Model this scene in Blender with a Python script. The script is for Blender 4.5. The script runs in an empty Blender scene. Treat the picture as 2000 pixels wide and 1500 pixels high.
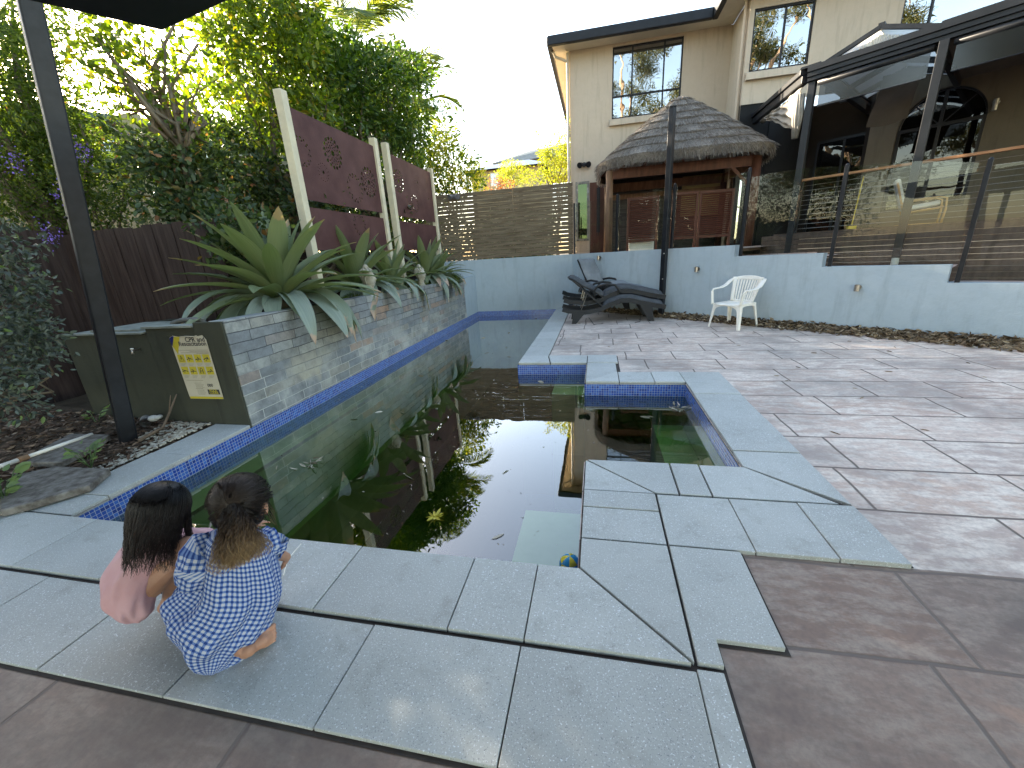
import bpy, bmesh, math, random
import numpy as np
from mathutils import Vector, Matrix, Euler
R = math.radians
col = bpy.context.scene.collection
scene = bpy.context.scene

# ---------------------------------------------------------------- camera
CAM_H = 1.385
YAW, PITCH, ROLL, FOC = R(-12.598), R(17.847), R(-3.477), 776.56      # focal length for a 2000 px wide frame
def _axes():
    cy, sy = math.cos(YAW), math.sin(YAW)
    f = np.array([sy*math.cos(PITCH), cy*math.cos(PITCH), -math.sin(PITCH)])
    r = np.array([cy, -sy, 0.0]); u = np.cross(r, f)
    return math.cos(ROLL)*r+math.sin(ROLL)*u, -math.sin(ROLL)*r+math.cos(ROLL)*u, f
AR, AU, AF = _axes()
cam_d = bpy.data.cameras.new('camera'); cam = bpy.data.objects.new('camera', cam_d); col.objects.link(cam)
cam_d.sensor_width = 36; cam_d.lens = FOC/2000*36; cam_d.clip_start = 0.02; cam_d.clip_end = 2000
cam.matrix_world = Matrix(((AR[0], AU[0], -AF[0], 0), (AR[1], AU[1], -AF[1], 0), (AR[2], AU[2], -AF[2], CAM_H), (0, 0, 0, 1)))
scene.camera = cam

# ---------------------------------------------------------------- sky, sun, exposure
SUN_AZ, SUN_EL = R(-57.0), R(20.0)          # azimuth from +y towards +x
SUN_V = Vector((math.sin(SUN_AZ)*math.cos(SUN_EL), math.cos(SUN_AZ)*math.cos(SUN_EL), math.sin(SUN_EL)))
w = bpy.data.worlds.new('World'); scene.world = w; w.use_nodes = True
nt = w.node_tree; nt.nodes.clear()
sky = nt.nodes.new('ShaderNodeTexSky'); sky.sky_type = 'NISHITA'; sky.sun_disc = False
sky.sun_elevation = SUN_EL; sky.sun_rotation = SUN_AZ % (2*math.pi)
sky.air_density = 1.0; sky.dust_density = 1.0; sky.ozone_density = 1.0; sky.altitude = 50
bg = nt.nodes.new('ShaderNodeBackground'); bg.inputs['Strength'].default_value = 0.15
wo = nt.nodes.new('ShaderNodeOutputWorld')
wb = nt.nodes.new('ShaderNodeMix'); wb.data_type = 'RGBA'; wb.blend_type = 'MULTIPLY'; wb.inputs[0].default_value = 1; wb.inputs[7].default_value = (1.0, .88, .745, 1); nt.links.new(sky.outputs[0], wb.inputs[6]); nt.links.new(wb.outputs[2], bg.inputs[0]); nt.links.new(bg.outputs[0], wo.inputs[0])
sd = bpy.data.lights.new('sun', 'SUN'); sd.energy = 4.0; sd.angle = R(0.6); sd.color = (1.0, 0.86, 0.66)
sun = bpy.data.objects.new('sun', sd); col.objects.link(sun)
sun.rotation_euler = SUN_V.to_track_quat('Z', 'Y').to_euler()
scene.view_settings.view_transform = 'Standard'; scene.view_settings.look = 'None'
scene.view_settings.gamma = 1; scene.view_settings.exposure = 2.95
scene.cycles.max_bounces = 8; scene.cycles.transparent_max_bounces = 24
scene.cycles.diffuse_bounces = 4; scene.cycles.glossy_bounces = 4
scene.cycles.caustics_reflective = False; scene.cycles.caustics_refractive = False

# ---------------------------------------------------------------- points from directions of sight
def ray(x, y): return AF+(x-1000)/FOC*AR-(y-750)/FOC*AU
def _on(x, y, ax, c):
    d = ray(x, y); o = np.array([0, 0, CAM_H]); t = (c-o[ax])/d[ax]
    return Vector((o+t*d).tolist())
def atX(x, y, c): return _on(x, y, 0, c)
def atY(x, y, c): return _on(x, y, 1, c)
def atZ(x, y, c=0.0): return _on(x, y, 2, c)
def atP(x, y, p0, ang):
    a = R(ang); n = np.array([-math.sin(a), math.cos(a), 0]); d = ray(x, y); o = np.array([0, 0, CAM_H])
    t = (n@(np.array([p0[0], p0[1], 0])-o))/(n@d)
    return Vector((o+t*d).tolist())
WALL0, WALLA = (-.62, 10.7), -38.8
def atW(x, y): return atP(x, y, WALL0, WALLA)

# ---------------------------------------------------------------- materials
def newmat(name):
    m = bpy.data.materials.new(name); m.use_nodes = True
    n = m.node_tree; b = n.nodes['Principled BSDF']
    return m, n, b
def N(n, t, **k):
    o = n.nodes.new(t)
    for a, v in k.items():
        if a in o.inputs.keys() if hasattr(o.inputs, 'keys') else False: o.inputs[a].default_value = v
        else: setattr(o, a, v)
    return o
def noise(n, scale, detail=4, rough=.55, vec=None, stretch=None, coord='Object'):
    t = n.nodes.new('ShaderNodeTexNoise'); t.inputs['Scale'].default_value = scale
    t.inputs['Detail'].default_value = detail; t.inputs['Roughness'].default_value = rough
    if vec is None:
        tc = n.nodes.new('ShaderNodeTexCoord'); vec = tc.outputs[coord]
    if stretch:
        mp = n.nodes.new('ShaderNodeMapping'); mp.inputs['Scale'].default_value = stretch
        n.links.new(vec, mp.inputs[0]); vec = mp.outputs[0]
    n.links.new(vec, t.inputs['Vector'])
    return t.outputs['Fac']
def ramp(n, src, stops):
    r = n.nodes.new('ShaderNodeValToRGB'); e = r.color_ramp.elements
    while len(e) < len(stops): e.new(.5)
    for q, (p, c) in zip(e, stops):
        q.position = p; q.color = (*c, 1) if len(c) == 3 else c
    n.links.new(src, r.inputs[0]); return r.outputs[0]
def mix(n, fac, a, b, mode='MIX'):
    m = n.nodes.new('ShaderNodeMix'); m.data_type = 'RGBA'; m.blend_type = mode
    for sock, v in ((m.inputs[0], fac), (m.inputs[6], a), (m.inputs[7], b)):
        if isinstance(v, (int, float)): sock.default_value = v
        elif isinstance(v, tuple): sock.default_value = (*v, 1) if len(v) == 3 else v
        else: n.links.new(v, sock)
    return m.outputs[2]
def math_(n, op, a, b=None):
    m = n.nodes.new('ShaderNodeMath'); m.operation = op
    for s, v in zip(m.inputs, (a, b)):
        if v is None: continue
        if isinstance(v, (int, float)): s.default_value = v
        else: n.links.new(v, s)
    return m.outputs[0]
def bump(n, b, h, strength=.3, dist=.01):
    u = n.nodes.new('ShaderNodeBump'); u.inputs['Strength'].default_value = strength; u.inputs['Distance'].default_value = dist
    n.links.new(h, u.inputs['Height']); n.links.new(u.outputs[0], b.inputs['Normal'])
def M_(name, c1, c2=None, scale=6, rough=.7, metal=0, bmp=0, bscale=None, stretch=None, lo=.35, hi=.65, spec=.22, bdist=.01):
    m, n, b = newmat(name)
    if c2 is None: c2 = tuple(v*.78 for v in c1)
    f = noise(n, scale, 6, .6, stretch=stretch)
    n.links.new(ramp(n, f, [(lo, c1), (hi, c2)]), b.inputs['Base Color'])
    b.inputs['Roughness'].default_value = rough; b.inputs['Metallic'].default_value = metal
    b.inputs['Specular IOR Level'].default_value = spec
    if bmp: bump(n, b, noise(n, bscale or scale*4, 5, .6, stretch=stretch), bmp, bdist)
    return m

# ---------------------------------------------------------------- mesh building
WM = {}
def mat_of(o): return WM.get(o.name, Matrix.Identity(4)) if o else Matrix.Identity(4)
def tag(o, label=None, cat=None, group=None, kind=None):
    if label: o['label'] = label
    if cat: o['category'] = cat
    if group: o['group'] = group
    if kind: o['kind'] = kind
    return o
def empty(name, loc, rz=0, label=None, cat=None, group=None):
    o = bpy.data.objects.new(name, None); col.objects.link(o)
    o.location = loc; o.rotation_euler = (0, 0, rz); o.empty_display_size = .1
    WM[o.name] = Matrix.Translation(Vector(loc)) @ Matrix.Rotation(rz, 4, 'Z')
    return tag(o, label, cat, group)
def link_mesh(name, me, m=None, parent=None, smooth=False):
    o = bpy.data.objects.new(name, me); col.objects.link(o)
    if m:
        for q in (m if isinstance(m, list) else [m]): me.materials.append(q)
    if smooth and len(me.polygons): me.polygons.foreach_set('use_smooth', [True]*len(me.polygons))
    if parent: o.parent = parent; WM[o.name] = mat_of(parent)
    return o
class MB:
    """collects shapes in world space (or in the parent's own space with local=True)"""
    def __init__(s): s.v = []; s.f = []; s.uv = {}; s.mi = {}
    def add(s, vs, fs, mi=0, uvs=None):
        k = len(s.v); s.v += [tuple(v) for v in vs]
        for i, f in enumerate(fs):
            if mi: s.mi[len(s.f)] = mi
            if uvs: s.uv[len(s.f)] = uvs[i]
            s.f.append([k+j for j in f])
        return s
    def box(s, x0, x1, y0, y1, z0, z1, mat=None, mi=0):
        vs = [Vector(p) for p in ((x0,y0,z0),(x1,y0,z0),(x1,y1,z0),(x0,y1,z0),(x0,y0,z1),(x1,y0,z1),(x1,y1,z1),(x0,y1,z1))]
        if mat: vs = [mat @ v for v in vs]
        return s.add(vs, [(0,3,2,1),(4,5,6,7),(0,1,5,4),(1,2,6,5),(2,3,7,6),(3,0,4,7)], mi)
    def bar(s, a, b, w, h, up=(0,0,1), mi=0):
        a = Vector(a); b = Vector(b); d = (b-a).normalized(); up = Vector(up)
        r = d.cross(up)
        if r.length < 1e-4: r = d.cross(Vector((0,1,0)))
        r.normalize(); u = r.cross(d)
        vs = [q+r*i*w/2+u*j*h/2 for q in (a, b) for i, j in ((-1,-1),(1,-1),(1,1),(-1,1))]
        return s.add(vs, [(0,1,2,3),(7,6,5,4),(0,4,5,1),(1,5,6,2),(2,6,7,3),(3,7,4,0)], mi)
    def tube(s, pts, rad, seg=8, cap=True, mi=0, flat=1.0):
        pts = [Vector(p) for p in pts]; n = len(pts)
        if not hasattr(rad, '__len__'): rad = [rad]*n
        vs = []; ref = None
        for i, p in enumerate(pts):
            d = (pts[min(i+1, n-1)]-pts[max(i-1, 0)])
            d = d.normalized() if d.length > 1e-9 else Vector((0,0,1))
            if ref is None:
                ref = d.orthogonal().normalized() if abs(d.z) > .95 else d.cross(Vector((0,0,1))).normalized()
            ref = (ref-d*ref.dot(d)).normalized(); q = d.cross(ref)
            for k in range(seg):
                a = 2*math.pi*k/seg
                vs.append(p+(ref*math.cos(a)+q*math.sin(a)*flat)*rad[i])
        fs = [(i*seg+k, i*seg+(k+1) % seg, (i+1)*seg+(k+1) % seg, (i+1)*seg+k) for i in range(n-1) for k in range(seg)]
        if cap: fs += [tuple(range(seg))[::-1], tuple((n-1)*seg+k for k in range(seg))]
        return s.add(vs, fs, mi)
    def lathe(s, prof, c=(0,0,0), seg=20, mat=None, mi=0):
        vs = []; n = len(prof)
        for r, z in prof:
            for k in range(seg):
                a = 2*math.pi*k/seg; v = Vector((c[0]+r*math.cos(a), c[1]+r*math.sin(a), c[2]+z))
                vs.append(mat @ v if mat else v)
        fs = [(i*seg+k, i*seg+(k+1) % seg, (i+1)*seg+(k+1) % seg, (i+1)*seg+k) for i in range(n-1) for k in range(seg)]
        fs += [tuple(range(seg))[::-1], tuple((n-1)*seg+k for k in range(seg))]
        return s.add(vs, fs, mi)
    def ell(s, c, r, seg=14, rings=9, mat=None, mi=0):
        vs = []; c = Vector(c)
        if not hasattr(r, '__len__'): r = (r, r, r)
        for i in range(rings+1):
            t = math.pi*i/rings
            for k in range(seg):
                a = 2*math.pi*k/seg; v = Vector((r[0]*math.sin(t)*math.cos(a), r[1]*math.sin(t)*math.sin(a), r[2]*math.cos(t)))
                vs.append(c+(mat @ v if mat else v))
        fs = [(i*seg+k, (i+1)*seg+k, (i+1)*seg+(k+1) % seg, i*seg+(k+1) % seg) for i in range(rings) for k in range(seg)]
        return s.add(vs, fs, mi)
    def prism(s, poly, z0, z1, mi=0):
        n = len(poly)
        vs = [(x, y, z0) for x, y in poly]+[(x, y, z1) for x, y in poly]
        return s.add(vs, [tuple(range(n))[::-1], tuple(range(n, 2*n))]+[(i, (i+1) % n, n+(i+1) % n, n+i) for i in range(n)], mi)
    def vprism(s, pts, depth, mi=0):
        """extrude a planar 3-D outline by the vector depth"""
        pts = [Vector(p) for p in pts]; d = Vector(depth); n = len(pts)
        return s.add(pts+[p+d for p in pts], [tuple(range(n)), tuple(range(n, 2*n))[::-1]]+[(i, n+i, n+(i+1) % n, (i+1) % n) for i in range(n)], mi)
    def sheet(s, fn, nu, nv, mi=0, closed=False, uvf=None):
        vs = [fn(i/nu, j/nv) for j in range(nv+1) for i in range(nu+(0 if closed else 1))]
        W = nu if closed else nu+1
        fs = []; uvs = []
        for j in range(nv):
            for i in range(nu):
                i2 = (i+1) % W if closed else i+1
                fs.append((j*W+i, j*W+i2, (j+1)*W+i2, (j+1)*W+i))
                g = uvf or (lambda a, b: (a, b))
                uvs.append([g(i/nu, j/nv), g((i+1)/nu, j/nv), g((i+1)/nu, (j+1)/nv), g(i/nu, (j+1)/nv)])
        return s.add(vs, fs, mi, uvs)
    def build(s, name, m=None, parent=None, local=False, smooth=False, bevel=0, fix=True, world_loc=None):
        me = bpy.data.meshes.new(name)
        vs = s.v
        if parent is not None and not local:
            inv = mat_of(parent).inverted(); vs = [tuple(inv @ Vector(v)) for v in vs]
        me.from_pydata(vs, [], s.f)
        if s.uv:
            ul = me.uv_layers.new(name='UVMap')
            for p in me.polygons:
                u = s.uv.get(p.index)
                if u:
                    for li, q in zip(p.loop_indices, u): ul.data[li].uv = q
        for k, i in s.mi.items(): me.polygons[k].material_index = i
        if fix:
            bm = bmesh.new(); bm.from_mesh(me); bmesh.ops.recalc_face_normals(bm, faces=bm.faces); bm.to_mesh(me); bm.free()
        o = link_mesh(name, me, m, parent, smooth)
        if bevel:
            b = o.modifiers.new('b', 'BEVEL'); b.width = bevel; b.segments = 2; b.limit_method = 'ANGLE'; b.angle_limit = R(40)
        return o
def kids_of(o): return [c for c in bpy.data.objects if c.parent == o]
def copy_tree(o, parent=None):
    c = o.copy(); col.objects.link(c); c.parent = parent
    for ch in kids_of(o): copy_tree(ch, c)
    return c
def structure(o): o['kind'] = 'structure'; return o
def remesh(o, vox=.006, smooth=4, fac=.5):
    r = o.modifiers.new('r', 'REMESH'); r.mode = 'VOXEL'; r.voxel_size = vox; r.use_smooth_shade = True
    if smooth:
        s_ = o.modifiers.new('s', 'SMOOTH'); s_.iterations = smooth; s_.factor = fac
    return o

# leaf clouds -----------------------------------------------------
def leaves_mesh(name, pos, direc, length, width, m, parent=None, rng=None, fold=.25, droop=.15, shade=None):
    """one leaf (two folded halves) at each position; direc: pointing direction"""
    rng = rng or np.random.default_rng(1)
    n = len(pos); pos = np.asarray(pos, float); d = np.asarray(direc, float)
    d /= np.linalg.norm(d, axis=1, keepdims=True)+1e-9
    rnd = rng.normal(size=(n, 3)); side = np.cross(d, rnd); side /= np.linalg.norm(side, axis=1, keepdims=True)+1e-9
    up = np.cross(side, d)
    L = np.broadcast_to(np.asarray(length, float)*rng.uniform(.65, 1.2, n), (n,))[:, None]
    W = L*width/2 * rng.uniform(.85, 1.15, n)[:, None]
    base = pos; tip = pos+d*L-up*L*droop
    l1 = pos+d*L*.3+side*W*.85+up*W*fold; l2 = pos+d*L*.68+side*W*.8+up*W*fold-up*L*droop*.4
    r1 = pos+d*L*.3-side*W*.85+up*W*fold; r2 = pos+d*L*.68-side*W*.8+up*W*fold-up*L*droop*.4
    V = np.stack([base, l1, l2, tip, r2, r1], 1).reshape(-1, 3)
    if parent is not None:
        inv = np.array(mat_of(parent).inverted()); V = V@inv[:3, :3].T+inv[:3, 3]
    me = bpy.data.meshes.new(name)
    me.vertices.add(6*n); me.vertices.foreach_set('co', V.astype(np.float32).ravel())
    idx = (np.arange(n)[:, None]*6+np.array([0, 1, 2, 3, 0, 3, 4, 5])).ravel()
    me.loops.add(8*n); me.loops.foreach_set('vertex_index', idx.astype(np.int32))
    me.polygons.add(2*n); me.polygons.foreach_set('loop_start', np.arange(0, 8*n, 4, dtype=np.int32))
    at = me.attributes.new('rnd', 'FLOAT', 'POINT')
    rv = rng.uniform(0, 1, n) if shade is None else np.clip(shade+rng.normal(0, .18, n), 0, 1)
    at.data.foreach_set('value', np.repeat(rv, 6).astype(np.float32))
    me.update(calc_edges=True)
    return link_mesh(name, me, m, parent)
def leafmat(name, stops, trans=.45, rough=.45, tcol=None, spec=.4):
    m = bpy.data.materials.new(name); m.use_nodes = True; n = m.node_tree; n.nodes.clear()
    a = n.nodes.new('ShaderNodeAttribute'); a.attribute_name = 'rnd'
    c = ramp(n, a.outputs['Fac'], stops)
    b = n.nodes.new('ShaderNodeBsdfPrincipled'); b.inputs['Roughness'].default_value = rough
    b.inputs['Specular IOR Level'].default_value = spec
    n.links.new(c, b.inputs['Base Color'])
    t = n.nodes.new('ShaderNodeBsdfTranslucent')
    tc = mix(n, 1.0, c, tcol or (1.9, 1.9, .5), 'MULTIPLY')
    n.links.new(tc, t.inputs['Color'])
    s = n.nodes.new('ShaderNodeMixShader'); s.inputs[0].default_value = trans
    o = n.nodes.new('ShaderNodeOutputMaterial')
    n.links.new(b.outputs[0], s.inputs[1]); n.links.new(t.outputs[0], s.inputs[2]); n.links.new(s.outputs[0], o.inputs[0])
    return m
def blob_points(blobs, dens, rng, shell=.55):
    """points in a set of ellipsoid clumps: (cx,cy,cz,rx,ry,rz); returns positions and outward directions"""
    P = []; D = []
    for bl in blobs:
        cx, cy, cz, rx, ry, rz = bl
        k = max(8, int(dens*(rx*ry+ry*rz+rx*rz)*1.4))
        v = rng.normal(size=(k, 3)); v /= np.linalg.norm(v, axis=1, keepdims=True)
        rr = rng.uniform(shell, 1.0, k)**.8
        lump = 1+.18*np.sin(v[:, 0]*5+cx*3)*np.cos(v[:, 1]*5+cy*2)+.12*np.sin(v[:, 2]*9+cz)
        p = v*(rr*lump)[:, None]*np.array([rx, ry, rz])+np.array([cx, cy, cz])
        P.append(p); D.append(v+rng.normal(scale=.6, size=(k, 3))+np.array([0, 0, -.15]))
    return np.concatenate(P), np.concatenate(D)
def clump_field(c, r, n, rng, cr=(.35, .7)):
    """n clumps spread over an ellipsoid with centre c and radii r"""
    out = []
    for i in range(n):
        v = rng.normal(size=3); v /= np.linalg.norm(v); q = rng.uniform(.35, .95)
        s = rng.uniform(*cr)
        out.append((c[0]+v[0]*r[0]*q, c[1]+v[1]*r[1]*q, c[2]+v[2]*r[2]*q, s, s, s*.8))
    return out
def tree(name, base, blobs, dens, leaf, width, lm, bm, label, cat, trunk_r=.09, group=None, seed=1, crown='crown', nbr=10, fork=None, fold=.25, droop=.15, shell=.45):
    rng = np.random.default_rng(seed); rd = random.Random(seed)
    e = empty(name, base, 0, label, cat, group)
    P, D = blob_points(blobs, dens, rng, shell)
    leaves_mesh(crown, P, D, leaf, width, lm, e, rng, fold, droop)
    t = MB(); b = Vector(base); cen = Vector(np.mean([q[:3] for q in blobs], 0).tolist())
    fk = Vector(fork) if fork else b.lerp(cen, .45)
    mid = b.lerp(fk, .5)+Vector((rd.uniform(-.1, .1), rd.uniform(-.1, .1), 0))
    t.tube([b, mid, fk], [trunk_r, trunk_r*.85, trunk_r*.7], 9)
    for i in range(min(nbr, len(blobs))):
        q = Vector(blobs[i*len(blobs)//max(1, min(nbr, len(blobs)))][:3])
        m1 = fk.lerp(q, .35)+Vector([rd.uniform(-.2, .2) for _ in range(3)]); m2 = fk.lerp(q, .7)+Vector([rd.uniform(-.2, .2) for _ in range(3)])
        t.tube([fk-(fk-mid)*.15, m1, m2, q], [trunk_r*.55, trunk_r*.38, trunk_r*.25, trunk_r*.08], 6)
    t.build('trunk', bm, e, smooth=True)
    return e
# ---------------------------------------------------------------- setting materials
PI = math.pi
def slabmat():
    m, n, b = newmat('speckled_granite_paver')
    big = noise(n, 1.6, 4, .6); sp = noise(n, 150, 2, .7); sp2 = noise(n, 230, 1, .5); st = noise(n, 7, 6, .7)
    c = ramp(n, big, [(.3, (.31, .32, .30)), (.7, (.44, .45, .425))])
    at = n.nodes.new('ShaderNodeAttribute'); at.attribute_name = 'tone'
    c = mix(n, .38, c, ramp(n, at.outputs['Fac'], [(0, (.28, .295, .285)), (1, (.48, .495, .475))]))
    c = mix(n, ramp(n, sp, [(.60, (0,0,0)), (.68, (1,1,1))]), c, (.68, .72, .74))
    c = mix(n, ramp(n, sp2, [(.64, (0,0,0)), (.72, (.8,.8,.8))]), c, (.16, .17, .19))
    c = mix(n, ramp(n, st, [(.54, (0,0,0)), (.78, (.6,.6,.6))]), c, (.20, .195, .165))
    n.links.new(c, b.inputs['Base Color']); b.inputs['Roughness'].default_value = .55
    bump(n, b, sp, .25, .002)
    return m
SLAB = slabmat()
def brickmat(name, w, h, mortar, cols, mcol, axis='XY', shift=(0,0,0), offset=.5, rough=.7, squash=1.0, bmp=.5, warp=.012, extra=None, msmooth=.25, bd=.01, spec=.5, sq_f=2):
    m, n, b = newmat(name)
    tc = n.nodes.new('ShaderNodeTexCoord'); sx = n.nodes.new('ShaderNodeSeparateXYZ'); n.links.new(tc.outputs['Object'], sx.inputs[0])
    cx = n.nodes.new('ShaderNodeCombineXYZ')
    for k, a in enumerate(axis): n.links.new(sx.outputs['XYZ'.index(a)], cx.inputs[k])
    wn = n.nodes.new('ShaderNodeTexNoise'); wn.inputs['Scale'].default_value = 2.2; wn.inputs['Detail'].default_value = 3
    n.links.new(cx.outputs[0], wn.inputs['Vector'])
    va = n.nodes.new('ShaderNodeVectorMath'); va.operation = 'MULTIPLY_ADD'; va.inputs[1].default_value = (warp*2, warp*2, 0)
    n.links.new(wn.outputs['Color'], va.inputs[0]); n.links.new(cx.outputs[0], va.inputs[2])
    t = n.nodes.new('ShaderNodeTexBrick'); t.offset = offset; t.squash = squash; t.squash_frequency = sq_f
    t.inputs['Scale'].default_value = 1; t.inputs['Brick Width'].default_value = w; t.inputs['Row Height'].default_value = h
    t.inputs['Mortar Size'].default_value = mortar; t.inputs['Mortar Smooth'].default_value = msmooth; t.inputs['Bias'].default_value = 0
    t.inputs['Color1'].default_value = (0,0,0,1); t.inputs['Color2'].default_value = (1,1,1,1); t.inputs['Mortar'].default_value = (.5,.5,.5,1)
    sa_ = n.nodes.new('ShaderNodeVectorMath'); sa_.inputs[1].default_value = shift; n.links.new(va.outputs[0], sa_.inputs[0])
    n.links.new(sa_.outputs[0], t.inputs['Vector'])
    c = ramp(n, t.outputs['Color'], [(i/(len(cols)-1), q) for i, q in enumerate(cols)])
    if extra: c = extra(n, c, tc.outputs['Object'])
    c = mix(n, t.outputs['Fac'], c, mcol(n, tc.outputs['Object']) if callable(mcol) else mcol)
    n.links.new(c, b.inputs['Base Color']); b.inputs['Roughness'].default_value = rough; b.inputs['Specular IOR Level'].default_value = spec
    inv = math_(n, 'SUBTRACT', 1.0, t.outputs['Fac'])
    hh = math_(n, 'ADD', inv, math_(n, 'MULTIPLY', noise(n, 14, 6, .65), .5))
    bump(n, b, hh, bmp, bd)
    return m
def pav_extra(n, c, vec):
    a = noise(n, 1.1, 6, .65); s = noise(n, 5.5, 7, .72, stretch=(1, 2.6, 1)); g = noise(n, .55, 3, .5)
    fine = noise(n, 38, 4, .7)
    c = mix(n, ramp(n, s, [(.44, (0,0,0)), (.58, (1,1,1))]), c, (.68, .60, .52))
    c = mix(n, ramp(n, a, [(.46, (0,0,0)), (.62, (.6,.6,.6))]), c, (.20, .165, .15))
    c = mix(n, ramp(n, g, [(.5, (0,0,0)), (.75, (.35,.35,.35))]), c, (.30, .31, .28))
    c = mix(n, ramp(n, fine, [(.3, (.45,.45,.45)), (.6, (0,0,0))]), c, (.24, .20, .19))
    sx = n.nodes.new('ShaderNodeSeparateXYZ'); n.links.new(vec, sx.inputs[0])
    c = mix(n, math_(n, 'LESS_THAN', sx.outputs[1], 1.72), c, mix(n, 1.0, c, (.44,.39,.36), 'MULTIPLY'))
    return c
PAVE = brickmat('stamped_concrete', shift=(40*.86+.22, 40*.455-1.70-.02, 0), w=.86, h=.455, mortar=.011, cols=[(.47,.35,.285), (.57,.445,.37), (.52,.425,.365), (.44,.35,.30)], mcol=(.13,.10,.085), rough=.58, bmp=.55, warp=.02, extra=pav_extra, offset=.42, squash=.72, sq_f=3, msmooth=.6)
def slate_joint(n, vec):
    sx = n.nodes.new('ShaderNodeSeparateXYZ'); n.links.new(vec, sx.inputs[0])
    h = math_(n, 'ADD', sx.outputs[2], math_(n, 'MULTIPLY', math_(n, 'SUBTRACT', noise(n, 1.3, 4, .6), .5), 1.3))
    return ramp(n, h, [(.25, (.52,.53,.50)), (.62, (.06,.065,.07))])
def slate_extra(n, c, vec):
    wv = noise(n, 9, 7, .7)
    c = mix(n, ramp(n, wv, [(.35, (.6,.6,.6)), (.6, (0,0,0))]), c, (.10,.105,.11))
    eff = noise(n, 1.7, 5, .6); sx = n.nodes.new('ShaderNodeSeparateXYZ'); n.links.new(vec, sx.inputs[0])
    low = ramp(n, sx.outputs[2], [(.05, (1,1,1)), (.55, (0,0,0))])
    e2 = mix(n, 1.0, ramp(n, eff, [(.48, (0,0,0)), (.60, (.8,.8,.8))]), low, 'MULTIPLY')
    c = mix(n, e2, c, (.46,.465,.44))
    tan = mix(n, 1.0, ramp(n, noise(n, 1.1, 3, .5), [(.62, (0,0,0)), (.66, (.8,.8,.8))]), low, 'MULTIPLY')
    return mix(n, tan, c, (.46,.42,.30))
SLATE = brickmat('slate_cladding', .42, .098, .0035, [(.17,.19,.20), (.27,.285,.29), (.20,.22,.235), (.33,.34,.32), (.27,.26,.22), (.23,.26,.27), (.34,.235,.17)], slate_joint, axis='YZ', rough=.55, bmp=1.0, warp=.016, extra=slate_extra, offset=.37, squash=.7, sq_f=3, msmooth=.1)
SLATE_X = brickmat('slate_cladding_end', .36, .088, .0035, [(.15,.17,.18), (.21,.225,.23), (.17,.19,.20)], (.30,.31,.30), axis='XZ', rough=.6, bmp=.7, warp=.006, offset=.37)
def tilemat(nm, ax):
    return brickmat(nm, .027, .027, .0016, [(.02,.06,.30), (.035,.10,.42), (.02,.045,.22), (.06,.16,.50), (.03,.09,.36)], (.42,.46,.52), axis=ax, rough=.18, bmp=.2, warp=0, offset=0, bd=.002)
TILE_Y, TILE_X = tilemat('blue_mosaic_tiles_a', 'YZ'), tilemat('blue_mosaic_tiles_b', 'XZ')
def rendermat(name, c1, c2, marks=True):
    m, n, b = newmat(name)
    a = noise(n, 1.2, 5, .6); g = noise(n, 9, 6, .7); st = noise(n, 3.0, 4, .6, stretch=(3, 3, .35))
    c = ramp(n, a, [(.3, c1), (.7, c2)])
    if marks: c = mix(n, ramp(n, st, [(.52, (0,0,0)), (.75, (.5,.5,.5))]), c, tuple(v*.62 for v in c2))
    c = mix(n, ramp(n, g, [(.3, (.3,.3,.3)), (.55, (0,0,0))]), c, tuple(v*.8 for v in c1))
    n.links.new(c, b.inputs['Base Color']); b.inputs['Roughness'].default_value = .85; b.inputs['Specular IOR Level'].default_value = .2
    bump(n, b, g, .5, .012)
    return m
BLUEW = rendermat('blue_grey_render', (.36,.43,.48), (.40,.465,.51))
BEIGE = rendermat('beige_render', (.52,.435,.335), (.48,.40,.305))
OLIVE = rendermat('olive_render', (.060,.062,.045), (.045,.047,.036))
BLACK = M_('black_powder_coat', (.004,.005,.008), (.010,.012,.016), 12, .42, spec=.3)
CHAR = M_('charcoal_metal', (.009,.010,.012), (.016,.017,.020), 5, .42, spec=.3)
DWOOD = M_('dark_fence_timber', (.026,.016,.014), (.060,.042,.037), 3.5, .75, bmp=.5, bscale=14, stretch=(6,6,.5))
GWOOD = M_('weathered_slat_timber', (.105,.078,.050), (.19,.15,.10), 4, .8, bmp=.5, bscale=12, stretch=(.6,6,6))
CREAM = M_('cream_paint', (.62,.56,.40), (.50,.455,.34), 5, .6, bmp=.15, bscale=30)
CORTEN = M_('rusted_steel', (.058,.024,.023), (.095,.045,.042), 3.2, .68, bmp=.2, bscale=40, lo=.3, hi=.7)
WPLAST = M_('white_plastic', (.80,.77,.70), (.72,.69,.62), 8, .4, spec=.4)
SOIL = M_('soil', (.045,.032,.022), (.10,.075,.05), 6, .95, bmp=.8, bscale=20, bdist=.03)
BARK = M_('bark', (.10,.08,.055), (.20,.165,.12), 7, .9, bmp=.6, bscale=16, stretch=(1,1,.35))
STEEL = M_('brushed_steel', (.42,.38,.33), (.30,.27,.24), 20, .3, metal=.9, spec=.5)
GLASSD = None
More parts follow.
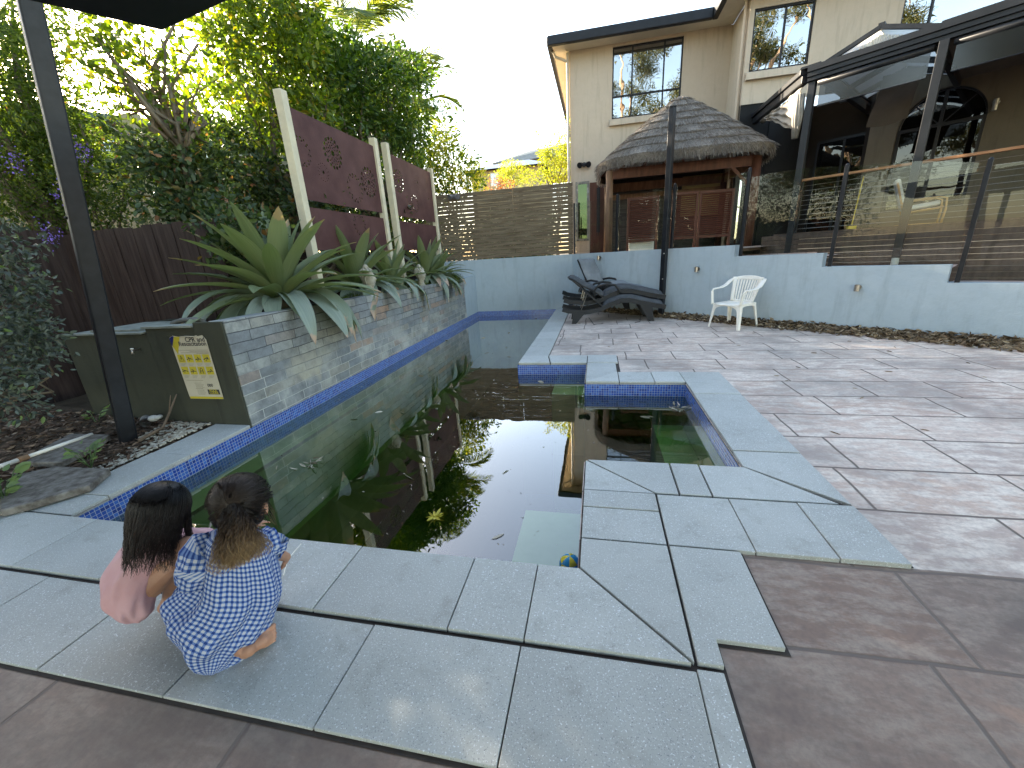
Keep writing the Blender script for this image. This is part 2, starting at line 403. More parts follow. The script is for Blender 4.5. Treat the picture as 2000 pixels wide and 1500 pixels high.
def glassmat(name, tint=(.93,.96,.95), refl=1.0, ior=1.45, rough=.0):
    m = bpy.data.materials.new(name); m.use_nodes = True; n = m.node_tree; n.nodes.clear()
    f = n.nodes.new('ShaderNodeFresnel'); f.inputs[0].default_value = ior
    t = n.nodes.new('ShaderNodeBsdfTransparent'); t.inputs[0].default_value = (*tint, 1)
    g = n.nodes.new('ShaderNodeBsdfGlossy'); g.inputs['Roughness'].default_value = rough
    s = n.nodes.new('ShaderNodeMixShader'); o = n.nodes.new('ShaderNodeOutputMaterial')
    n.links.new(math_(n, 'MULTIPLY', f.outputs[0], refl), s.inputs[0]); n.links.new(t.outputs[0], s.inputs[1]); n.links.new(g.outputs[0], s.inputs[2]); n.links.new(s.outputs[0], o.inputs[0])
    return m
GLASS = glassmat('clear_fence_glass', refl=.6)
def windowmat():
    m, n, b = newmat('window_glass'); b.inputs['Base Color'].default_value = (.02,.022,.025,1)
    b.inputs['Roughness'].default_value = .01; b.inputs['IOR'].default_value = 2.3; b.inputs['Specular IOR Level'].default_value = 1.0
    u = n.nodes.new('ShaderNodeBump'); u.inputs['Strength'].default_value = .05; u.inputs['Distance'].default_value = .05
    n.links.new(noise(n, 1.3, 2, .5), u.inputs['Height']); n.links.new(u.outputs[0], b.inputs['Normal'])
    return m
WIN = windowmat()

# ---------------------------------------------------------------- pool and paving
WZ = -.165                                   # water level
OUT = [(-3.22,1.51),(-.08,1.51),(-.08,2.53),(.93,2.53),(.93,4.31),(-.13,4.31),(-.13,5.12),(-1.05,5.12),(-1.05,10.7),(-3.22,10.7)]
def cells(keep, xs, ys):
    for i in range(len(xs)-1):
        for j in range(len(ys)-1):
            if keep((xs[i]+xs[i+1])/2, (ys[j]+ys[j+1])/2): yield xs[i], xs[i+1], ys[j], ys[j+1]
def inpool(x, y):
    if -3.22 < x < -.08 and 1.51 < y < 5.12 and not (x > -.13 and y > 4.31): return True
    if -.1 < x < .93 and 2.53 < y < 4.31: return True
    return -3.22 < x < -1.05 and 5.1 < y < 10.7
PZ = -.022
mb = MB()
xs = [-30,-3.62,-3.22,-1.05,-.13,-.08,.93,8,30]; ys = [-30,.66,1.51,2.53,2.9,4.31,5.12,10.7,14]
g1 = []
# patio sheet: right of pool and in front of it
def paved(x, y):
    if inpool(x, y): return False
    if x < -3.62: return y < .66
    if -3.62 < x < -3.22: return y < 2.9
    return y < 10.7 or x > -1.05
for x0, x1, y0, y1 in cells(lambda x, y: paved(x, y) and x < 8 and y > -30, xs, ys):
    # cut along the garden wall line
    mb.add([(x0,y0,PZ),(x1,y0,PZ),(x1,y1,PZ),(x0,y1,PZ)], [(0,1,2,3)])
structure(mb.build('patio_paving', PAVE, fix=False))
GRD = M_('garden_earth', (.05,.038,.026), (.09,.07,.045), 4, .95, bmp=.6, bscale=18, bdist=.03)
mb = MB(); Bg = -.05
mb.add([(-400,-30,Bg),(-3.62,-30,Bg),(-3.62,2.9,Bg),(-3.25,2.9,Bg),(-3.25,10.72,Bg),(-3.25,60,Bg),(-400,60,Bg)], [(0,1,2,3,4,5,6)])
mb.add([(-3.25,10.72,Bg),(400,10.72,Bg),(400,60,Bg),(-3.25,60,Bg)], [(0,1,2,3)])
mb.add([(8,-30,Bg),(400,-30,Bg),(400,10.72,Bg),(8,10.72,Bg)], [(0,1,2,3)])
mb.add([(-400,60,Bg),(400,60,Bg),(400,600,Bg),(-400,600,Bg)], [(0,1,2,3)])
mb.add([(-400,-400,Bg),(400,-400,Bg),(400,-30,Bg),(-400,-30,Bg)], [(0,1,2,3)])
structure(mb.build('ground', GRD, fix=False))

# coping pavers ---------------------------------------------------
rd = random.Random(4)
slabs = []
def row(xj, y0, y1):
    for a, b_ in zip(xj[:-1], xj[1:]): slabs.append([(a,y0),(b_,y0),(b_,y1),(a,y1)])
def colm(x0, x1, yj):
    for a, b_ in zip(yj[:-1], yj[1:]): slabs.append([(x0,a),(x1,a),(x1,b_),(x0,b_)])
row([-5.6,-5.11,-4.5,-3.89,-3.28,-2.67,-2.08,-1.48,-.875,-.27,.345], .705, 1.088)
row([.345,.436], .3, 1.10); row([-.27,.345], .3, .70)
slabs.pop(); 
row([-5.6,-4.2,-3.6,-2.98,-2.38,-1.78,-1.18,-.57,-.262], 1.105, 1.50)
slabs.append([(-.262,1.105),(.335,1.105),(-.075,1.50),(-.262,1.50)])
slabs.append([(.345,1.112),(.345,1.708),(-.07,1.708),(-.07,1.512)])
slabs.append([(.352,1.112),(.436,1.112),(.436,1.215),(.67,1.215),(.67,1.708),(.352,1.708)])
colm(-.07, .345, [1.714,1.98,2.15]); slabs.append([(-.07,2.156),(.345,2.156),(-.07,2.525)])
row([.352,.74,1.085,1.36], 1.714, 2.148)
slabs.append([(-.06,2.53),(.352,2.16),(.48,2.16),(.48,2.53)]); row([.486,.66,1.30], 2.16, 2.53)
slabs[-1] = [(.666,2.16),(1.30,2.16),(.94,2.525),(.666,2.525)]
slabs.append([(1.36,2.16),(1.36,2.75),(.935,2.75),(.935,2.535)])
colm(.935, 1.36, [2.756,3.35,3.95,4.10,4.31,4.70])
row([.25,.62,.93], 4.315, 4.70); slabs.append([(-.12,4.315),(.245,4.315),(.245,4.70)])
slabs.append([(-.12,4.325),(.24,4.70),(.24,5.12),(-.12,5.12)]); row([-.12,.27], 5.125, 5.52); slabs.append([(-.60,5.125),(-.125,5.125),(-.125,5.52),(-.67,5.52)])
slabs.append([(-1.04,5.125),(-.61,5.125),(-.68,5.52),(-1.04,5.52)])
y = 5.526
while y < 10.6:
    slabs.append([(-1.04,y),(-.67,y),(-.67,min(10.6,y+.594)),(-1.04,min(10.6,y+.594))]); y += .6
colm(-3.62, -3.225, [1.51,1.72,2.30,2.90])
bm = bmesh.new(); tl = bm.verts.layers.float.new('tone')
for pl in slabs:
    cx = sum(p[0] for p in pl)/len(pl); cy = sum(p[1] for p in pl)/len(pl)
    g = .0026; dz = rd.uniform(-.003,.003); tone = rd.random()
    if len(slabs) and cy < 1.1: dz -= .008
    def ins(p):
        d = Vector((cx-p[0], cy-p[1])); return (p[0]+math.copysign(g, d.x), p[1]+math.copysign(g, d.y))
    q = [ins(p) for p in pl]
    v1 = [bm.verts.new((x, y, dz)) for x, y in q]; v0 = [bm.verts.new((x, y, -.042)) for x, y in q]
    for v in v1+v0: v[tl] = tone
    bm.faces.new(v1); bm.faces.new(v0[::-1])
    for i in range(len(q)): bm.faces.new((v1[i], v0[i], v0[(i+1) % len(q)], v1[(i+1) % len(q)]))
bmesh.ops.recalc_face_normals(bm, faces=bm.faces)
me = bpy.data.meshes.new('pool_coping'); bm.to_mesh(me); bm.free()
o = link_mesh('pool_coping', me, SLAB); structure(o)
bv = o.modifiers.new('b', 'BEVEL'); bv.width = .0022; bv.segments = 1
# dark mortar bed under the coping; its front edge paints the step's shadow
MORT = M_('dark_joint', (.035,.03,.028), (.06,.05,.045), 10, .95)

k = MB()
for x0, x1, y0, y1 in ((-5.6,.35,1.07,1.13),(-5.6,.44,.683,.72),(-3.62,-3.2,1.49,2.9),(-.09,.36,1.5,2.54),(.34,1.37,1.70,2.55),(.93,1.372,2.5,4.71),(-.13,1.37,4.3,4.71),(-.14,.28,4.6,5.53),(-1.05,.28,5.1,5.53),(-1.05,-.665,5.5,10.6),(.34,.68,1.1,1.72),(-5.6,.36,1.09,1.51),(-5.6,.445,.69,1.1)):
    pass
for x0, x1, y0, y1 in ((-5.6,.446,.694,1.505),(.446,.682,1.203,1.72),(-.075,.446,1.505,2.52),(.446,1.37,1.72,2.52),(.935,1.372,2.52,4.71),(-.125,.935,4.312,4.71),(-.125,.282,4.71,5.53),(-1.045,-.125,5.123,5.53),(-1.045,-.664,5.53,10.6)):
    k.add([(x0,y0,-.019),(x1,y0,-.019),(x1,y1,-.019),(x0,y1,-.019)], [(0,1,2,3)])
structure(k.build('coping_bed', MORT, fix=False))
# pool shell ------------------------------------------------------
def algae(name, c1, c2):
    m, n, b = newmat(name)
    c = ramp(n, noise(n, 2.2, 6, .65), [(.35, c1), (.65, c2)])
    c = mix(n, ramp(n, noise(n, .9, 4, .6), [(.45, (0,0,0)), (.7, (.7,.7,.7))]), c, tuple(v*.45 for v in c1))
    n.links.new(c, b.inputs['Base Color']); b.inputs['Roughness'].default_value = .9
    return m
ALG = algae('algae_covered_plaster', (.34,.43,.19), (.47,.55,.30)); ALD = algae('dark_algae_plaster', (.13,.16,.045), (.20,.235,.08))
ALP = algae('pale_algae_plaster', (.46,.60,.38), (.36,.52,.27))
sh = MB(); n_ = len(OUT); DEEP = -1.15
for i in range(n_):
    a, b_ = OUT[i], OUT[(i+1) % n_]
    sh.add([(a[0],a[1],WZ-.05),(b_[0],b_[1],WZ-.05),(b_[0],b_[1],DEEP),(a[0],a[1],DEEP)], [(0,1,2,3)])
sh.add([(x, y, DEEP) for x, y in OUT], [tuple(range(n_))])
structure(sh.build('pool_basin', ALD, fix=False))
st = MB()
st.box(-3.215,-2.90,1.515,10.69,DEEP,-.27)                # ledge along the left side
st.box(-2.93,-1.06,9.9,10.69,DEEP,-.46)
st.add([(-2.898,1.516,-.30),(-2.898,10.69,-.30),(-2.5,10.69,-.75),(-2.5,1.516,-.75),(-2.898,1.516,DEEP),(-2.898,10.69,DEEP),(-2.5,10.69,DEEP),(-2.5,1.516,DEEP)], [(0,3,2,1),(0,4,7,3),(3,7,6,2),(1,2,6,5)])
ldg = structure(st.build('pool_ledge', ALG))
st = MB()
st.box(-.50,-.085,1.515,2.45,DEEP,-.40); st.box(-.78,-.50,1.515,2.1,DEEP,-.85)
st.box(-.55,-.135,4.7,5.115,DEEP,-.30)
st.box(.62,.925,2.6,4.3,DEEP,-.50); st.box(.2,.62,2.6,3.1,DEEP,-.62)
structure(st.build('pool_steps', ALP))
def band(a, b_, nm):
    k = MB(); along_y = abs(a[0]-b_[0]) < 1e-6
    k.add([(a[0],a[1],-.04),(b_[0],b_[1],-.04),(b_[0],b_[1],WZ-.06),(a[0],a[1],WZ-.06)], [(0,1,2,3)])
    return k, (TILE_Y if along_y else TILE_X)
ty, tx = MB(), MB()
for i in range(n_):
    a, b_ = OUT[i], OUT[(i+1) % n_]
    (ty if abs(a[0]-b_[0]) < 1e-6 else tx).add([(a[0],a[1],-.034),(b_[0],b_[1],-.034),(b_[0],b_[1],WZ-.07),(a[0],a[1],WZ-.07)], [(0,1,2,3)])
tt = MB(); tt.v = ty.v; tt.f = ty.f
tt.add(tx.v, tx.f, 1)
structure(tt.build('waterline_tiles', [TILE_Y, TILE_X], fix=False))
# water
def watermat():
    m = bpy.data.materials.new('green_pool_water'); m.use_nodes = True; n = m.node_tree; n.nodes.clear()
    f = n.nodes.new('ShaderNodeFresnel'); f.inputs[0].default_value = 1.36
    t = n.nodes.new('ShaderNodeBsdfTransparent'); t.inputs[0].default_value = (.80,.92,.72,1)
    g = n.nodes.new('ShaderNodeBsdfGlossy'); g.inputs['Roughness'].default_value = .004
    u = n.nodes.new('ShaderNodeBump'); u.inputs['Strength'].default_value = .03; u.inputs['Distance'].default_value = .02
    n.links.new(noise(n, 3.5, 2, .5), u.inputs['Height']); n.links.new(u.outputs[0], g.inputs['Normal'])
    s = n.nodes.new('ShaderNodeMixShader'); o = n.nodes.new('ShaderNodeOutputMaterial')
    fr = math_(n, 'MINIMUM', math_(n, 'ADD', math_(n, 'MULTIPLY', f.outputs[0], 2.7), .085), 1.0)
    n.links.new(fr, s.inputs[0]); n.links.new(t.outputs[0], s.inputs[1]); n.links.new(g.outputs[0], s.inputs[2]); n.links.new(s.outputs[0], o.inputs[0])
    va = n.nodes.new('ShaderNodeVolumeAbsorption'); va.inputs[0].default_value = (.40,.58,.20,1); va.inputs[1].default_value = 1.35
    n.links.new(va.outputs[0], o.inputs['Volume'])
    return m
def inset(poly, d):
    out = []; n = len(poly)
    for i in range(n):
        p0, p1, p2 = poly[i-1], poly[i], poly[(i+1) % n]
        e1 = Vector((p1[0]-p0[0], p1[1]-p0[1])).normalized(); e2 = Vector((p2[0]-p1[0], p2[1]-p1[1])).normalized()
        n1 = Vector((-e1.y, e1.x)); n2 = Vector((-e2.y, e2.x)); out.append((p1[0]+(n1.x+n2.x)*d, p1[1]+(n1.y+n2.y)*d))
    return out
wt = MB(); wt.prism(inset(OUT, .003), DEEP+.01, WZ)
structure(wt.build('pool_water', watermat()))

# ---------------------------------------------------------------- blue grey retaining walls
wd = Vector((math.cos(R(WALLA)), math.sin(R(WALLA)), 0)); wn = Vector((wd.y, -wd.x, 0))       # wn points to the pool side
if wn.y > 0: wn = -wn
W0 = Vector((-.62, 10.7, 0))
def wp(s, off=0, z=0): return W0+wd*s-wn*off+Vector((0, 0, z))        # off > 0: behind the wall face
def s_of(p): return (Vector(p)-W0).dot(wd)
SJ = [0, s_of(atW(1434,500)), s_of(atW(1608,500)), s_of(atW(1855,530)), 9.0]
TOPS = [1.335, 1.14, .935, .705]
e = empty('retaining_wall', W0, 0, 'blue-grey rendered garden wall stepping down behind the white chair', 'wall')
k = MB()
for i in range(4):
    a, b_, z = SJ[i], SJ[i+1], TOPS[i]
    k.add([wp(a,0,-.1), wp(b_,0,-.1), wp(b_,.2,-.1), wp(a,.2,-.1), wp(a,0,z), wp(b_,0,z), wp(b_,.2,z), wp(a,.2,z)], [(0,3,2,1),(4,5,6,7),(0,1,5,4),(1,2,6,5),(2,3,7,6),(3,0,4,7)])
k.build('wall', BLUEW, e)
k = MB(); k.box(-5.2,-.62,10.703,10.9,-1.4,1.335); k.box(-3.6,-3.232,9.70,10.698,-.2,.93)
o = k.build('end_wall', BLUEW); tag(o, 'blue-grey rendered wall at the far end of the pool under the slat fence', 'wall')
# raised terrace behind the wall
TERR = brickmat('terrace_paving', .5, .3, .006, [(.36,.27,.24), (.42,.33,.30)], (.25,.18,.16), rough=.7, warp=.01)
k = MB()
lv = [1.27, 1.09, .885, .655]
for i in range(4):
    a, b_ = SJ[i], SJ[i+1]
    dd = 1.0 if i else 9
    k.add([wp(a,.2,lv[i]), wp(b_,.2,lv[i]), wp(b_,dd,lv[i]), wp(a,dd,lv[i])], [(0,1,2,3)])
k.add([(-1.2,10.9,1.262),(3.5,10.9,1.262),(9,13.2,1.262),(-1.2,13.2,1.262)], [(0,1,2,3)])
structure(k.build('upper_terrace_ground', TERR, fix=False))

# ---------------------------------------------------------------- slate planter
e = empty('stone_planter', (-3.7, 2.92, 0), 0, 'long raised planter clad in grey slate beside the pool', 'planter')
k = MB()
k.add([(-3.232,2.93,-.04),(-3.232,9.70,-.04),(-3.232,9.70,.905),(-3.232,2.93,.985),(-3.40,2.93,.985),(-3.40,9.70,.905),(-3.40,2.93,-.04),(-3.40,9.70,-.04)],
      [(0,1,2,3),(3,2,5,4),(4,5,7,6),(0,3,4,6),(1,7,5,2)])
k.build('slate_face', SLATE, e, bevel=.006)
k = MB(); k.box(-3.55,-3.235,2.905,2.928,-.05,.982); k.box(-4.12,-3.552,2.915,3.02,-.05,.935); k.box(-5.2,-4.122,2.93,3.10,-.05,.885); k.box(-5.2,-5.05,3.10,4.0,-.05,.885); k.box(-4.3,-4.12,3.1,9.7,-.05,.87)
k.build('rendered_end', OLIVE, e, bevel=.008)
k = MB(); k.box(-4.11,-3.402,3.03,9.7,.3,.86); k.build('soil', SOIL, e)
k = MB(); k.box(-4.14,-3.56,2.90,3.03,.9375,.955); k.box(-5.1,-4.16,2.90,3.5,.889,.903); k.box(-4.9,-4.3,2.98,3.5,.905,.922)
k.build('lid', M_('lid_grey', (.26,.28,.25), (.16,.17,.15), 8, .7), e)
# ---------------------------------------------------------------- fences
def slat_fence():
    e = empty('slat_fence', (-2.4, 10.79, 1.34), 0, 'weathered horizontal timber slat fence on top of the far pool wall', 'fence')
    rd = random.Random(3); k = MB(); n = 17
    for i in range(n):
        z = 1.36+i*.0965; x = -4.5
        while x < -.60:
            x2 = min(-.60, x+rd.choice([1.8, 2.4]))
            dz = rd.uniform(-.001, .001)
            a, b_ = Vector((x+.003, 10.79, z+dz+.044)), Vector((x2-.003, 10.79, z+rd.uniform(-.0015,.0015)+.044))
            k.bar(a, b_, .018, rd.uniform(.0895,.0925)); x = x2
    k.build('slat', GWOOD, e, bevel=.003)
    for x in (-.68, -1.9, -3.1, -4.3):
        k = MB(); k.box(x-.045, x+.045, 10.80, 10.88, 1.337, 2.97); k.build('post', GWOOD, e)
slat_fence()
def paling(name, label, pts, z0, z1, w, seed, gap=.006, jit=.02, slope=0):
    rd = random.Random(seed); a, b_ = Vector(pts[0]), Vector(pts[1]); d = (b_-a).normalized(); L = (b_-a).length
    e = empty(name, (a.x, a.y, z0), 0, label, 'fence'); k = MB(); s = 0; i = 0
    nrm = Vector((d.y, -d.x))
    while s < L:
        ww = w*rd.uniform(.92, 1.06); off = (.008 if i % 2 else 0)+rd.uniform(-.003, .003)
        p, q = a+d*(s+gap/2)+nrm*off, a+d*min(L, s+ww)+nrm*off; zt = z1+rd.uniform(-jit, jit)+slope*s; tl_ = rd.uniform(-.012, .012)
        k.add([(p.x,p.y,z0),(q.x,q.y,z0),(q.x+nrm.x*.016,q.y+nrm.y*.016,z0),(p.x+nrm.x*.016,p.y+nrm.y*.016,z0),
               (p.x,p.y,zt),(q.x,q.y,zt+tl_),(q.x+nrm.x*.016,q.y+nrm.y*.016,zt+tl_),(p.x+nrm.x*.016,p.y+nrm.y*.016,zt)],
              [(0,3,2,1),(4,5,6,7),(0,1,5,4),(1,2,6,5),(2,3,7,6),(3,0,4,7)])
        s += ww; i += 1
    k.build('paling', DWOOD, e)
    for h in (.45, 1.5):
        r = MB(); r.bar((a.x-nrm.x*.035, a.y-nrm.y*.035, h), (b_.x-nrm.x*.035, b_.y-nrm.y*.035, h), .04, .07); r.build('rail', DWOOD, e)
    return e
paling('paling_fence', 'dark brown fence of wide upright boards nearest the left edge', ((-6.72, -1.0), (-6.72, 4.16)), -.05, 2.04, .30, 5)
paling('paling_fence', 'dark brown board fence rising behind the pool equipment lids', ((-6.70, 4.17), (-4.25, 4.10)), -.05, 1.97, .155, 6)
paling('paling_fence', 'low dark board fence hidden behind the broad-leaved plants', ((-4.62, 4.2), (-4.62, 10.7)), -.05, 1.62, .15, 7)

# ---------------------------------------------------------------- house
def holed_wall(k, y, x0, x1, z0, z1, holes, t=.12):
    xs = sorted({x0, x1, *[h[0] for h in holes], *[h[1] for h in holes]}); zs = sorted({z0, z1, *[h[2] for h in holes], *[h[3] for h in holes]})
    for i in range(len(xs)-1):
        for j in range(len(zs)-1):
            cx, cz = (xs[i]+xs[i+1])/2, (zs[j]+zs[j+1])/2
            if any(h[0] < cx < h[1] and h[2] < cz < h[3] for h in holes): continue
            k.add([(xs[i],y,zs[j]),(xs[i+1],y,zs[j]),(xs[i+1],y,zs[j+1]),(xs[i],y,zs[j+1])], [(0,1,2,3)])
    for a, b_, c, d in holes:
        k.add([(a,y,c),(b_,y,c),(b_,y,d),(a,y,d),(a,y+t,c),(b_,y+t,c),(b_,y+t,d),(a,y+t,d)], [(0,1,5,4),(1,2,6,5),(2,3,7,6),(3,0,4,7)])
HY = 13.0
c0 = atY(1112, 100, HY); HX0, HZ = c0.x, c0.z
XI = atY(1432, 57, HY).x; YF = atX(1464, 35, XI).y       # the wall steps forward here
GT_ = 4.42
house = empty('house', (2, HY, 1.2), 0, 'two-storey beige rendered house with dark gutters behind the thatched hut', 'house')
w1 = (atY(1197,92,HY).x, atY(1336,78,HY).x, atY(1195,233,HY).z, atY(1197,92,HY).z)
w2 = (atY(1475,17,YF).x, atY(1595,3,YF).x, atY(1470,140,YF).z, atY(1475,17,YF).z)
w3 = (atY(1762,30,YF).x, atY(1762,30,YF).x+3.0, w2[2]-.35, w2[3])
TB = 1.0
k = MB()
holed_wall(k, HY, HX0, XI, TB, HZ, [w1]); k.add([(XI,HY,TB),(XI,YF,TB),(XI,YF,HZ),(XI,HY,HZ)], [(0,1,2,3)])
holed_wall(k, YF, XI, 16, GT_, HZ, [w2, w3])
k.add([(XI,HY,TB),(XI,YF,TB),(XI,YF,TB+.01),(XI,HY,TB+.01)], [(0,1,2,3)])
k.add([(HX0,HY,TB),(HX0,HY+9,TB),(HX0,HY+9,HZ),(HX0,HY,HZ)], [(0,3,2,1)])
k.add([(HX0,HY+9,TB),(16,HY+9,TB),(16,HY+9,HZ),(HX0,HY+9,HZ)], [(0,1,2,3)]); k.add([(16,YF,TB),(16,HY+9,TB),(16,HY+9,HZ),(16,YF,HZ)], [(0,1,2,3)])
k.build('wall', BEIGE, house, fix=False)
BLIND = M_('beige_blind', (.44,.39,.30), (.40,.35,.27), 2, .8)
def glazed(win, y, cols, rows, blind=0, label=None):
    x0, x1, z0, z1 = win; t = .035
    f = MB()
    f.box(x0, x1, y+.03, y+.075, z0, z0+t); f.box(x0, x1, y+.03, y+.075, z1-t, z1); f.box(x0, x0+t, y+.03, y+.075, z0+t, z1-t); f.box(x1-t, x1, y+.03, y+.075, z0+t, z1-t)
    for c in cols: f.box(c-t/2, c+t/2, y+.033, y+.078, z0+t, z1-t)
    for r in rows: f.box(x0+t, x1-t, y+.028, y+.07, r-t/2, r+t/2)
    o = f.build('window', CHAR, house)
    g = MB(); g.add([(x0+.01,y+.06,z0+.01),(x1-.01,y+.06,z0+.01),(x1-.01,y+.06,z1-.01),(x0+.01,y+.06,z1-.01)], [(0,1,2,3)])
    pg = g.build('pane', WINT, o)
    b_ = MB(); b_.add([(x0,y+.119,z0),(x1,y+.119,z0),(x1,y+.119,z1),(x0,y+.119,z1)], [(0,1,2,3)]); b_.build('dark_room', ROOM, o)
    if blind:
        bb = MB(); bb.box(x0+.03, x1-.03, y+.085, y+.10, z1-(z1-z0)*blind, z1-.02); bb.build('blind', BLIND, o)
    s = MB(); s.add([(x0-.06,y-.09,z0-.17),(x1+.06,y-.09,z0-.17),(x1+.06,y-.003,z0-.17),(x0-.06,y-.003,z0-.17),(x0-.06,y-.07,z0-.03),(x1+.06,y-.07,z0-.03),(x1+.06,y-.003,z0-.002),(x0-.06,y-.003,z0-.002)],
                    [(0,3,2,1),(4,5,6,7),(0,1,5,4),(1,2,6,5),(2,3,7,6),(3,0,4,7)])
    s.build('sill', BEIGE, o)
def halfglass(name, refl, tint):
    m = glassmat(name, tint, 1.0, 1.5, 0)
    n = m.node_tree; mx = [q for q in n.nodes if q.type == 'MIX_SHADER'][0]
    for l in list(mx.inputs[0].links): n.links.remove(l)
    f = [q for q in n.nodes if q.type == 'FRESNEL'][0]; f.inputs[0].default_value = 1.6
    v = math_(n, 'ADD', math_(n, 'MULTIPLY', f.outputs[0], .9), refl); n.links.new(math_(n, 'MINIMUM', v, 1.0), mx.inputs[0])
    g = [q for q in n.nodes if q.type == 'BSDF_GLOSSY'][0]
    u = n.nodes.new('ShaderNodeBump'); u.inputs['Strength'].default_value = .06; u.inputs['Distance'].default_value = .05
    n.links.new(noise(n, 1.6, 2, .5), u.inputs['Height']); n.links.new(u.outputs[0], g.inputs['Normal'])
    return m
WINT = halfglass('reflective_window_glass', .38, (.55,.57,.58))
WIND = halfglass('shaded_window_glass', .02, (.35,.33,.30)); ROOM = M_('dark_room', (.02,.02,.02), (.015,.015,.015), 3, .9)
glazed(w1, HY, [atY(1235,135,HY).x, atY(1297,130,HY).x], [atY(1240,183,HY).z], .60)
glazed(w2, YF, [atY(1530,80,YF).x], [], .1)
glazed(w3, YF, [atY(1820,30,YF).x, w3[0]+2.0], [], .1)
GREYT = M_('grey_roof_tiles', (.10,.115,.115), (.16,.18,.18), 6, .7, bmp=.5, bscale=20)
SOFF = M_('cream_soffit', (.66,.60,.48), (.60,.54,.43), 3, .6)
ov = .42; gz = HZ+.02
# soffits, gutters and roof
k = MB(); k.box(HX0-ov, XI-.05, HY-ov, HY, HZ, HZ+.012); k.box(HX0-ov, HX0, HY, HY+9.4, HZ, HZ+.012)
YE = YF-ov
k.box(XI-.05-ov, 16.4, YE, YF, HZ, HZ+.0125); k.box(XI-.05-ov, XI-.05, YF, HY-ov, HZ+.001, HZ+.0115); k.box(XI-.05, XI-.001, YF, HY, HZ+.002, HZ+.0105)
k.build('soffit', SOFF, house)
def gutter(name, pts, z, m, parent, w=.12, h=.13, side=1):
    k = MB()
    for a, b_ in zip(pts[:-1], pts[1:]):
        a = Vector((a[0], a[1], z)); b_ = Vector((b_[0], b_[1], z)); d = (b_-a).normalized(); n = Vector((d.y, -d.x, 0))*side
        prof = [(0,-h*.5),(w*.75,-h*.5),(w*.8,-h*.15),(w,h*.1),(w,h*.5),(w*.9,h*.5),(w*.9,h*.2),(0,h*.2)]
        vs = [q+n*x+Vector((0,0,y))+(d*.0 if q is a else d*(w if (pts.index((round(0,1),0)) if False else False) else 0)) for q in (a, b_) for x, y in prof]
        n8 = len(prof)
        k.add(vs, [tuple(range(n8))[::-1], tuple(range(n8, 2*n8))]+[(i, (i+1) % n8, n8+(i+1) % n8, n8+i) for i in range(n8)])
        k.box(b_.x-w*.0-.001, b_.x+.001, b_.y-.001, b_.y+.001, z-h/2, z+h/2)
    return k.build(name, m, parent)
XJ = XI-.05-ov
f = MB(); H0 = HZ-.02; H1 = HZ+.17
f.box(HX0-ov-.13, XJ-.13, HY-ov-.13, HY-ov, H0, H1); f.box(HX0-ov-.13, HX0-ov, HY-ov, HY+9.4, H0+.001, H1-.001)
f.box(XJ-.13, XJ, YE-.13, HY-ov-.001, H0-.001, H1+.001); f.box(XJ, 16.5, YE-.13, YE, H0, H1-.002)
f.build('gutter', CHAR, house, bevel=.02)
f = MB(); f.box(HX0-ov-.10, XJ-.10, HY-ov-.10, HY-ov-.02, H1+.002, H1+.03)
f.build('gutter_lip', CHAR, house)
# tiled roof with tile courses
k = MB(); RX0, RY0 = HX0-ov-.06, HY-ov-.06
def slope(k, p, q, up, L, n=10, rise=.42):
    p = Vector(p); q = Vector(q); up = Vector(up)
    for i in range(n):
        t0, t1 = L*i/n, L*(i+1)/n+.03
        za, zb = t0*rise, t1*rise
        dz = Vector((0,0,.03)); sh0 = t0*1.0; sh1 = t1*1.0
        k.add([p+up*t0+Vector((0,0,za))+dz+hipv(p,q)*sh0*hp[0], q+up*t0+Vector((0,0,za))+dz+hipv(p,q)*-sh0*hp[1], q+up*t1+Vector((0,0,zb))-hipv(p,q)*sh1*hp[1], p+up*t1+Vector((0,0,zb))+hipv(p,q)*sh1*hp[0],
               p+up*t0+Vector((0,0,za-.01))+hipv(p,q)*sh0*hp[0], q+up*t0+Vector((0,0,za-.01))-hipv(p,q)*sh0*hp[1]], [(0,1,2,3),(4,5,1,0)])
def hipv(p, q): return (q-p).normalized()
hp = (1, 0); slope(k, (RX0,RY0,H1+.0), (XJ+2,RY0,H1), (0,1,0), 4.6, 14)
hp = (0, 1); slope(k, (RX0,HY+9.4,H1), (RX0,RY0,H1), (1,0,0), 4.6, 14)
hp = (1, 0); slope(k, (XJ-.06,YE-.06,H1), (16.6,YE-.06,H1), (0,1,0), 5.5, 16)
hp = (0, 0); slope(k, (XJ-.06,HY+2,H1), (XJ-.06,YE-.06,H1), (1,0,0), .01, 1)
k.build('roof', GREYT, house, fix=False)
k = MB(); dp = atY(1112, 110, HY); k.tube([(HX0-.05,HY-.05,HZ-.05),(HX0-.05,HY-.05,1.3)], .035, 8)
k.tube([(HX0-ov,HY-.2,HZ-.02),(HX0-ov+.05,HY-.12,HZ-.12),(HX0-.05,HY-.05,HZ-.25)], .035, 8)
k.build('downpipe', M_('pale_pipe', (.55,.48,.38), (.5,.44,.34), 3, .5), house)
k = MB(); q0 = XI+.12; k.tube([(XI-.06,YF+.12,HZ-.0),(XI-.06,YF+.12,1.3)], .035, 8); k.build('downpipe', BEIGE, house)
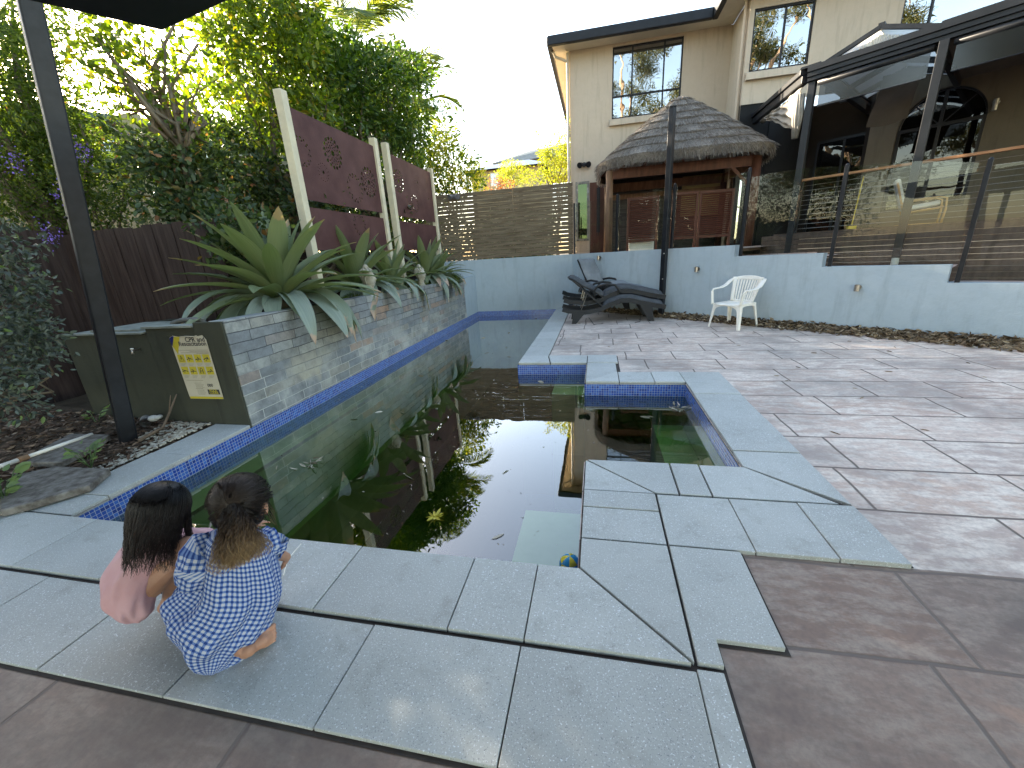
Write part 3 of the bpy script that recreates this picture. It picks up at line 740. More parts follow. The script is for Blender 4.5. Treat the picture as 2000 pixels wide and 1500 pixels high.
def spot_light(name, p, label, n, s=1, m=None):
    e = empty(name, p, 0, label, 'light')
    p = Vector(p); n = Vector(n).normalized(); r = n.cross(Vector((0,0,1)))
    k = MB(); k.tube([p, p+n*.03*s], .05*s, 12); k.build('base', m or CHAR, e)
    for sg in (-1, 1):
        q = p+n*.06*s+r*sg*.075*s; aim = (n+r*sg*.6+Vector((0,0,-.5))).normalized()
        k = MB(); k.tube([p+n*.03*s, q], .012*s, 6); k.tube([q-aim*.05*s, q-aim*.01*s, q+aim*.05*s], [.028*s,.045*s,.062*s], 12); k.build('lamp_head', m or CHAR, e, smooth=False)
spot_light('security_light', atY(1141,322,HY), 'small twin spotlight high on the beige house wall', (0,-1,0), 1.3)
spot_light('security_light', Vector((-3.62,10.76,2.92)), 'twin security spotlight clamped to the top of the slat fence', (0,-1,0), 1.1, M_('grey_lamp', (.10,.10,.11), (.16,.16,.17), 9, .4))

k = MB(); k.bar((3.9,YF+.06,2.7),(5.6,13.5,2.7),.08,3.4); k.box(XI,3.9,YF+.02,YF+.1,TB,GT_+.01); k.build('dark_lower_wall', ROOM, house)
k = MB(); k.add([(XI+.08,YF-.0,1.35),(3.5,YF,1.35),(3.5,YF,3.7),(XI+.08,YF,3.7)], [(0,1,2,3)]); o = k.build('lower_window', WINT, house, fix=False)
k = MB()
for x in (XI+.08,(XI+3.5)/2,3.5): k.box(x-.03,x+.03,YF-.03,YF+.018,1.35,3.7)
k.build('window_frame', CHAR, o)
# wing of the house behind the verandah (wall with the arched window)
P0 = Vector((3.68, 9.30, 0)); vd = wd; vn = -wn              # vn points away from the pool
def vp(s, off=0, z=0): return P0+vd*s+vn*off+Vector((0,0,z))
def atV(x, y, off=0):
    q = P0+vn*off; return atP(x, y, (q.x, q.y), WALLA)
def sV(p): return (Vector(p)-P0).dot(vd)
OFF = 3.0; TAUPE = rendermat('taupe_render', (.14,.12,.09), (.12,.105,.078))
def vbox(k, s0, s1, o0, o1, z0, z1, mi=0):
    k.add([vp(s0,o0,z0),vp(s1,o0,z0),vp(s1,o1,z0),vp(s0,o1,z0),vp(s0,o0,z1),vp(s1,o0,z1),vp(s1,o1,z1),vp(s0,o1,z1)], [(0,3,2,1),(4,5,6,7),(0,1,5,4),(1,2,6,5),(2,3,7,6),(3,0,4,7)], mi)
sa, sb = sV(atV(1742,300,OFF)), sV(atV(1908,300,OFF)); zt = atV(1862,167,OFF).z; zb = atV(1790,410,OFF).z; sm = (sa+sb)/2; rr = (sb-sa)/2; zs = zt-rr
zs = max(zs, zb+.8)
ELLH = zt-zs
SPL = sV(atV(1698,260,OFF))
k = MB()
arch = [(sm-rr*math.cos(t), zs+ELLH*math.sin(t)) for t in [math.pi*i/16 for i in range(17)]]
pl = [(SPL,1.45),(SPL,4.6),(sb+3.5,4.6),(sb+3.5,1.45)]
# wall left of, right of, below and above the arch
vbox(k, SPL, sa, OFF, OFF+.25, 1.45, 4.6); vbox(k, sb, sb+4, OFF, OFF+.25, 1.45, 4.6); vbox(k, sa, sb, OFF, OFF+.25, 1.45, zb)
for (s0, z0), (s1, z1) in zip(arch[:-1], arch[1:]):
    k.add([vp(s0,OFF,z0),vp(s1,OFF,z1),vp(s1,OFF,4.6),vp(s0,OFF,4.6),vp(s0,OFF+.25,z0),vp(s1,OFF+.25,z1)], [(0,1,2,3),(0,4,5,1)])
k.build('wing_wall', TAUPE, house, fix=False)
f = MB()
for s in (sa+.03, sm, sb-.03): f.bar(vp(s,OFF+.1,zb), vp(s,OFF+.1,zs+(ELLH*.97 if s == sm else 0)), .06, .05, up=vd)
f.bar(vp(sa,OFF+.1,zs), vp(sb,OFF+.1,zs), .05, .06); f.bar(vp(sa,OFF+.1,zb+.03), vp(sb,OFF+.1,zb+.03), .05, .06)
f.tube([vp(s,OFF+.1,z) for s, z in arch], .035, 6)
for t in (.25, .5, .75): f.bar(vp(sm,OFF+.1,zs), vp(sm-rr*math.cos(PI*t),OFF+.1,zs+ELLH*math.sin(PI*t)), .02, .02)
o = f.build('arched_window', CHAR, house)
g = MB(); g.add([vp(s,OFF+.12,z) for s, z in [(sa,zb)]+arch+[(sb,zb)]], [tuple(range(len(arch)+2))]); g.build('pane', WIND, o, fix=False)
g = MB(); g.add([vp(s,OFF+.24,z) for s, z in [(sa,zb)]+arch+[(sb,zb)]], [tuple(range(len(arch)+2))]); g.build('dark_room', ROOM, o, fix=False)
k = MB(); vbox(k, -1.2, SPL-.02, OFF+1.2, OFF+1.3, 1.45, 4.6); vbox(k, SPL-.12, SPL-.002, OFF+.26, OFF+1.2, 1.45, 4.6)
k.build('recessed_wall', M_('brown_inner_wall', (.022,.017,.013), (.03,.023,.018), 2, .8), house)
for s0, s1 in ((-.9,.2),(.3,1.2)):
    f = MB(); s1 = min(s1, SPL-.15)
    if s1-s0 < .3: continue
    for s in (s0, s1, (s0+s1)/2): f.bar(vp(s,OFF+1.17,1.5), vp(s,OFF+1.17,3.7), .05, .05, up=vd)
    f.bar(vp(s0,OFF+1.17,3.7), vp(s1,OFF+1.17,3.7), .05, .06)
    o = f.build('glass_door', CHAR, house); g = MB(); g.add([vp(s0,OFF+1.18,1.5),vp(s1,OFF+1.18,1.5),vp(s1,OFF+1.18,3.7),vp(s0,OFF+1.18,3.7)], [(0,1,2,3)]); g.build('pane', WIND, o)

# ---------------------------------------------------------------- verandah: deck, roof, posts, rail
DECKZ = 1.49
BOARD = M_('dark_decking', (.055,.038,.03), (.095,.066,.052), 5, .6, bmp=.3, bscale=18, stretch=(3,3,1))
ver = empty('verandah', vp(0,0,DECKZ), 0, 'raised dark timber verandah with charcoal posts and roof at the right', 'verandah')
k = MB(); vbox(k, -.25, 9, -.02, OFF+1.2, DECKZ-.03, DECKZ); k.build('deck', BOARD, ver)
k = MB(); z = DECKZ-.035
while z > .60:
    vbox(k, .55 if z < 1.1 else -.45, 9, -.045, -.024, z-.084, z); z -= .09
k.build('fascia_boards', BOARD, ver, bevel=.002)
k = MB(); k.box(2.75,3.55,9.75,10.2,1.20,1.285); vbox(k, -.9, .54, -.10, .3, .6, 1.12); k.build('brick_step', TERR, ver)
gb0, gt0 = atV(1583,161).z, atV(1576,144).z
GB = atV(1583,161).z; L = 9
f = MB()
prof = [(0,0),(-.10,.0),(-.10,.05),(-.13,.06),(-.13,.12),(-.16,.13),(-.16,.215),(-.14,.215),(0,.215)]
for a, b_ in ((-.02, L),):
    vs = [vp(s,o_,GB+z) for s in (a, b_) for o_, z in prof]; n9 = len(prof)
    f.add(vs, [tuple(range(n9)), tuple(range(n9, 2*n9))]+[(i, (i+1) % n9, n9+(i+1) % n9, n9+i) for i in range(n9)])
f.build('gutter', CHAR, ver)
f = MB(); q = vp(-.02,0,0)
f.box(q.x-.16, q.x-.002, q.y+.0, HY+.02, GB+.13, GB+.215); f.box(q.x-.12, q.x-.002, q.y, HY+.01, GB, GB+.128)
f.build('side_gutter', CHAR, ver, bevel=.01)
# gable of clear corrugated sheet
ga, gp = sV(atV(1612,131)), atV(1720,57); gps = sV(gp); gb = 2*gps-ga; gz0 = GB+.2; gz1 = gp.z
CORR = bpy.data.materials.new('translucent_corrugated_sheet'); CORR.use_nodes = True
_n = CORR.node_tree; _n.nodes.clear(); _t = _n.nodes.new('ShaderNodeBsdfTranslucent'); _t.inputs[0].default_value = (.8,.82,.8,1)
_d = _n.nodes.new('ShaderNodeBsdfPrincipled'); _d.inputs['Base Color'].default_value = (.78,.79,.78,1); _d.inputs['Roughness'].default_value = .3
_s = _n.nodes.new('ShaderNodeMixShader'); _s.inputs[0].default_value = .5; _o = _n.nodes.new('ShaderNodeOutputMaterial')
_n.links.new(_t.outputs[0], _s.inputs[1]); _n.links.new(_d.outputs[0], _s.inputs[2]); _n.links.new(_s.outputs[0], _o.inputs[0])
k = MB(); n = 60
def gpro(t):
    s = ga+(gb-ga)*t; return s, gz0+(gz1-gz0)*(1-abs(2*t-1))
for side in (0, 1):
    A_, B_ = (ga, gps) if side == 0 else (gb, gps)
    def fn(u, v, A_=A_, B_=B_):
        s = A_+(B_-A_)*v; z = gz0+(gz1-gz0)*v
        return vp(s, .02+(OFF-.02)*u, z+.018*math.sin(u*2*PI*36))
    k.sheet(fn, 144, 4)
k.build('corrugated_roof', CORR, ver, fix=False, smooth=True)
k = MB()
k.sheet(lambda u, v: vp(*(lambda s, zt_: (s, .05+.02*math.sin(u*2*PI*34), GB+.2+(zt_-GB-.26)*v))(*gpro(u))), 272, 3)
k.build('corrugated_gable', CORR, ver, fix=False, smooth=True)
f = MB()
for A_ in (ga, gb): f.bar(vp(A_,0,gz0+.03), vp(gps,0,gz1+.03), .06, .06); f.bar(vp(A_,OFF,gz0+.03), vp(gps,OFF,gz1+.03), .05, .08)
for o_ in (.8, 1.6, 2.4):
    for A_ in (ga, gb): f.bar(vp(A_,o_,gz0-.06), vp(gps,o_,gz1-.06), .05, .09)
f.bar(vp(gps,0,gz1+.05), vp(gps,OFF,gz1+.05), .08, .08)
f.build('gable_frame', CHAR, ver)
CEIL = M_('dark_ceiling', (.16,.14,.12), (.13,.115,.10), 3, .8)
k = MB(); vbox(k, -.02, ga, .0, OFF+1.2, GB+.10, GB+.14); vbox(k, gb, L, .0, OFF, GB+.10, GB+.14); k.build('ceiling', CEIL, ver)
k = MB()
for s in (ga-.03, gb+.03): vbox(k, s-.04, s+.04, .02, OFF, GB-.02, GB+.098)
for o_ in (.9, 1.9): vbox(k, 0, ga-.08, o_-.04, o_+.04, GB-.02, GB+.098)
k.build('beam', CHAR, ver)
# roof sheets over the flat parts
k = MB(); vbox(k, -.15, ga-.05, -.10, OFF+1.2, GB+.216, GB+.25); vbox(k, gb+.05, L, -.10, OFF, GB+.216, GB+.25); k.build('roof', CHAR, ver)
s_p2 = sV(atV(1800,290)); s_p1 = .04
for s, zb_ in ((s_p1, 1.1), (s_p2, .98), (2*s_p2-s_p1, .66)):
    k = MB(); vbox(k, s-.055, s+.055, -.13 if s > .5 else -.05, -.05 if s > .5 else .06, zb_, GB-.004); o = k.build('post', CHAR, ver, bevel=.006)
    if s > .5:
        k = MB(); k.tube([vp(s,-.09,zb_), vp(s,-.09,zb_-.10), vp(s,-.12,zb_-.15)], .05, 10); k.build('pipe_fitting', M_('pale_grey_pvc', (.45,.44,.38), (.36,.35,.3), 9, .5), o, smooth=True)
# timber handrail and steel cables
RZ = 2.42; RAILW = M_('stained_handrail', (.25,.12,.055), (.34,.17,.08), 6, .5, stretch=(1,1,5))
s_r0 = sV(atV(1562,355,-.0)); 
k = MB(); k.bar(vp(s_r0,.05,RZ), vp(L,.05,RZ), .09, .04); k.build('handrail', RAILW, ver, bevel=.004)
for i in range(10):
    z = DECKZ+.07+i*.084
    k = MB(); k.tube([vp(s_r0,.05,z), vp(L,.05,z)], .0028, 5); k.build('cable', STEEL, ver)
k = MB(); k.bar(vp(s_r0+.03,.05,DECKZ), vp(s_r0+.03,.05,RZ-.02), .05, .05, up=vd); k.build('rail_post', CHAR, ver)

# roller blinds under the gutter
CLEARP = glassmat('clear_blind_plastic', (.10,.105,.12), 1.6, 1.5, .15)
for s0, s1, lab in ((s_p1+.10, s_p2-.10, 'rolled clear plastic blind with charcoal tube, between the two verandah posts'), (s_p2+.1, 2*s_p2-s_p1-.1, 'rolled clear plastic blind at the right edge, past the second verandah post')):
    e = empty('roller_blind', vp(s0,-.05,GB-.05), 0, lab, 'blind', 'clear blinds under the verandah gutter')
    k = MB(); k.tube([vp(s0,-.05,GB-.055), vp(s1,-.05,GB-.055)], .048, 12); k.build('roller_tube', CHAR, e, smooth=True)
    k = MB(); k.add([vp(s0+.03,-.05,GB-.10), vp(s1-.03,-.05,GB-.10), vp(s1-.03,-.045,GB-.42), vp(s0+.03,-.045,GB-.42)], [(0,1,2,3)]); k.build('sheet', CLEARP, e)
    k = MB(); k.tube([vp(s0+.03,-.045,GB-.425), vp(s1-.03,-.045,GB-.425)], .008, 6); k.build('bottom_bar', CHAR, e)
# hanging dark shade panel
FAB = M_('dark_shade_cloth', (.055,.045,.035), (.075,.06,.05), 3, .8)
a0, a1 = atV(1722,165,.9), atV(1808,130,.9); z1_ = GB+.0; zb_ = atV(1750,237,.9).z
k = MB(); A0, A1 = sV(a0), sV(a1)
k.sheet(lambda u, v: vp(A0+(A1-A0)*u-.10*v, .9+.05*math.sin(v*5+u*2), z1_+(zb_-z1_)*v-.05*math.sin(u*PI)*v+.03*u*v), 12, 14)
o = k.build('shade_panel', FAB, smooth=True); tag(o, 'dark cloth panel hanging from the verandah roof before the arched window', 'shade cloth')
# bundled side curtain at the corner
CLOTH = M_('bundled_cloth', (.20,.19,.17), (.36,.32,.26), 3, .8)
k = MB(); q = vp(-.05,0,0)
def curt(u, v):
    y = q.y+.05+1.9*u; zz = GB-.03-(.30+.42*math.sin(min(1,(1-u)*1.15)*PI*.5)**2)*v*(1-.75*u)
    return Vector((q.x-.03-.05*math.sin(v*PI)-.035*math.sin(v*22+u*9)*(1-u*.5), y-.12*v*(1-u), zz+.012*math.sin(u*30)))
k.sheet(curt, 26, 34)
o = k.build('side_curtain', CLOTH, smooth=True, fix=False); tag(o, 'bundled grey cloth curtain sagging under the verandah corner gutter', 'curtain')
m_ = o.modifiers.new('t', 'SOLIDIFY'); m_.thickness = .006
k = MB(); r0 = vp(-.06,0,0)
for i in range(9):
    a = i*.7; k.tube([(r0.x-.05+.05*math.cos(a), r0.y+.03+.05*math.sin(a), GB-.15), (r0.x-.05+.065*math.cos(a+.4), r0.y+.03+.065*math.sin(a+.4), GB-.5), (r0.x-.05+.035*math.cos(a+.8), r0.y+.03+.035*math.sin(a+.8), GB-.85)], [.02,.03,.018], 6)
o = k.build('tied_curtain', CLOTH, smooth=True); tag(o, 'grey cloth tied in a bundle against the verandah corner post', 'curtain')

# deck chair with white cushions, yellow pole, wall lamp
PINE = M_('bent_pine', (.42,.25,.10), (.50,.31,.14), 5, .45, stretch=(4,4,1)); CUSH = M_('white_cushion', (.66,.64,.58), (.56,.54,.50), 9, .85, bmp=.2, bscale=40)
def easy_chair(sc_=.85):
    c = atV(1792,430,2.0); s = sV(c)
    e = empty('easy_chair', vp(s,2.0,DECKZ), math.atan2(vd.y, vd.x)+R(12), 'pale bentwood easy chair with white cushions on the verandah deck', 'chair')
    for y in (-.30, .30):
        k = MB(); k.tube([(.36,y,.02),(.38,y,.3),(.36,y,.53),(.25,y,.57),(-.15,y,.55),(-.33,y,.50),(-.36,y,.42)], .03, 6, flat=.4)
        k.tube([(-.40,y,.02),(0,y,.03),(.36,y,.02)], .025, 6, flat=.5); k.tube([(-.30,y*.93,.28),(.34,y*.93,.36)], .022, 6); k.tube([(-.28,y*.9,.25),(-.50,y*.9,.95)], .02, 6)
        k.build('frame_side', PINE, e, local=True, smooth=True)
    k = MB(); k.box(-.26,.34,-.26,.26,.36,.46, Matrix.Rotation(R(-8),4,'Y')); k.build('seat_cushion', CUSH, e, local=True, bevel=.03)
    k = MB(); k.box(-.05,.05,-.27,.27,0,.68, Matrix.Translation((-.30,0,.38)) @ Matrix.Rotation(R(-18),4,'Y')); k.build('back_cushion', CUSH, e, local=True, bevel=.035); e.scale = (sc_,)*3
easy_chair()
p1_, p2_ = atV(1687,345,.6), atV(1664,437,.6)
k = MB(); k.tube([p1_, p2_+Vector((0,0,-.02))], .010, 6); k.box(p2_.x-.07,p2_.x+.07,p2_.y-.03,p2_.y+.03,DECKZ+.001,DECKZ+.06)
o = k.build('yellow_broom', M_('yellow_handle', (.55,.40,.06), (.5,.36,.05), 5, .5)); tag(o, 'thin yellow-handled broom leaning on the verandah', 'broom')
p = atV(1946,200,OFF); e = empty('wall_lamp', p, 0, 'small round lamp on the wing wall right of the arched window', 'light')
k = MB(); k.tube([p, p-vn*.05], .05, 12); k.build('base', STEEL, e, smooth=True); k = MB(); k.tube([p-vn*.07+Vector((0,0,.05)), p-vn*.07-Vector((0,0,.14))], .038, 12); k.build('shade', STEEL, e)

# ---------------------------------------------------------------- wall lamps on the blue wall
for i, (x, y, lab) in enumerate(((1172,503,'brushed steel tube light on the blue wall above the sun loungers'), (1363,525,'brushed steel tube light on the blue wall left of the white chair'), (1676,561,'brushed steel tube light on the blue wall right of the white chair'))):
    p = atW(x, y); e = empty('wall_light', p, 0, lab, 'light', 'steel lights on the blue wall')
    k = MB(); k.tube([p, p+wn*.012], .042, 16); k.build('base_plate', STEEL, e)
    k = MB(); k.tube([p+wn*.012, p+wn*.045], .014, 8); k.build('arm', STEEL, e)
    k = MB(); c = p+wn*.065; k.tube([c+Vector((0,0,.045)), c-Vector((0,0,.055))], .033, 16); k.build('lamp_head', STEEL, e, bevel=.004)

# ---------------------------------------------------------------- glass pool fence
fence_posts = [(1202,380,.15,1.33,2.535),(1312,360,.15,1.33,2.53),(1456,325,.1,1.145,2.56),(1642,325,.1,.94,2.37),(1918,312,.1,.71,2.17)]
gf = empty('glass_pool_fence', wp(2,.1,1.3), 0, 'frameless glass pool fence with slim black posts on the stepped wall', 'fence')
ss = [s_of(atW(x, y+60)) for x, y, *_ in fence_posts]
for s, (x, y, o_, z0, z1) in zip(ss, fence_posts):
    k = MB(); q = wp(s, .06); k.bar(wp(s,.06,z0-.2 if s > 3 else z0), wp(s,.06,z1), .05, .05, up=wd); k.ell(wp(s,.06,z1), (.025,.025,.02), 8, 6)
    k.build('post', BLACK, gf, bevel=.006)
def gpanel(s0, s1, z0, z1a, z1b, arch=0):
    n = 10; pts = [wp(s0,.06,z0), wp(s1,.06,z0)]+[wp(s1+(s0-s1)*i/n, .06, z1b+(z1a-z1b)*i/n+arch*math.sin(PI*i/n)) for i in range(n+1)]
    k = MB(); k.vprism(pts, wn*-.010); k.build('glass_panel', GLASS, gf)
gpanel(.06, ss[0]-.04, 1.37, 2.50, 2.50); gpanel(ss[0]+.04, ss[1]-.04, 1.37, 2.505, 2.505); gpanel(ss[1]+.04, ss[2]-.05, 1.37, 2.51, 2.51)
gpanel(ss[2]+.04, ss[3]-.04, 1.17, 2.42, 2.36, .04); gpanel(ss[3]+.04, ss[4]-.04, .97, 2.33, 2.13, .05); gpanel(ss[4]+.04, ss[4]+1.4, .74, 2.10, 1.95, .04)
k = MB(); k.bar((-.565,10.74,1.337), (-.565,10.74,2.52), .045, .045); o = k.build('fence_post', BLACK, bevel=.004); tag(o, 'short black steel post where the slat fence meets the glass fence', 'post')

# shade sail posts
e = empty('sail_post', (1.33,9.14,-.02), 0, 'tall free-standing black steel post in front of the blue wall', 'post')
t = atW(1309,214); k = MB(); _q = wp(0,-.13); b0 = atP(1291,614,(_q.x,_q.y),WALLA); b0.z = -.022; t = atP(1309,214,(_q.x,_q.y),WALLA); k.bar(b0, (b0.x+.0,b0.y-.0,t.z+.02), .10, .10, up=wd); k.build('shaft', BLACK, e, bevel=.008)
k = MB(); k.box(b0.x-.06,b0.x+.06,b0.y-.06,b0.y+.06,t.z+.022,t.z+.034); k.build('cap', CHAR, e)
for z in (.75, 1.25): k = MB(); k.ell((b0.x-.02,b0.y-.075,z), (.014,.012,.014), 8, 6); k.build('bolt', STEEL, e)
b0 = atZ(253,866,-.05); t = atZ(47,-40,3.35)
e = empty('leaning_post', b0, 0, 'thick leaning dark steel post rising from the mulch at the left', 'post')
dd = (t-b0).normalized(); k = MB(); k.bar(b0, b0+dd*4.1, .118, .118, up=(.45,.9,0)); k.build('shaft', BLACK, e, bevel=.012)
q = b0+dd*1.92; k = MB(); u_ = Vector((.45,.9,0)); u_ = (u_-dd*u_.dot(dd)).normalized(); r_ = dd.cross(u_)
pb = min((q+u_*.066*a_ for a_ in (-1,1)), key=lambda v: v.length); k.ell(pb, (.012,.012,.012), 8, 6); k.build('bolt', CHAR, e)

# patio roof above the photographer
k = MB(); k.prism([(-2.02,1.94),(4.4,.70),(4.4,-5),(-5,-5),(-5.0,-1.80)], 2.49, 2.60)
e = empty('patio_roof', (0,-1.5,0), 0, 'dark roof corner of the covered patio overhead at the top left', 'roof'); k.build('roof_sheet', CHAR, e, bevel=.01)
for x, y in ((4.2,-.5),(-4.5,-4.6),(4.2,-4.6)): k = MB(); k.box(x-.05,x+.05,y-.05,y+.05,PZ,2.489); k.build('post', CHAR, e)

# ---------------------------------------------------------------- thatched hut
RED = M_('red_stained_timber', (.065,.026,.016), (.11,.045,.027), 4, .6, stretch=(4,4,.6)); LOG = M_('log_timber', (.12,.07,.042), (.20,.12,.07), 5, .7, bmp=.4, bscale=12, stretch=(3,3,.5))
GC = Vector((1.83, 11.2, 1.27)); ap = atY(1330, 187, 11.2)
hut = empty('thatched_hut', (GC.x, GC.y, 1.27), 0, 'timber poolside hut with grey layered thatch roof', 'hut')
ez = 3.20; HA, HB = 1.84, 1.58
def rfoot(a, k_=1.0):
    c, s = math.cos(a), math.sin(a); p_ = 3.6
    r = (abs(c/HA)**p_+abs(s/HB)**p_)**(-1/p_); return Vector((c*r*k_, s*r*k_, 0))
def tz(k_): return ez+(ap.z-ez)*(1-k_)**1.0+.03*math.sin(PI*k_)
THATCH = M_('grey_thatch', (.13,.115,.10), (.24,.215,.185), 30, .95, bmp=.8, bscale=90)
tc_ = Vector((ap.x, GC.y, 0)); tiers = 8
k = MB(); rd = random.Random(9)
for i in range(tiers):
    k0, k1 = (i+1)/tiers, max(.0, (i-.55)/tiers)
    def fn(u, v, k0=k0, k1=k1, i=i):
        a = u*2*PI; kk = k1+(k0-k1)*v; w = .03*math.sin(a*23+i*2)+.02*math.sin(a*51+i)
        p = tc_*(1)+rfoot(a, kk+.012*math.sin(a*9+i*3)*v); blend = 1-kk
        return Vector((p.x*1.0, p.y, tz(kk)+.055*v+.012*w*8*v-(.0)))
    k.sheet(fn, 150, 6, closed=True)
    def lip(u, v, k0=k0, i=i):
        a = u*2*PI; p = tc_+rfoot(a, k0+.012*math.sin(a*9+i*3)-.03*v); w = .03*math.sin(a*23+i*2)+.02*math.sin(a*51+i)
        return Vector((p.x, p.y, tz(k0)+.055+.012*w*8-v*(.10 if i < tiers-1 else .17)))
    k.sheet(lip, 150, 2, closed=True)
roof_o = k.build('thatch_roof', THATCH, hut, fix=False)
# loose straw over the tiers
rng = np.random.default_rng(5); n = 26000
aa = rng.uniform(0, 2*PI, n); kk = np.sqrt(rng.uniform(.004, 1, n)); kk = np.ceil(kk*tiers)/tiers-np.abs(rng.normal(0, .022, n)) if False else kk
pos = []; dr = []
for a, q in zip(aa, kk):
    tier = math.ceil(q*tiers); v = (q*tiers-(tier-1.55))/1.55
    p = tc_+rfoot(a, q); rv = rfoot(a, 1)
    pos.append((p.x, p.y, tz(q)+.055*v+.012)); h = rv.length
    dr.append((rv.x/h+rng.normal(0,.13), rv.y/h+rng.normal(0,.13), -(ap.z-ez)/h+.05+rng.normal(0,.06)))
for j in range(5200):
    a = rng.uniform(0, 2*PI); p = tc_+rfoot(a, 1.0-rng.uniform(0,.04)); rv = rfoot(a, 1).normalized()
    pos.append((p.x, p.y, ez+rng.uniform(-.10,.06))); dr.append((rv.x*.35+rng.normal(0,.15), rv.y*.35+rng.normal(0,.15), -1))
STRAW = leafmat('straw', [(0,(.07,.06,.052)),(.5,(.17,.15,.13)),(1,(.36,.33,.29))], .05, .9, (1,1,1), .1)
leaves_mesh('loose_straw', pos, dr, .12, .05, STRAW, roof_o, rng, .1, .05)
tag(bpy.data.objects['loose_straw'], kind='stuff')
px = [(.25,10.15),(3.22,10.15),(.25,12.35),(3.22,12.35)]
for x, y in px:
    k = MB(); k.tube([(x,y,1.27),(x+.01,y,2.0),(x,y,3.05)], [.085,.075,.08] if x < 1 else [.10,.10,.10], 12); k.build('post', LOG if x < 1 else RED, hut, smooth=True)
for a, b_ in ((0,1),(2,3),(0,2),(1,3)):
    k = MB(); k.bar((px[a][0],px[a][1],2.98),(px[b_][0],px[b_][1],2.98),.07,.20); k.bar((px[a][0],px[a][1],2.74),(px[b_][0],px[b_][1],2.74),.05,.12) if a == 2 else None
    k.build('beam', LOG if a else RED, hut)
for i in range(16):
    a = i*2*PI/16+.1; p = tc_+rfoot(a, .97); k = MB(); k.bar((p.x,p.y,ez-.0),(tc_.x+ (p.x-tc_.x)*.06,tc_.y+(p.y-tc_.y)*.06,ap.z-.14), .05, .07); k.build('rafter', RED, hut)
k = MB(); q = (3.0,10.15,2.5); k.bar((3.18,10.14,2.45),(2.75,10.14,2.9),.06,.06); k.build('brace', RED, hut)
DSTONE = brickmat('dark_stacked_stone', .22, .035, .003, [(.02,.02,.02),(.06,.055,.05),(.035,.035,.035)], (.008,.008,.008), axis='XZ', rough=.7, offset=.4, warp=.004)
k = MB(); k.box(.30,3.2,12.5,12.62,1.27,3.3); o = k.build('stone_backdrop', DSTONE); tag(o, 'dark stacked-stone wall at the back of the thatched hut', 'wall'); o.name = 'stone_wall'
k = MB(); a, b_ = atY(1334,345,12.35), atY(1408,382,12.35); k.box(a.x,b_.x,12.36,12.40,b_.z-.45,a.z)
o = k.build('canvas_screen', M_('ochre_canvas', (.36,.31,.15), (.30,.25,.12), 3, .8)); tag(o, 'dull yellow canvas screen at the back of the hut', 'screen')
a, b_ = atY(1430,331,12.3), atY(1457,368,12.3); e = empty('air_conditioner', (a.x,12.3,b_.z), 0, 'white slatted air-conditioner unit under the hut roof at right', 'air conditioner')
k = MB(); k.box(a.x,b_.x,12.3,12.45,b_.z,a.z); k.build('casing', WPLAST, e, bevel=.01)
k = MB()
for i in range(6): z = b_.z+.05+i*(a.z-b_.z-.1)/5; k.box(a.x+.03,b_.x-.03,12.29,12.299,z-.008,z+.008)
k.build('grille', CHAR, e)
# louvred shutters standing in front
LOUV = M_('red_louvre_timber', (.085,.028,.018), (.12,.042,.027), 6, .5, stretch=(1,4,4))
def shutter(x0p, x1p, ytp, ybp, yy, lab, nsl=20):
    a, b_ = atY(x0p, ytp, yy), atY(x1p, ytp, yy); zb_ = 1.30; x0, x1, z1 = a.x, b_.x, (a.z+b_.z)/2
    e = empty('louvred_shutter', ((x0+x1)/2, yy, zb_), 0, lab, 'shutter', 'red louvred shutters under the thatch')
    k = MB(); k.box(x0,x0+.05,yy,yy+.04,zb_,z1); k.box(x1-.05,x1,yy,yy+.04,zb_,z1); k.box(x0+.05,x1-.05,yy+.001,yy+.039,z1-.06,z1-.001); k.box(x0+.05,x1-.05,yy+.001,yy+.039,zb_+.22,zb_+.28)
    k.build('frame', LOUV, e)
    k = MB(); 
    for i in range(nsl):
        z = zb_+.31+i*(z1-zb_-.39)/(nsl-1); k.box(x0+.051,x1-.051,-.02,.02,-.004,.004, Matrix.Translation((0,yy+.02,z)) @ Matrix.Rotation(R(48),4,'X'))
    k.build('louvres', LOUV, e)
shutter(1226,1288,384,0,10.35,'single red louvred shutter left of the tall black post')
shutter(1314,1366,374,0,10.30,'middle red louvred shutter just right of the tall black post')
shutter(1368,1436,370,0,10.32,'rightmost red louvred shutter beside the hut corner post')
k = MB(); a = atY(1229,463,10.5); b_ = atY(1277,480,10.5); k.box(a.x,b_.x,10.5,10.9,1.28,a.z+.02)
o = k.build('white_box', WPLAST, bevel=.01); tag(o, 'white storage box low behind the single louvred shutter', 'box')
# mirror with mosaic surround and outdoor shower on the house wall
a, b_ = atY(1124,356,HY-.02), atY(1151,470,HY-.02); e = empty('mosaic_mirror', ((a.x+b_.x)/2,HY-.02,b_.z), 0, 'tall narrow mirror with stone mosaic border on the house wall', 'mirror')
MOS = brickmat('mosaic_border', .07, .07, .006, [(.05,.05,.05),(.3,.27,.2),(.13,.12,.1),(.4,.38,.33)], (.2,.19,.17), axis='XZ', rough=.5, offset=.3)
k = MB(); k.box(a.x,a.x+.07,HY-.03,HY-.003,b_.z,a.z); k.box(b_.x-.07,b_.x,HY-.03,HY-.003,b_.z,a.z); k.box(a.x+.07,b_.x-.07,HY-.029,HY-.004,a.z-.07,a.z-.001); k.box(a.x+.07,b_.x-.07,HY-.029,HY-.004,b_.z,b_.z+.07); k.build('frame', MOS, e)
mir, n_, b__ = newmat('mirror_glass'); b__.inputs['Metallic'].default_value = 1; b__.inputs['Roughness'].default_value = .02; b__.inputs['Base Color'].default_value = (.05,.065,.035,1)  # green tint stands in for foliage reflected in the mirror
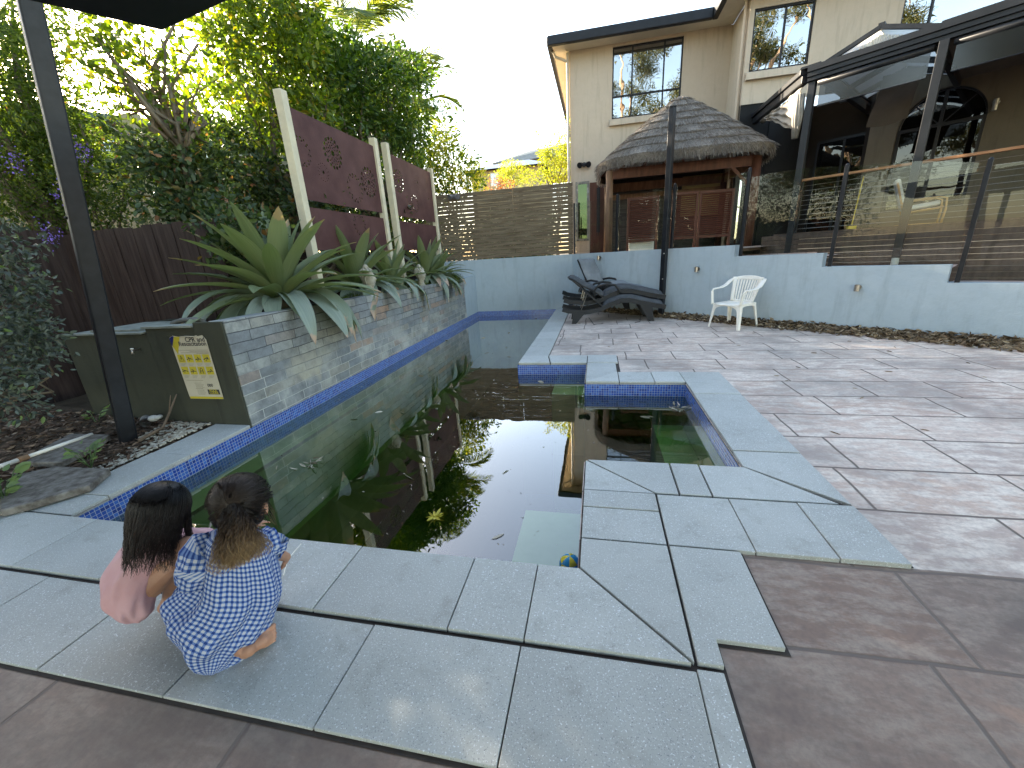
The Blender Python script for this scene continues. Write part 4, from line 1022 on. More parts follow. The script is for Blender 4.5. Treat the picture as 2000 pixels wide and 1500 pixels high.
k = MB(); k.box(a.x+.071,b_.x-.071,HY-.02,HY-.005,b_.z+.071,a.z-.071); k.build('mirror', mir, e)
a, b_ = atY(1152,357,HY-.05), atY(1180,472,HY-.05); e = empty('outdoor_shower', ((a.x+b_.x)/2,HY-.05,1.27), 0, 'outdoor shower on a red timber panel against the house', 'shower')
k = MB(); k.box(a.x,b_.x,HY-.05,HY-.004,1.27,a.z); k.build('panel', RED, e)
c_ = atY(1169,370,HY-.12); k = MB(); k.box(c_.x-.05,c_.x+.05,HY-.09,HY-.052,1.9,c_.z+.05); k.tube([(c_.x,HY-.12,1.8),(c_.x,HY-.12,c_.z+.42),(c_.x,HY-.22,c_.z+.46),(c_.x,HY-.4,c_.z+.46)], .012, 6); k.lathe([(.02,0),(.10,-.02),(.10,-.03)], (c_.x,HY-.42,c_.z+.46), 14); k.build('shower_column', CHAR, e)

# ---------------------------------------------------------------- decorative screens in the planter
SX = -3.80
def sx(x, y): return atX(x, y, SX)
posts = [(sx(548,178), sx(594,428)), (sx(727,272), None), (sx(747,278), None), (sx(838,328), None)]
py_ = [sx(552,200).y+.0, sx(733,300).y, sx(752,300).y+.06, sx(842,345).y]
ptop = [sx(548,176).z, sx(729,270).z, sx(750,278).z, sx(838,328).z]
labs = ['thick cream post at the near end of the rusted screens', 'cream post ending the near rusted screen, left of the middle pair', 'cream post starting the far rusted screen, right of the middle pair', 'cream post at the far end of the rusted screens']
for y, zt_, lab in zip(py_, ptop, labs):
    k = MB(); w_ = .055; k.box(SX-w_-.01, SX+w_-.01, y-w_, y+w_, .6, zt_); o = k.build('screen_post', CREAM, bevel=.006); tag(o, lab, 'post', 'cream posts holding the rusted screens')
def screen(y0, y1, z0, z1, rings, lab, fm, nm):
    """thin steel sheet with round holes, cut with a boolean"""
    k = MB(); k.box(SX-.004, SX+.004, y0, y1, z0, z1); o = k.build(nm, CORTEN)
    tag(o, lab, 'screen')
    c = MB()
    for cy, cz, r, kind in rings:
        cy = y0+(y1-y0)*cy; cz = z0+(z1-z0)*cz
        sets = {'big': [(r, 16, .026), (r*.74, 16, .014), (r*.54, 12, .013), (r*.38, 9, .010)], 'small': [(r, 15, .012), (r*.72, 12, .009)], 'open': [(r, 16, .018), (r*.80, 9, .014)]}[kind]
        if kind != 'open': c.lathe([(r*.2, -.05), (r*.2, .05)], (0,0,0), 14, Matrix.Translation((SX,cy,cz)) @ Matrix.Rotation(PI/2,4,'Y'))
        for rr_, n, hr in sets:
            for i in range(n):
                a = 2*PI*i/n+rr_*20; py, pz = cy+rr_*math.cos(a), cz+rr_*math.sin(a)
                if y0+.03 < py < y1-.03 and z0+.03 < pz < z1-.03: c.lathe([(hr*r/.19, -.05), (hr*r/.19, .05)], (0,0,0), 8, Matrix.Translation((SX,py,pz)) @ Matrix.Rotation(PI/2,4,'Y'))
    co = c.build('cutter', None)
    md = o.modifiers.new('h', 'BOOLEAN'); md.object = co; md.operation = 'DIFFERENCE'; md.solver = 'EXACT'
    dg = bpy.context.evaluated_depsgraph_get(); me = bpy.data.meshes.new_from_object(o.evaluated_get(dg))
    o.modifiers.clear(); o.data = me; bpy.data.objects.remove(co)
    return o
ya, yb = py_[0]+.05, py_[1]-.05; yc, yd = py_[2]+.05, py_[3]-.05
zT, zM0, zM1 = sx(640,245).z, 0, 0
zT = (sx(560,207).z+sx(728,285).z)/2; zB = (sx(590,387).z+sx(742,416).z)/2; zC = zB-.09
screen(ya, yb, zB, zT, [(.06,.55,.17,'open'),(.40,.66,.19,'big'),(.25,.38,.115,'small'),(.62,.28,.20,'open'),(.84,.42,.21,'big')], 'near rusted steel screen with punched dot circles, between cream posts', None, 'rusted_screen')
screen(yc, yd, zB, zT, [(.15,.60,.19,'big'),(.60,.70,.13,'small'),(.47,.28,.16,'open'),(.86,.45,.13,'small')], 'far rusted steel screen with punched dot circles, nearer the slat fence', None, 'rusted_screen')
screen(ya, yb, zC-.55, zC, [(.60,.72,.16,'open')], 'low rusted steel strip under the near screen, behind the plants', None, 'rusted_screen')
screen(yc, yd, zC-.55, zC, [(.5,.3,.12,'open')], 'low rusted steel strip under the far screen, behind the plants', None, 'rusted_screen')
# ---------------------------------------------------------------- plants
def far(px, py, d):
    r_ = ray(px, py); return Vector((0, 0, CAM_H))+Vector(r_.tolist())*(d/math.hypot(r_[0], r_[1]))
def pblobs(lst):
    """crown clumps from directions of sight: (px, py, distance, radius[, flatten])"""
    out = []
    for q in lst:
        c = far(q[0], q[1], q[2]); r = q[3]; out.append((c.x, c.y, c.z, r, r, r*(q[4] if len(q) > 4 else .85)))
    return out
def spread(blobs, rng, k=3, sc=.55, jit=.8):
    out = []
    for b in blobs:
        out.append(b)
        for _ in range(k):
            v = rng.normal(size=3); v /= np.linalg.norm(v); s = sc*rng.uniform(.7, 1.2)
            out.append((b[0]+v[0]*b[3]*jit, b[1]+v[1]*b[4]*jit, b[2]+v[2]*b[5]*jit, b[3]*s, b[4]*s, b[5]*s))
    return out
G_DENSE = leafmat('glossy_green_leaves', [(0,(.022,.05,.012)),(.5,(.05,.10,.02)),(.95,(.10,.16,.03)),(1,(.20,.20,.04))], .38, .38, (2.2,2.1,.35), .35)
G_YEL = leafmat('yellow_green_leaves', [(0,(.05,.09,.015)),(.5,(.09,.15,.022)),(.93,(.16,.21,.03)),(1,(.30,.22,.04))], .5, .4, (2.2,2.0,.35))
G_DARK = leafmat('dark_round_leaves', [(0,(.02,.038,.016)),(.5,(.045,.075,.03)),(.93,(.09,.12,.045)),(1,(.28,.12,.06))], .3, .42, (1.8,1.9,.5), .35)
G_GREY = leafmat('grey_green_leaves', [(0,(.03,.042,.036)),(.6,(.075,.095,.082)),(.93,(.14,.165,.14)),(1,(.12,.19,.05))], .2, .45, (1.5,1.7,.7), .3)
G_FINE = leafmat('fine_green_leaves', [(0,(.03,.055,.012)),(.5,(.07,.11,.025)),(1,(.15,.19,.04))], .45, .5, (2.0,2.1,.4))
G_BRIGHT = leafmat('bright_lime_leaves', [(0,(.10,.15,.02)),(.5,(.20,.25,.03)),(1,(.34,.34,.05))], .5, .5, (2.0,1.9,.4))
G_RED = leafmat('red_leaves', [(0,(.20,.05,.03)),(.5,(.30,.12,.06)),(1,(.18,.16,.05))], .4, .5, (1.6,1.4,.6))
rg = np.random.default_rng(11)
def gbase(px, py, d, z=-.05): q = far(px, py, d); return (q.x, q.y, z)
# big glossy tree behind the screens
tree('broadleaf_tree', gbase(700,300,9.2), spread(pblobs([(625,135,9.0,.75),(700,150,9.4,.75),(760,160,9.8,.62),(790,190,10,.7),(730,190,9.4,.8),(650,200,9,.8),(795,255,10,.55),(750,255,9.6,.6),(690,255,9.2,.6),(620,270,8.8,.7),(655,95,9.2,.4),(800,300,10.2,.35),(595,85,9,.55)]), rg, 4), 330, .115, .42, G_DENSE, BARK,
     'dense dark glossy-leaved tree right behind the rusted screens', 'tree', .11, seed=2, nbr=12)
tree('broadleaf_tree', gbase(520,300,8.0), spread(pblobs([(560,60,8,.7),(520,20,8,.7),(480,70,7.8,.6),(540,130,8,.65),(590,150,8.2,.6),(500,180,7.8,.5),(560,230,8,.6),(430,20,7.6,.55),(590,20,8.4,.4),(560,-30,8.4,.5),(470,-20,8,.6),(520,270,7.8,.45),(600,240,8.3,.5)]), rg, 3), 220, .115, .45, G_YEL, BARK,
     'tall sunlit yellow-green tree left of the first cream post', 'tree', .10, seed=3, nbr=12)
tree('open_tree', gbase(345,330,6.9), spread(pblobs([(250,150,6.8,.35),(210,110,6.8,.28),(290,120,7,.3),(330,160,7,.3),(190,80,6.7,.22),(270,190,6.9,.28),(360,60,7,.3),(400,140,7.2,.35),(420,210,7.2,.35),(310,60,7,.2),(225,60,6.9,.22),(380,270,7,.3),(340,225,6.9,.3),(160,120,6.6,.10)]), rg, 2, .6), 150, .10, .55, G_YEL, BARK,
     'thin open tree with bare pale branches against the bright sky', 'tree', .055, seed=4, nbr=28, fork=tuple(far(352,255,6.9)))
tree('fine_leaved_tree', gbase(30,300,8.5), spread(pblobs([(20,40,8.5,.75),(-40,110,8.3,.9),(30,140,8.4,.6),(10,210,8.2,.8),(65,225,8.6,.5),(110,250,8.4,.55),(-60,0,8.8,.9),(-120,180,8.3,1.2),(140,275,8.3,.4),(-30,-60,9,1.0),(-150,40,8.5,1.2)]), rg, 3), 330, .075, .35, G_FINE, BARK,
     'fine-leaved dark tree at the far left in front of the sun', 'tree', .12, seed=5, nbr=14)
# climbers and shrubs rising over the paling fences
tree('flowering_creeper', (-7.5,4.9,-.05), spread(pblobs([(30,290,8.42,0.610),(90,330,8.30,0.549),(20,370,8.30,0.549),(150,330,8.17,0.464),(60,410,8.30,0.427),(130,390,8.05,0.427),(200,350,8.05,0.427),(220,300,8.17,0.342),(10,240,8.66,0.488),(180,405,7.93,0.366),(-40,340,8.42,0.732),(250,390,7.81,0.305),(240,340,8.05,0.342)]), rg, 3, .6), 420, .05, .5, G_FINE, BARK,
     'leafy creeper with purple flowers spilling over the left board fence', 'creeper', .04, seed=6, crown='foliage')
tree('round_leaved_shrub', (-5.6,5.2,-.05), spread(pblobs([(300,300,7.12,0.373),(350,290,7.12,0.373),(400,320,7.01,0.373),(330,350,6.89,0.373),(380,380,6.78,0.373),(440,340,7.12,0.373),(280,345,7.12,0.316),(430,400,6.78,0.339),(480,330,7.46,0.395),(470,290,7.68,0.339),(300,390,6.78,0.249),(350,415,6.67,0.282),(500,390,7.34,0.373),(520,340,7.68,0.395),(540,400,7.46,0.339),(240,275,7.34,0.203),(410,260,7.46,0.249)]), rg, 3, .6), 330, .085, .62, G_DARK, BARK,
     'round-leaved evergreen shrub leaning over the fence behind the largest planter plant', 'shrub', .05, seed=7, crown='foliage')
tree('round_leaved_shrub', gbase(460,500,5.9), spread(pblobs([(450,430,5.9,.3),(520,440,6.0,.28),(480,470,5.8,.25),(420,440,5.8,.25),(590,400,6.9,.3),(640,400,7.3,.25),(700,420,7.9,.25),(430,490,5.7,.2),(780,400,9.2,.25),(740,395,8.6,.2)]), rg, 3, .6), 300, .085, .62, G_DARK, BARK,
     'low dark shrub filling the gap between the fence and the planter', 'shrub', .04, seed=8, crown='foliage')
fl = []; FL = M_('purple_petals', (.16,.10,.42), (.24,.16,.55), 20, .6)
cr = [o for o in bpy.data.objects if o.name == 'flowering_creeper'][0]
for i, (x, y) in enumerate(((155,290),(165,300),(95,463),(35,310),(115,380),(20,320),(235,250),(140,300),(100,455))):
    c = far(x, y, 7.55 if y < 440 else 7.2); rg2 = np.random.default_rng(i)
    p_ = rg2.normal(0, (.045,.045,.07), (38, 3))+np.array(c); tag(leaves_mesh('flower_cluster', p_, rg2.normal(size=(38,3)), .024, .8, FL, cr, rg2), kind='stuff')
# foreground shrub at the left edge
b0 = atZ(-30, 850); 
tree('grey_leaved_shrub', (b0.x, b0.y, -.05), spread(pblobs([(-10,480,4.6,.22),(30,540,4.5,.2),(10,600,4.4,.24),(45,640,4.35,.14),(0,690,4.3,.24),(30,720,4.25,.12),(-40,640,4.4,.35),(-30,760,4.2,.25),(5,770,4.15,.10),(60,590,4.4,.10),(-50,520,4.6,.3)]), rg, 3, .6), 950, .045, .48, G_GREY, BARK,
     'small-leaved grey-green shrub cut off by the left edge', 'shrub', .03, seed=9, crown='foliage')
# shrubs and trees beyond the slat fence
tree('garden_tree', gbase(880,330,14.5, .8), spread(pblobs([(870,300,14.3,.75),(905,325,14.6,.6),(850,275,14,.5),(925,350,15,.45),(860,350,14,.6),(845,310,13.8,.5),(895,355,14.2,.5)]), rg, 4), 300, .085, .45, G_BRIGHT, BARK,
     'sunlit yellow-green tree behind the left end of the slat fence', 'tree', .07, seed=12)
tree('round_garden_shrub', gbase(1005,345,19, .8), spread(pblobs([(1005,338,19,.65),(985,345,19,.4),(1028,348,19,.45)]), rg, 4), 420, .075, .4, G_BRIGHT, BARK,
     'rounded pale green shrub above the middle of the slat fence', 'shrub', .06, seed=13, crown='foliage')
tree('garden_tree', gbase(1090,345,14.3, .8), spread(pblobs([(1085,300,14.3,.55),(1075,335,14.2,.5),(1100,340,14.5,.5),(1105,280,14.6,.35),(1065,290,14.2,.28),(1095,260,14.5,.22),(1108,235,14.8,.16),(1050,265,14.4,.13),(1108,310,14.5,.4)]), rg, 4), 420, .085, .32, G_BRIGHT, BARK,
     'bright lime tree tight against the left corner of the beige house', 'tree', .05, seed=14)
tree('red_leaved_shrub', gbase(975,360,16.5, .8), spread(pblobs([(965,362,16.5,.35),(990,362,16.6,.3)]), rg, 3), 420, .07, .4, G_RED, BARK,
     'low reddish-leaved shrub just above the slat fence', 'shrub', .04, seed=15, crown='foliage')
# palms
def palm(c, label, n, L, seed, lm, base_z=-.05, trunk=True):
    rd = random.Random(seed); rng = np.random.default_rng(seed); c = Vector(c)
    e = empty('palm_tree', (c.x, c.y, base_z), 0, label, 'palm')
    if trunk: k = MB(); k.tube([(c.x,c.y,base_z),(c.x+.1,c.y,c.z*.5),(c.x,c.y,c.z)], [.13,.10,.09], 10); k.build('trunk', BARK, e, smooth=True)
    for i in range(n):
        az = 2*PI*i/n+rd.uniform(-.2,.2); el = rd.uniform(.3, 1.35); P = []; D = []; p = c.copy(); rib = [p.copy()]
        m = 34
        for j in range(m):
            t = j/m; e_ = el-1.7*t*t; d = Vector((math.cos(az)*math.cos(e_), math.sin(az)*math.cos(e_), math.sin(e_))); p = p+d*L/m; rib.append(p.copy())
            if t < .12: continue
            sd_ = Vector((-math.sin(az), math.cos(az), 0))
            for sg in (-1, 1):
                for q in (0,.5): P.append(p+d*L/m*q); D.append(d*.75+sd_*sg*(1.0)+Vector((0,0,-.35)))
        tt_ = np.linspace(.12, 1, len(P)); f = leaves_mesh('frond', P, D, L*.30*np.sin(np.clip(tt_*PI*.92+.15,0,PI))*.9+.05, .06, lm, e, rng, .1, .12)
        r_ = MB(); r_.tube(rib, [.018*(1-.8*i/m) for i in range(m+1)], 5); r_.build('rib', G_FINE, f)
    return e
PALM = leafmat('palm_leaf', [(0,(.08,.13,.04)),(.5,(.13,.19,.06)),(1,(.24,.26,.07))], .45, .4, (1.8,1.7,.5))
palm(far(690,95,13.5), 'palm with sunlit fronds rising above the dark glossy tree', 12, 2.3, 3, PALM)
palm(far(795,215,14.0), 'palm whose fronds show past the right side of the dark glossy tree', 14, 2.1, 8, PALM)

# gum trees standing behind the photographer (seen mirrored in the windows)
GUMB = M_('gum_bark', (.42,.28,.17), (.58,.44,.31), 1.6, .8, bmp=.3, bscale=9, stretch=(1,1,.3))
G_GUM = leafmat('gum_leaves', [(0,(.05,.07,.03)),(.5,(.10,.12,.05)),(1,(.22,.20,.08))], .35, .5, (1.7,1.6,.6))
for i, (x, y, h, lab) in enumerate(((2.2,-12,17,'tall gum tree behind the patio, seen mirrored in the left upstairs window'), (8.5,-10,15,'leaning gum tree mirrored in the middle upstairs window'), (15,-8,15,'gum tree mirrored in the upper right window'), (-9,-9,12,'gum tree mirrored low in the verandah glass'), (-3,-14,16,'gum tree with pale trunk far behind the patio roof'), (-15,-5,11,'bushy gum tree mirrored at the left of the glass fence'))):
    rg3 = np.random.default_rng(30+i); bl = []
    for j in range(42 if i < 3 else 26):
        a = rg3.uniform(0, 2*PI); q = rg3.uniform(.8, 3.6); s = rg3.uniform(.7, 1.4); bl.append((x+math.cos(a)*q, y+math.sin(a)*q, h*rg3.uniform(.38, 1.0), s, s, s*.7))
    tree('gum_tree', (x, y, -.05), bl, 230, .20, .2, G_GUM, GUMB, lab, 'tree', .34, seed=40+i, nbr=17, fork=(x+rg3.uniform(-.5,.5), y, h*.42), droop=.5, shell=.1)

# hedges behind the fence; the two neighbour-side ones are added to block sun
def hedge(name, lab, pts, z0, z1, r, dens, seed, lm=G_DARK, leaf=.10):
    rg4 = np.random.default_rng(seed); bl = []; a, b_ = Vector(pts[0]), Vector(pts[1]); L = (b_-a).length; n = int(L/(r*.9))
    for i in range(n+1):
        for z in np.arange(z0+r*.6, z1, r*1.05):
            q = a+(b_-a)*(i/n); bl.append((q.x+rg4.uniform(-.2,.2), q.y+rg4.uniform(-.2,.2), z+rg4.uniform(-.15,.15), r, r, r))
    tree(name, (a.x, a.y, -.05), bl, dens, leaf, .5, lm, BARK, lab, 'hedge', .06, seed=seed, crown='foliage', nbr=6)
hedge('screening_hedge', 'unseen dark hedge added left of the frame to block the sun', ((-8.6,-3), (-8.2,3.4)), 0, 4.6, .8, 130, 50)
hedge('screening_hedge', 'hedge added behind the creeper and thin open tree to block the sun', ((-8.8,3.6), (-8.6,8.2)), 0, 4.1, .7, 120, 52)
for i_, (x_, y_, h_, lb_) in enumerate(((-11,13.5,8.2,'broad dark sun-blocking tree added far behind the glossy tree, left of the far palm'), (-9.2,16.5,7.6,'broad dark sun-blocking tree added far behind the right side of the glossy tree'), (-8,10.8,6.0,'dark sun-blocking tree added just behind the big glossy tree'), (-7,12.6,6.2,'dark sun-blocking tree added behind the far rusted screen, right of the glossy tree trunk'))):
    rq = np.random.default_rng(60+i_); tree('sun_blocking_tree', (x_,y_,-.05), [(x_+rq.normal(0,1.0), y_+rq.normal(0,1.0), h_*rq.uniform(.35,.92), 1.1, 1.1, .9) for _ in range(15)], 120, .16, .45, G_DENSE, BARK, lb_, 'tree', .16, seed=70+i_)  # trees added behind the visible crowns to block stray sun patches
hedge('low_hedge', 'low dark hedge glimpsed through the gaps of the slat fence', ((-5.2,12.2), (-1.4,12.2)), .8, 2.6, .5, 330, 53)
hedge('screening_hedge', 'dark leafy hedge filling the view behind the fence and screens', ((-6.3,6.2), (-5.9,11)), 0, 3.1, .55, 150, 51)

# giant bromeliads --------------------------------------------------
def strapmat(name, c1, c2, c3, dry, tip0):
    m = bpy.data.materials.new(name); m.use_nodes = True; n = m.node_tree; n.nodes.clear()
    uvn = n.nodes.new('ShaderNodeUVMap'); sp = n.nodes.new('ShaderNodeSeparateXYZ'); n.links.new(uvn.outputs[0], sp.inputs[0])
    at = n.nodes.new('ShaderNodeAttribute'); at.attribute_name = 'leafrnd'
    st = noise(n, 3.0, 3, .6, vec=uvn.outputs[0], stretch=(9,.6,1))
    c = ramp(n, st, [(.35, c1), (.6, c2)])
    c = mix(n, math_(n, 'MULTIPLY', at.outputs['Fac'], .6), c, c3)
    tipn = math_(n, 'ADD', sp.outputs[1], math_(n, 'MULTIPLY', math_(n, 'SUBTRACT', noise(n, 2.2, 4, .7), .5), .9))
    tipn = math_(n, 'ADD', tipn, math_(n, 'MULTIPLY', math_(n, 'SUBTRACT', at.outputs['Fac'], .5), .22))
    f = ramp(n, tipn, [(tip0, (0,0,0)), (tip0+.05, (1,1,1))])
    c = mix(n, f, c, dry)
    b = n.nodes.new('ShaderNodeBsdfPrincipled'); b.inputs['Roughness'].default_value = .42; n.links.new(c, b.inputs['Base Color'])
    t = n.nodes.new('ShaderNodeBsdfTranslucent'); n.links.new(mix(n, 1.0, c, (1.5,1.6,.5), 'MULTIPLY'), t.inputs[0])
    s = n.nodes.new('ShaderNodeMixShader'); s.inputs[0].default_value = .22; o = n.nodes.new('ShaderNodeOutputMaterial')
    bump(n, b, st, .2, .004)
    n.links.new(b.outputs[0], s.inputs[1]); n.links.new(t.outputs[0], s.inputs[2]); n.links.new(s.outputs[0], o.inputs[0])
    return m
BR_UP = strapmat('bromeliad_leaf', (.11,.15,.075), (.165,.205,.11), (.23,.26,.145), (.34,.25,.15), .965)
BR_LOW = strapmat('old_bromeliad_leaf', (.19,.235,.20), (.26,.31,.265), (.13,.18,.11), (.42,.30,.23), .86)
def straps(name, specs, m, parent):
    V = []; F = []; UV = []; RN = []
    for (b, az, el, L, cv, W, rnd, tw) in specs:
        n = 14; p = Vector(b); k0 = len(V)
        for i in range(n+1):
            t = i/n; e_ = max(el-cv*t**1.4, -1.45); a_ = az+tw*t
            d = Vector((math.cos(a_)*math.cos(e_), math.sin(a_)*math.cos(e_), math.sin(e_)))
            if i: p = p+d*L/n
            sd_ = Vector((-math.sin(a_), math.cos(a_), 0)); up = sd_.cross(d)*-1
            w = W*.5*(min(1, .55+t*1.3))*(1-max(0, (t-.55)/.45)**2.2)+.002
            for j, q in enumerate((-1,-.5,0,.5,1)):
                V.append(p+sd_*w*q*.93+up*(w*.42*(q*q)*(1-.5*t)+.004*math.sin(t*11+q*3)*(1 if abs(q) == 1 else 0))); RN.append(rnd)
        for i in range(n):
            for j in range(4):
                F.append((k0+i*5+j, k0+i*5+j+1, k0+(i+1)*5+j+1, k0+(i+1)*5+j)); UV.append([(j/4+rnd*7,i/n),((j+1)/4+rnd*7,i/n),((j+1)/4+rnd*7,(i+1)/n),(j/4+rnd*7,(i+1)/n)])
    k = MB(); k.add(V, F, 0, UV); o = k.build(name, m, parent, smooth=True, fix=False)
    at = o.data.attributes.new('leafrnd', 'FLOAT', 'POINT'); at.data.foreach_set('value', RN); return o
def bromeliad(c, S, seed, label, nu=24, nl=13, low_dir=None):
    rd = random.Random(seed); e = empty('giant_bromeliad', c, rd.uniform(0, 6), label, 'plant', 'giant bromeliads along the slate planter')
    e.rotation_euler = (0,0,0); WM[e.name] = Matrix.Translation(Vector(c)); c = Vector(c)
    up = []; ga_ = 2.39996
    for i in range(nu):
        t = i/nu; az = i*ga_+rd.uniform(-.15,.15); el = R(82)-R(70)*t**.85+rd.uniform(-.06,.06)
        up.append((c+Vector((math.cos(az),math.sin(az),0))*.05*S+Vector((0,0,.22-.12*t))*S, az, el, S*rd.uniform(.86,1.08)*(.78+.3*t), R(8)+R(34)*t+rd.uniform(0,.2), .175*S*rd.uniform(.85,1.12), rd.random(), rd.uniform(-.12,.12)))
    straps('rosette', up, BR_UP, e)
    lo = []
    for i in range(nl):
        az = (i*2*PI/nl if low_dir is None else low_dir[0]+(low_dir[1]-low_dir[0])*i/(nl-1))+rd.uniform(-.12,.12)
        lo.append((c+Vector((math.cos(az),math.sin(az),0))*.08*S+Vector((0,0,.12))*S, az, R(rd.uniform(5,30)), S*rd.uniform(.68,.98), R(rd.uniform(75,125)), .175*S*rd.uniform(.75,1.1), rd.random(), rd.uniform(-.3,.3)))
    straps('drooping_leaves', lo, BR_LOW, e)
    k = MB(); k.lathe([(.09*S,-.03),(.08*S,.12*S),(.05*S,.25*S)], c, 12); k.build('stem', BARK, e)
bromeliad((-3.72,4.22,.90), 1.20, 1, 'largest bromeliad with wide green straps nearest the pool sign', 38, 19, (-2.6, 1.1))
bromeliad((-3.80,5.95,.90), 1.12, 2, 'second bromeliad from the pool sign, left of the nearer stone head', 24, 11, (-1.9, 1.0))
bromeliad((-3.72,7.0,.90), .92, 3, 'small bromeliad between the two stone heads', 20, 10, (-1.6, 1.2))
bromeliad((-3.70,8.55,.88), 1.05, 4, 'bromeliad with drooping brown leaves right of the farther stone head', 24, 14, (-1.7, 1.0))
bromeliad((-3.75,9.45,.88), .8, 5, 'farthest bromeliad at the far end of the slate planter', 20, 9, (-1.6, 1.2))
# ferny ground cover in the planter
rg5 = np.random.default_rng(77)
def fern(lab, cs, n, seed):
    rgx = np.random.default_rng(seed); e = empty('asparagus_fern', cs[0][:3], 0, lab, 'plant', 'ferny plants in the planter')
    P = []; D = []
    for cx, cy, cz, r in cs:
        for _ in range(n):
            v = rgx.normal(size=3); v[2] = abs(v[2]); v /= np.linalg.norm(v); t = rgx.uniform(.2, 1); P.append((cx+v[0]*r*t, cy+v[1]*r*t, cz+v[2]*r*.8*t)); D.append(v+rgx.normal(0,.5,3))
    leaves_mesh('fronds', P, D, .045, .16, G_FINE, e, rgx)
fern('feathery green fern at the far end of the planter by the blue wall', [(-3.45,9.5,.85,.30),(-3.35,9.2,.85,.24)], 1500, 1)
fern('feathery fern between the stone heads', [(-3.5,7.2,.85,.2),(-3.52,6.7,.85,.18),(-3.5,7.7,.85,.2)], 1200, 2)
fern('low dark fern left of the nearer stone head', [(-3.55,5.4,.85,.17),(-3.5,5.1,.85,.14)], 1100, 3)
fern('low fern behind the farther stone head', [(-3.5,8.2,.85,.18)], 1200, 4)

# carved stone heads ------------------------------------------------
STONEH = M_('carved_stone', (.42,.40,.33), (.30,.285,.23), 14, .8, bmp=.3, bscale=50)
def stone_head(c, H_, rz, lab):
    e = empty('buddha_statue', c, rz, lab, 'statue', 'carved stone heads on the planter'); s = H_
    # local: faces +x, height 1 unit * s
    k = MB(); k.lathe([(.20*s,0),(.20*s,.03*s),(.15*s,.06*s),(.14*s,.2*s),(.16*s,.3*s)], (0,0,0), 20)
    k.ell((.02*s,0,.50*s), (.225*s,.20*s,.29*s), 24, 16); k.ell((-.03*s,0,.60*s), (.235*s,.215*s,.26*s), 24, 14)
    k.ell((.10*s,0,.33*s), (.11*s,.12*s,.10*s), 14, 10)
    k.ell((.245*s,0,.49*s), (.045*s,.033*s,.055*s), 10, 8); k.tube([(.215*s,0,.62*s),(.25*s,0,.50*s)], [.018*s,.028*s], 8)
    k.ell((.212*s,0,.395*s), (.035*s,.062*s,.018*s), 12, 8); k.ell((.207*s,0,.37*s), (.032*s,.05*s,.018*s), 12, 8)
    for y in (-1, 1):
        k.ell((.195*s,.085*s*y,.555*s), (.035*s,.052*s,.022*s), 12, 8)
        k.tube([(.218*s,.03*s*y,.60*s),(.208*s,.09*s*y,.625*s),(.165*s,.15*s*y,.60*s)], [.012*s,.013*s,.008*s], 6)
    o = k.build('head', STONEH, e, local=True, smooth=True); remesh(o, .006, 2)
    for y in (-1, 1):
        k = MB(); k.tube([(-.01*s,.20*s*y,.60*s),(-.03*s,.225*s*y,.52*s),(-.01*s,.215*s*y,.40*s),(0,.20*s*y,.30*s),(.0,.185*s*y,.25*s)], [.03*s,.045*s,.035*s,.032*s,.035*s], 8, flat=.5); k.build('ear', STONEH, e, local=True, smooth=True)
    k = MB()
    for ring in range(7):
        t = R(8)+ring*R(13); m_ = max(1, int(15*math.sin(t)))
        for j in range(m_):
            a = 2*PI*j/m_+ring*.3; x, y, z = math.sin(t)*math.cos(a), math.sin(t)*math.sin(a), math.cos(t)
            if x > .70 and z < .55: continue
            k.ell((-.03*s+x*.245*s, y*.225*s, .60*s+z*.27*s), .037*s, 7, 5)
    k.ell((-.03*s,0,.90*s), (.09*s,.09*s,.09*s), 14, 8)
    k.build('curled_hair', STONEH, e, local=True, smooth=True)
stone_head((-3.36,5.60,.955), .44, R(8), 'nearer carved stone head with curled hair on the planter edge')
stone_head((-3.36,7.48,.93), .41, R(0), 'farther carved stone head half hidden by leaves on the planter edge')

# mulch garden -------------------------------------------------------
k = MB()
def mz(x, y): return -.045+.10*max(0, min(1, (-4.0-x)/2.6))+.02*math.sin(x*3.1+y*2)*math.cos(y*2.7)
k.sheet(lambda u, v: Vector((-6.9+3.28*u, -1.2+4.3*v, mz(-6.9+3.28*u, -1.2+4.3*v)+(.03 if u < .98 else 0))), 40, 50)
structure(k.build('mulch_bed', SOIL, fix=False, smooth=True)); bpy.data.objects['mulch_bed'].name = 'garden_bed_ground'
MUL = leafmat('mulch_chips', [(0,(.04,.025,.018)),(.5,(.11,.075,.055)),(.9,(.20,.145,.11)),(1,(.34,.27,.21))], .0, .9, (1,1,1), .1)
rg6 = np.random.default_rng(8); n = 15000; X = rg6.uniform(-6.85,-3.68,n); Y = rg6.uniform(-.6,2.95,n)
P = np.stack([X, Y, np.array([mz(a, b_) for a, b_ in zip(X, Y)])+.035+rg6.uniform(0,.02,n)], 1); a = rg6.uniform(0, 2*PI, n)
D = np.stack([np.cos(a), np.sin(a), rg6.normal(0,.18,n)], 1)
o = leaves_mesh('mulch', P, D, rg6.uniform(.02,.085,n), .3, MUL, None, rg6, .1, .1); tag(o, 'brown bark mulch and dead leaves over the garden bed', 'mulch', kind='stuff')
DLEAF = leafmat('dead_leaves', [(0,(.06,.04,.025)),(.5,(.16,.115,.07)),(.9,(.30,.23,.15)),(1,(.45,.38,.27))], .1, .8, (1,1,1), .2)
n = 7000; s_ = rg6.uniform(.0, 7.6, n); off = -np.abs(rg6.beta(1,1.6,n))*(.16+.06*s_)
P = np.array([list(wp(a_, b_, .0)) for a_, b_ in zip(s_, off)]); P[:,2] = PZ+.012+rg6.uniform(0,1,n)*.07*np.exp(off*5)
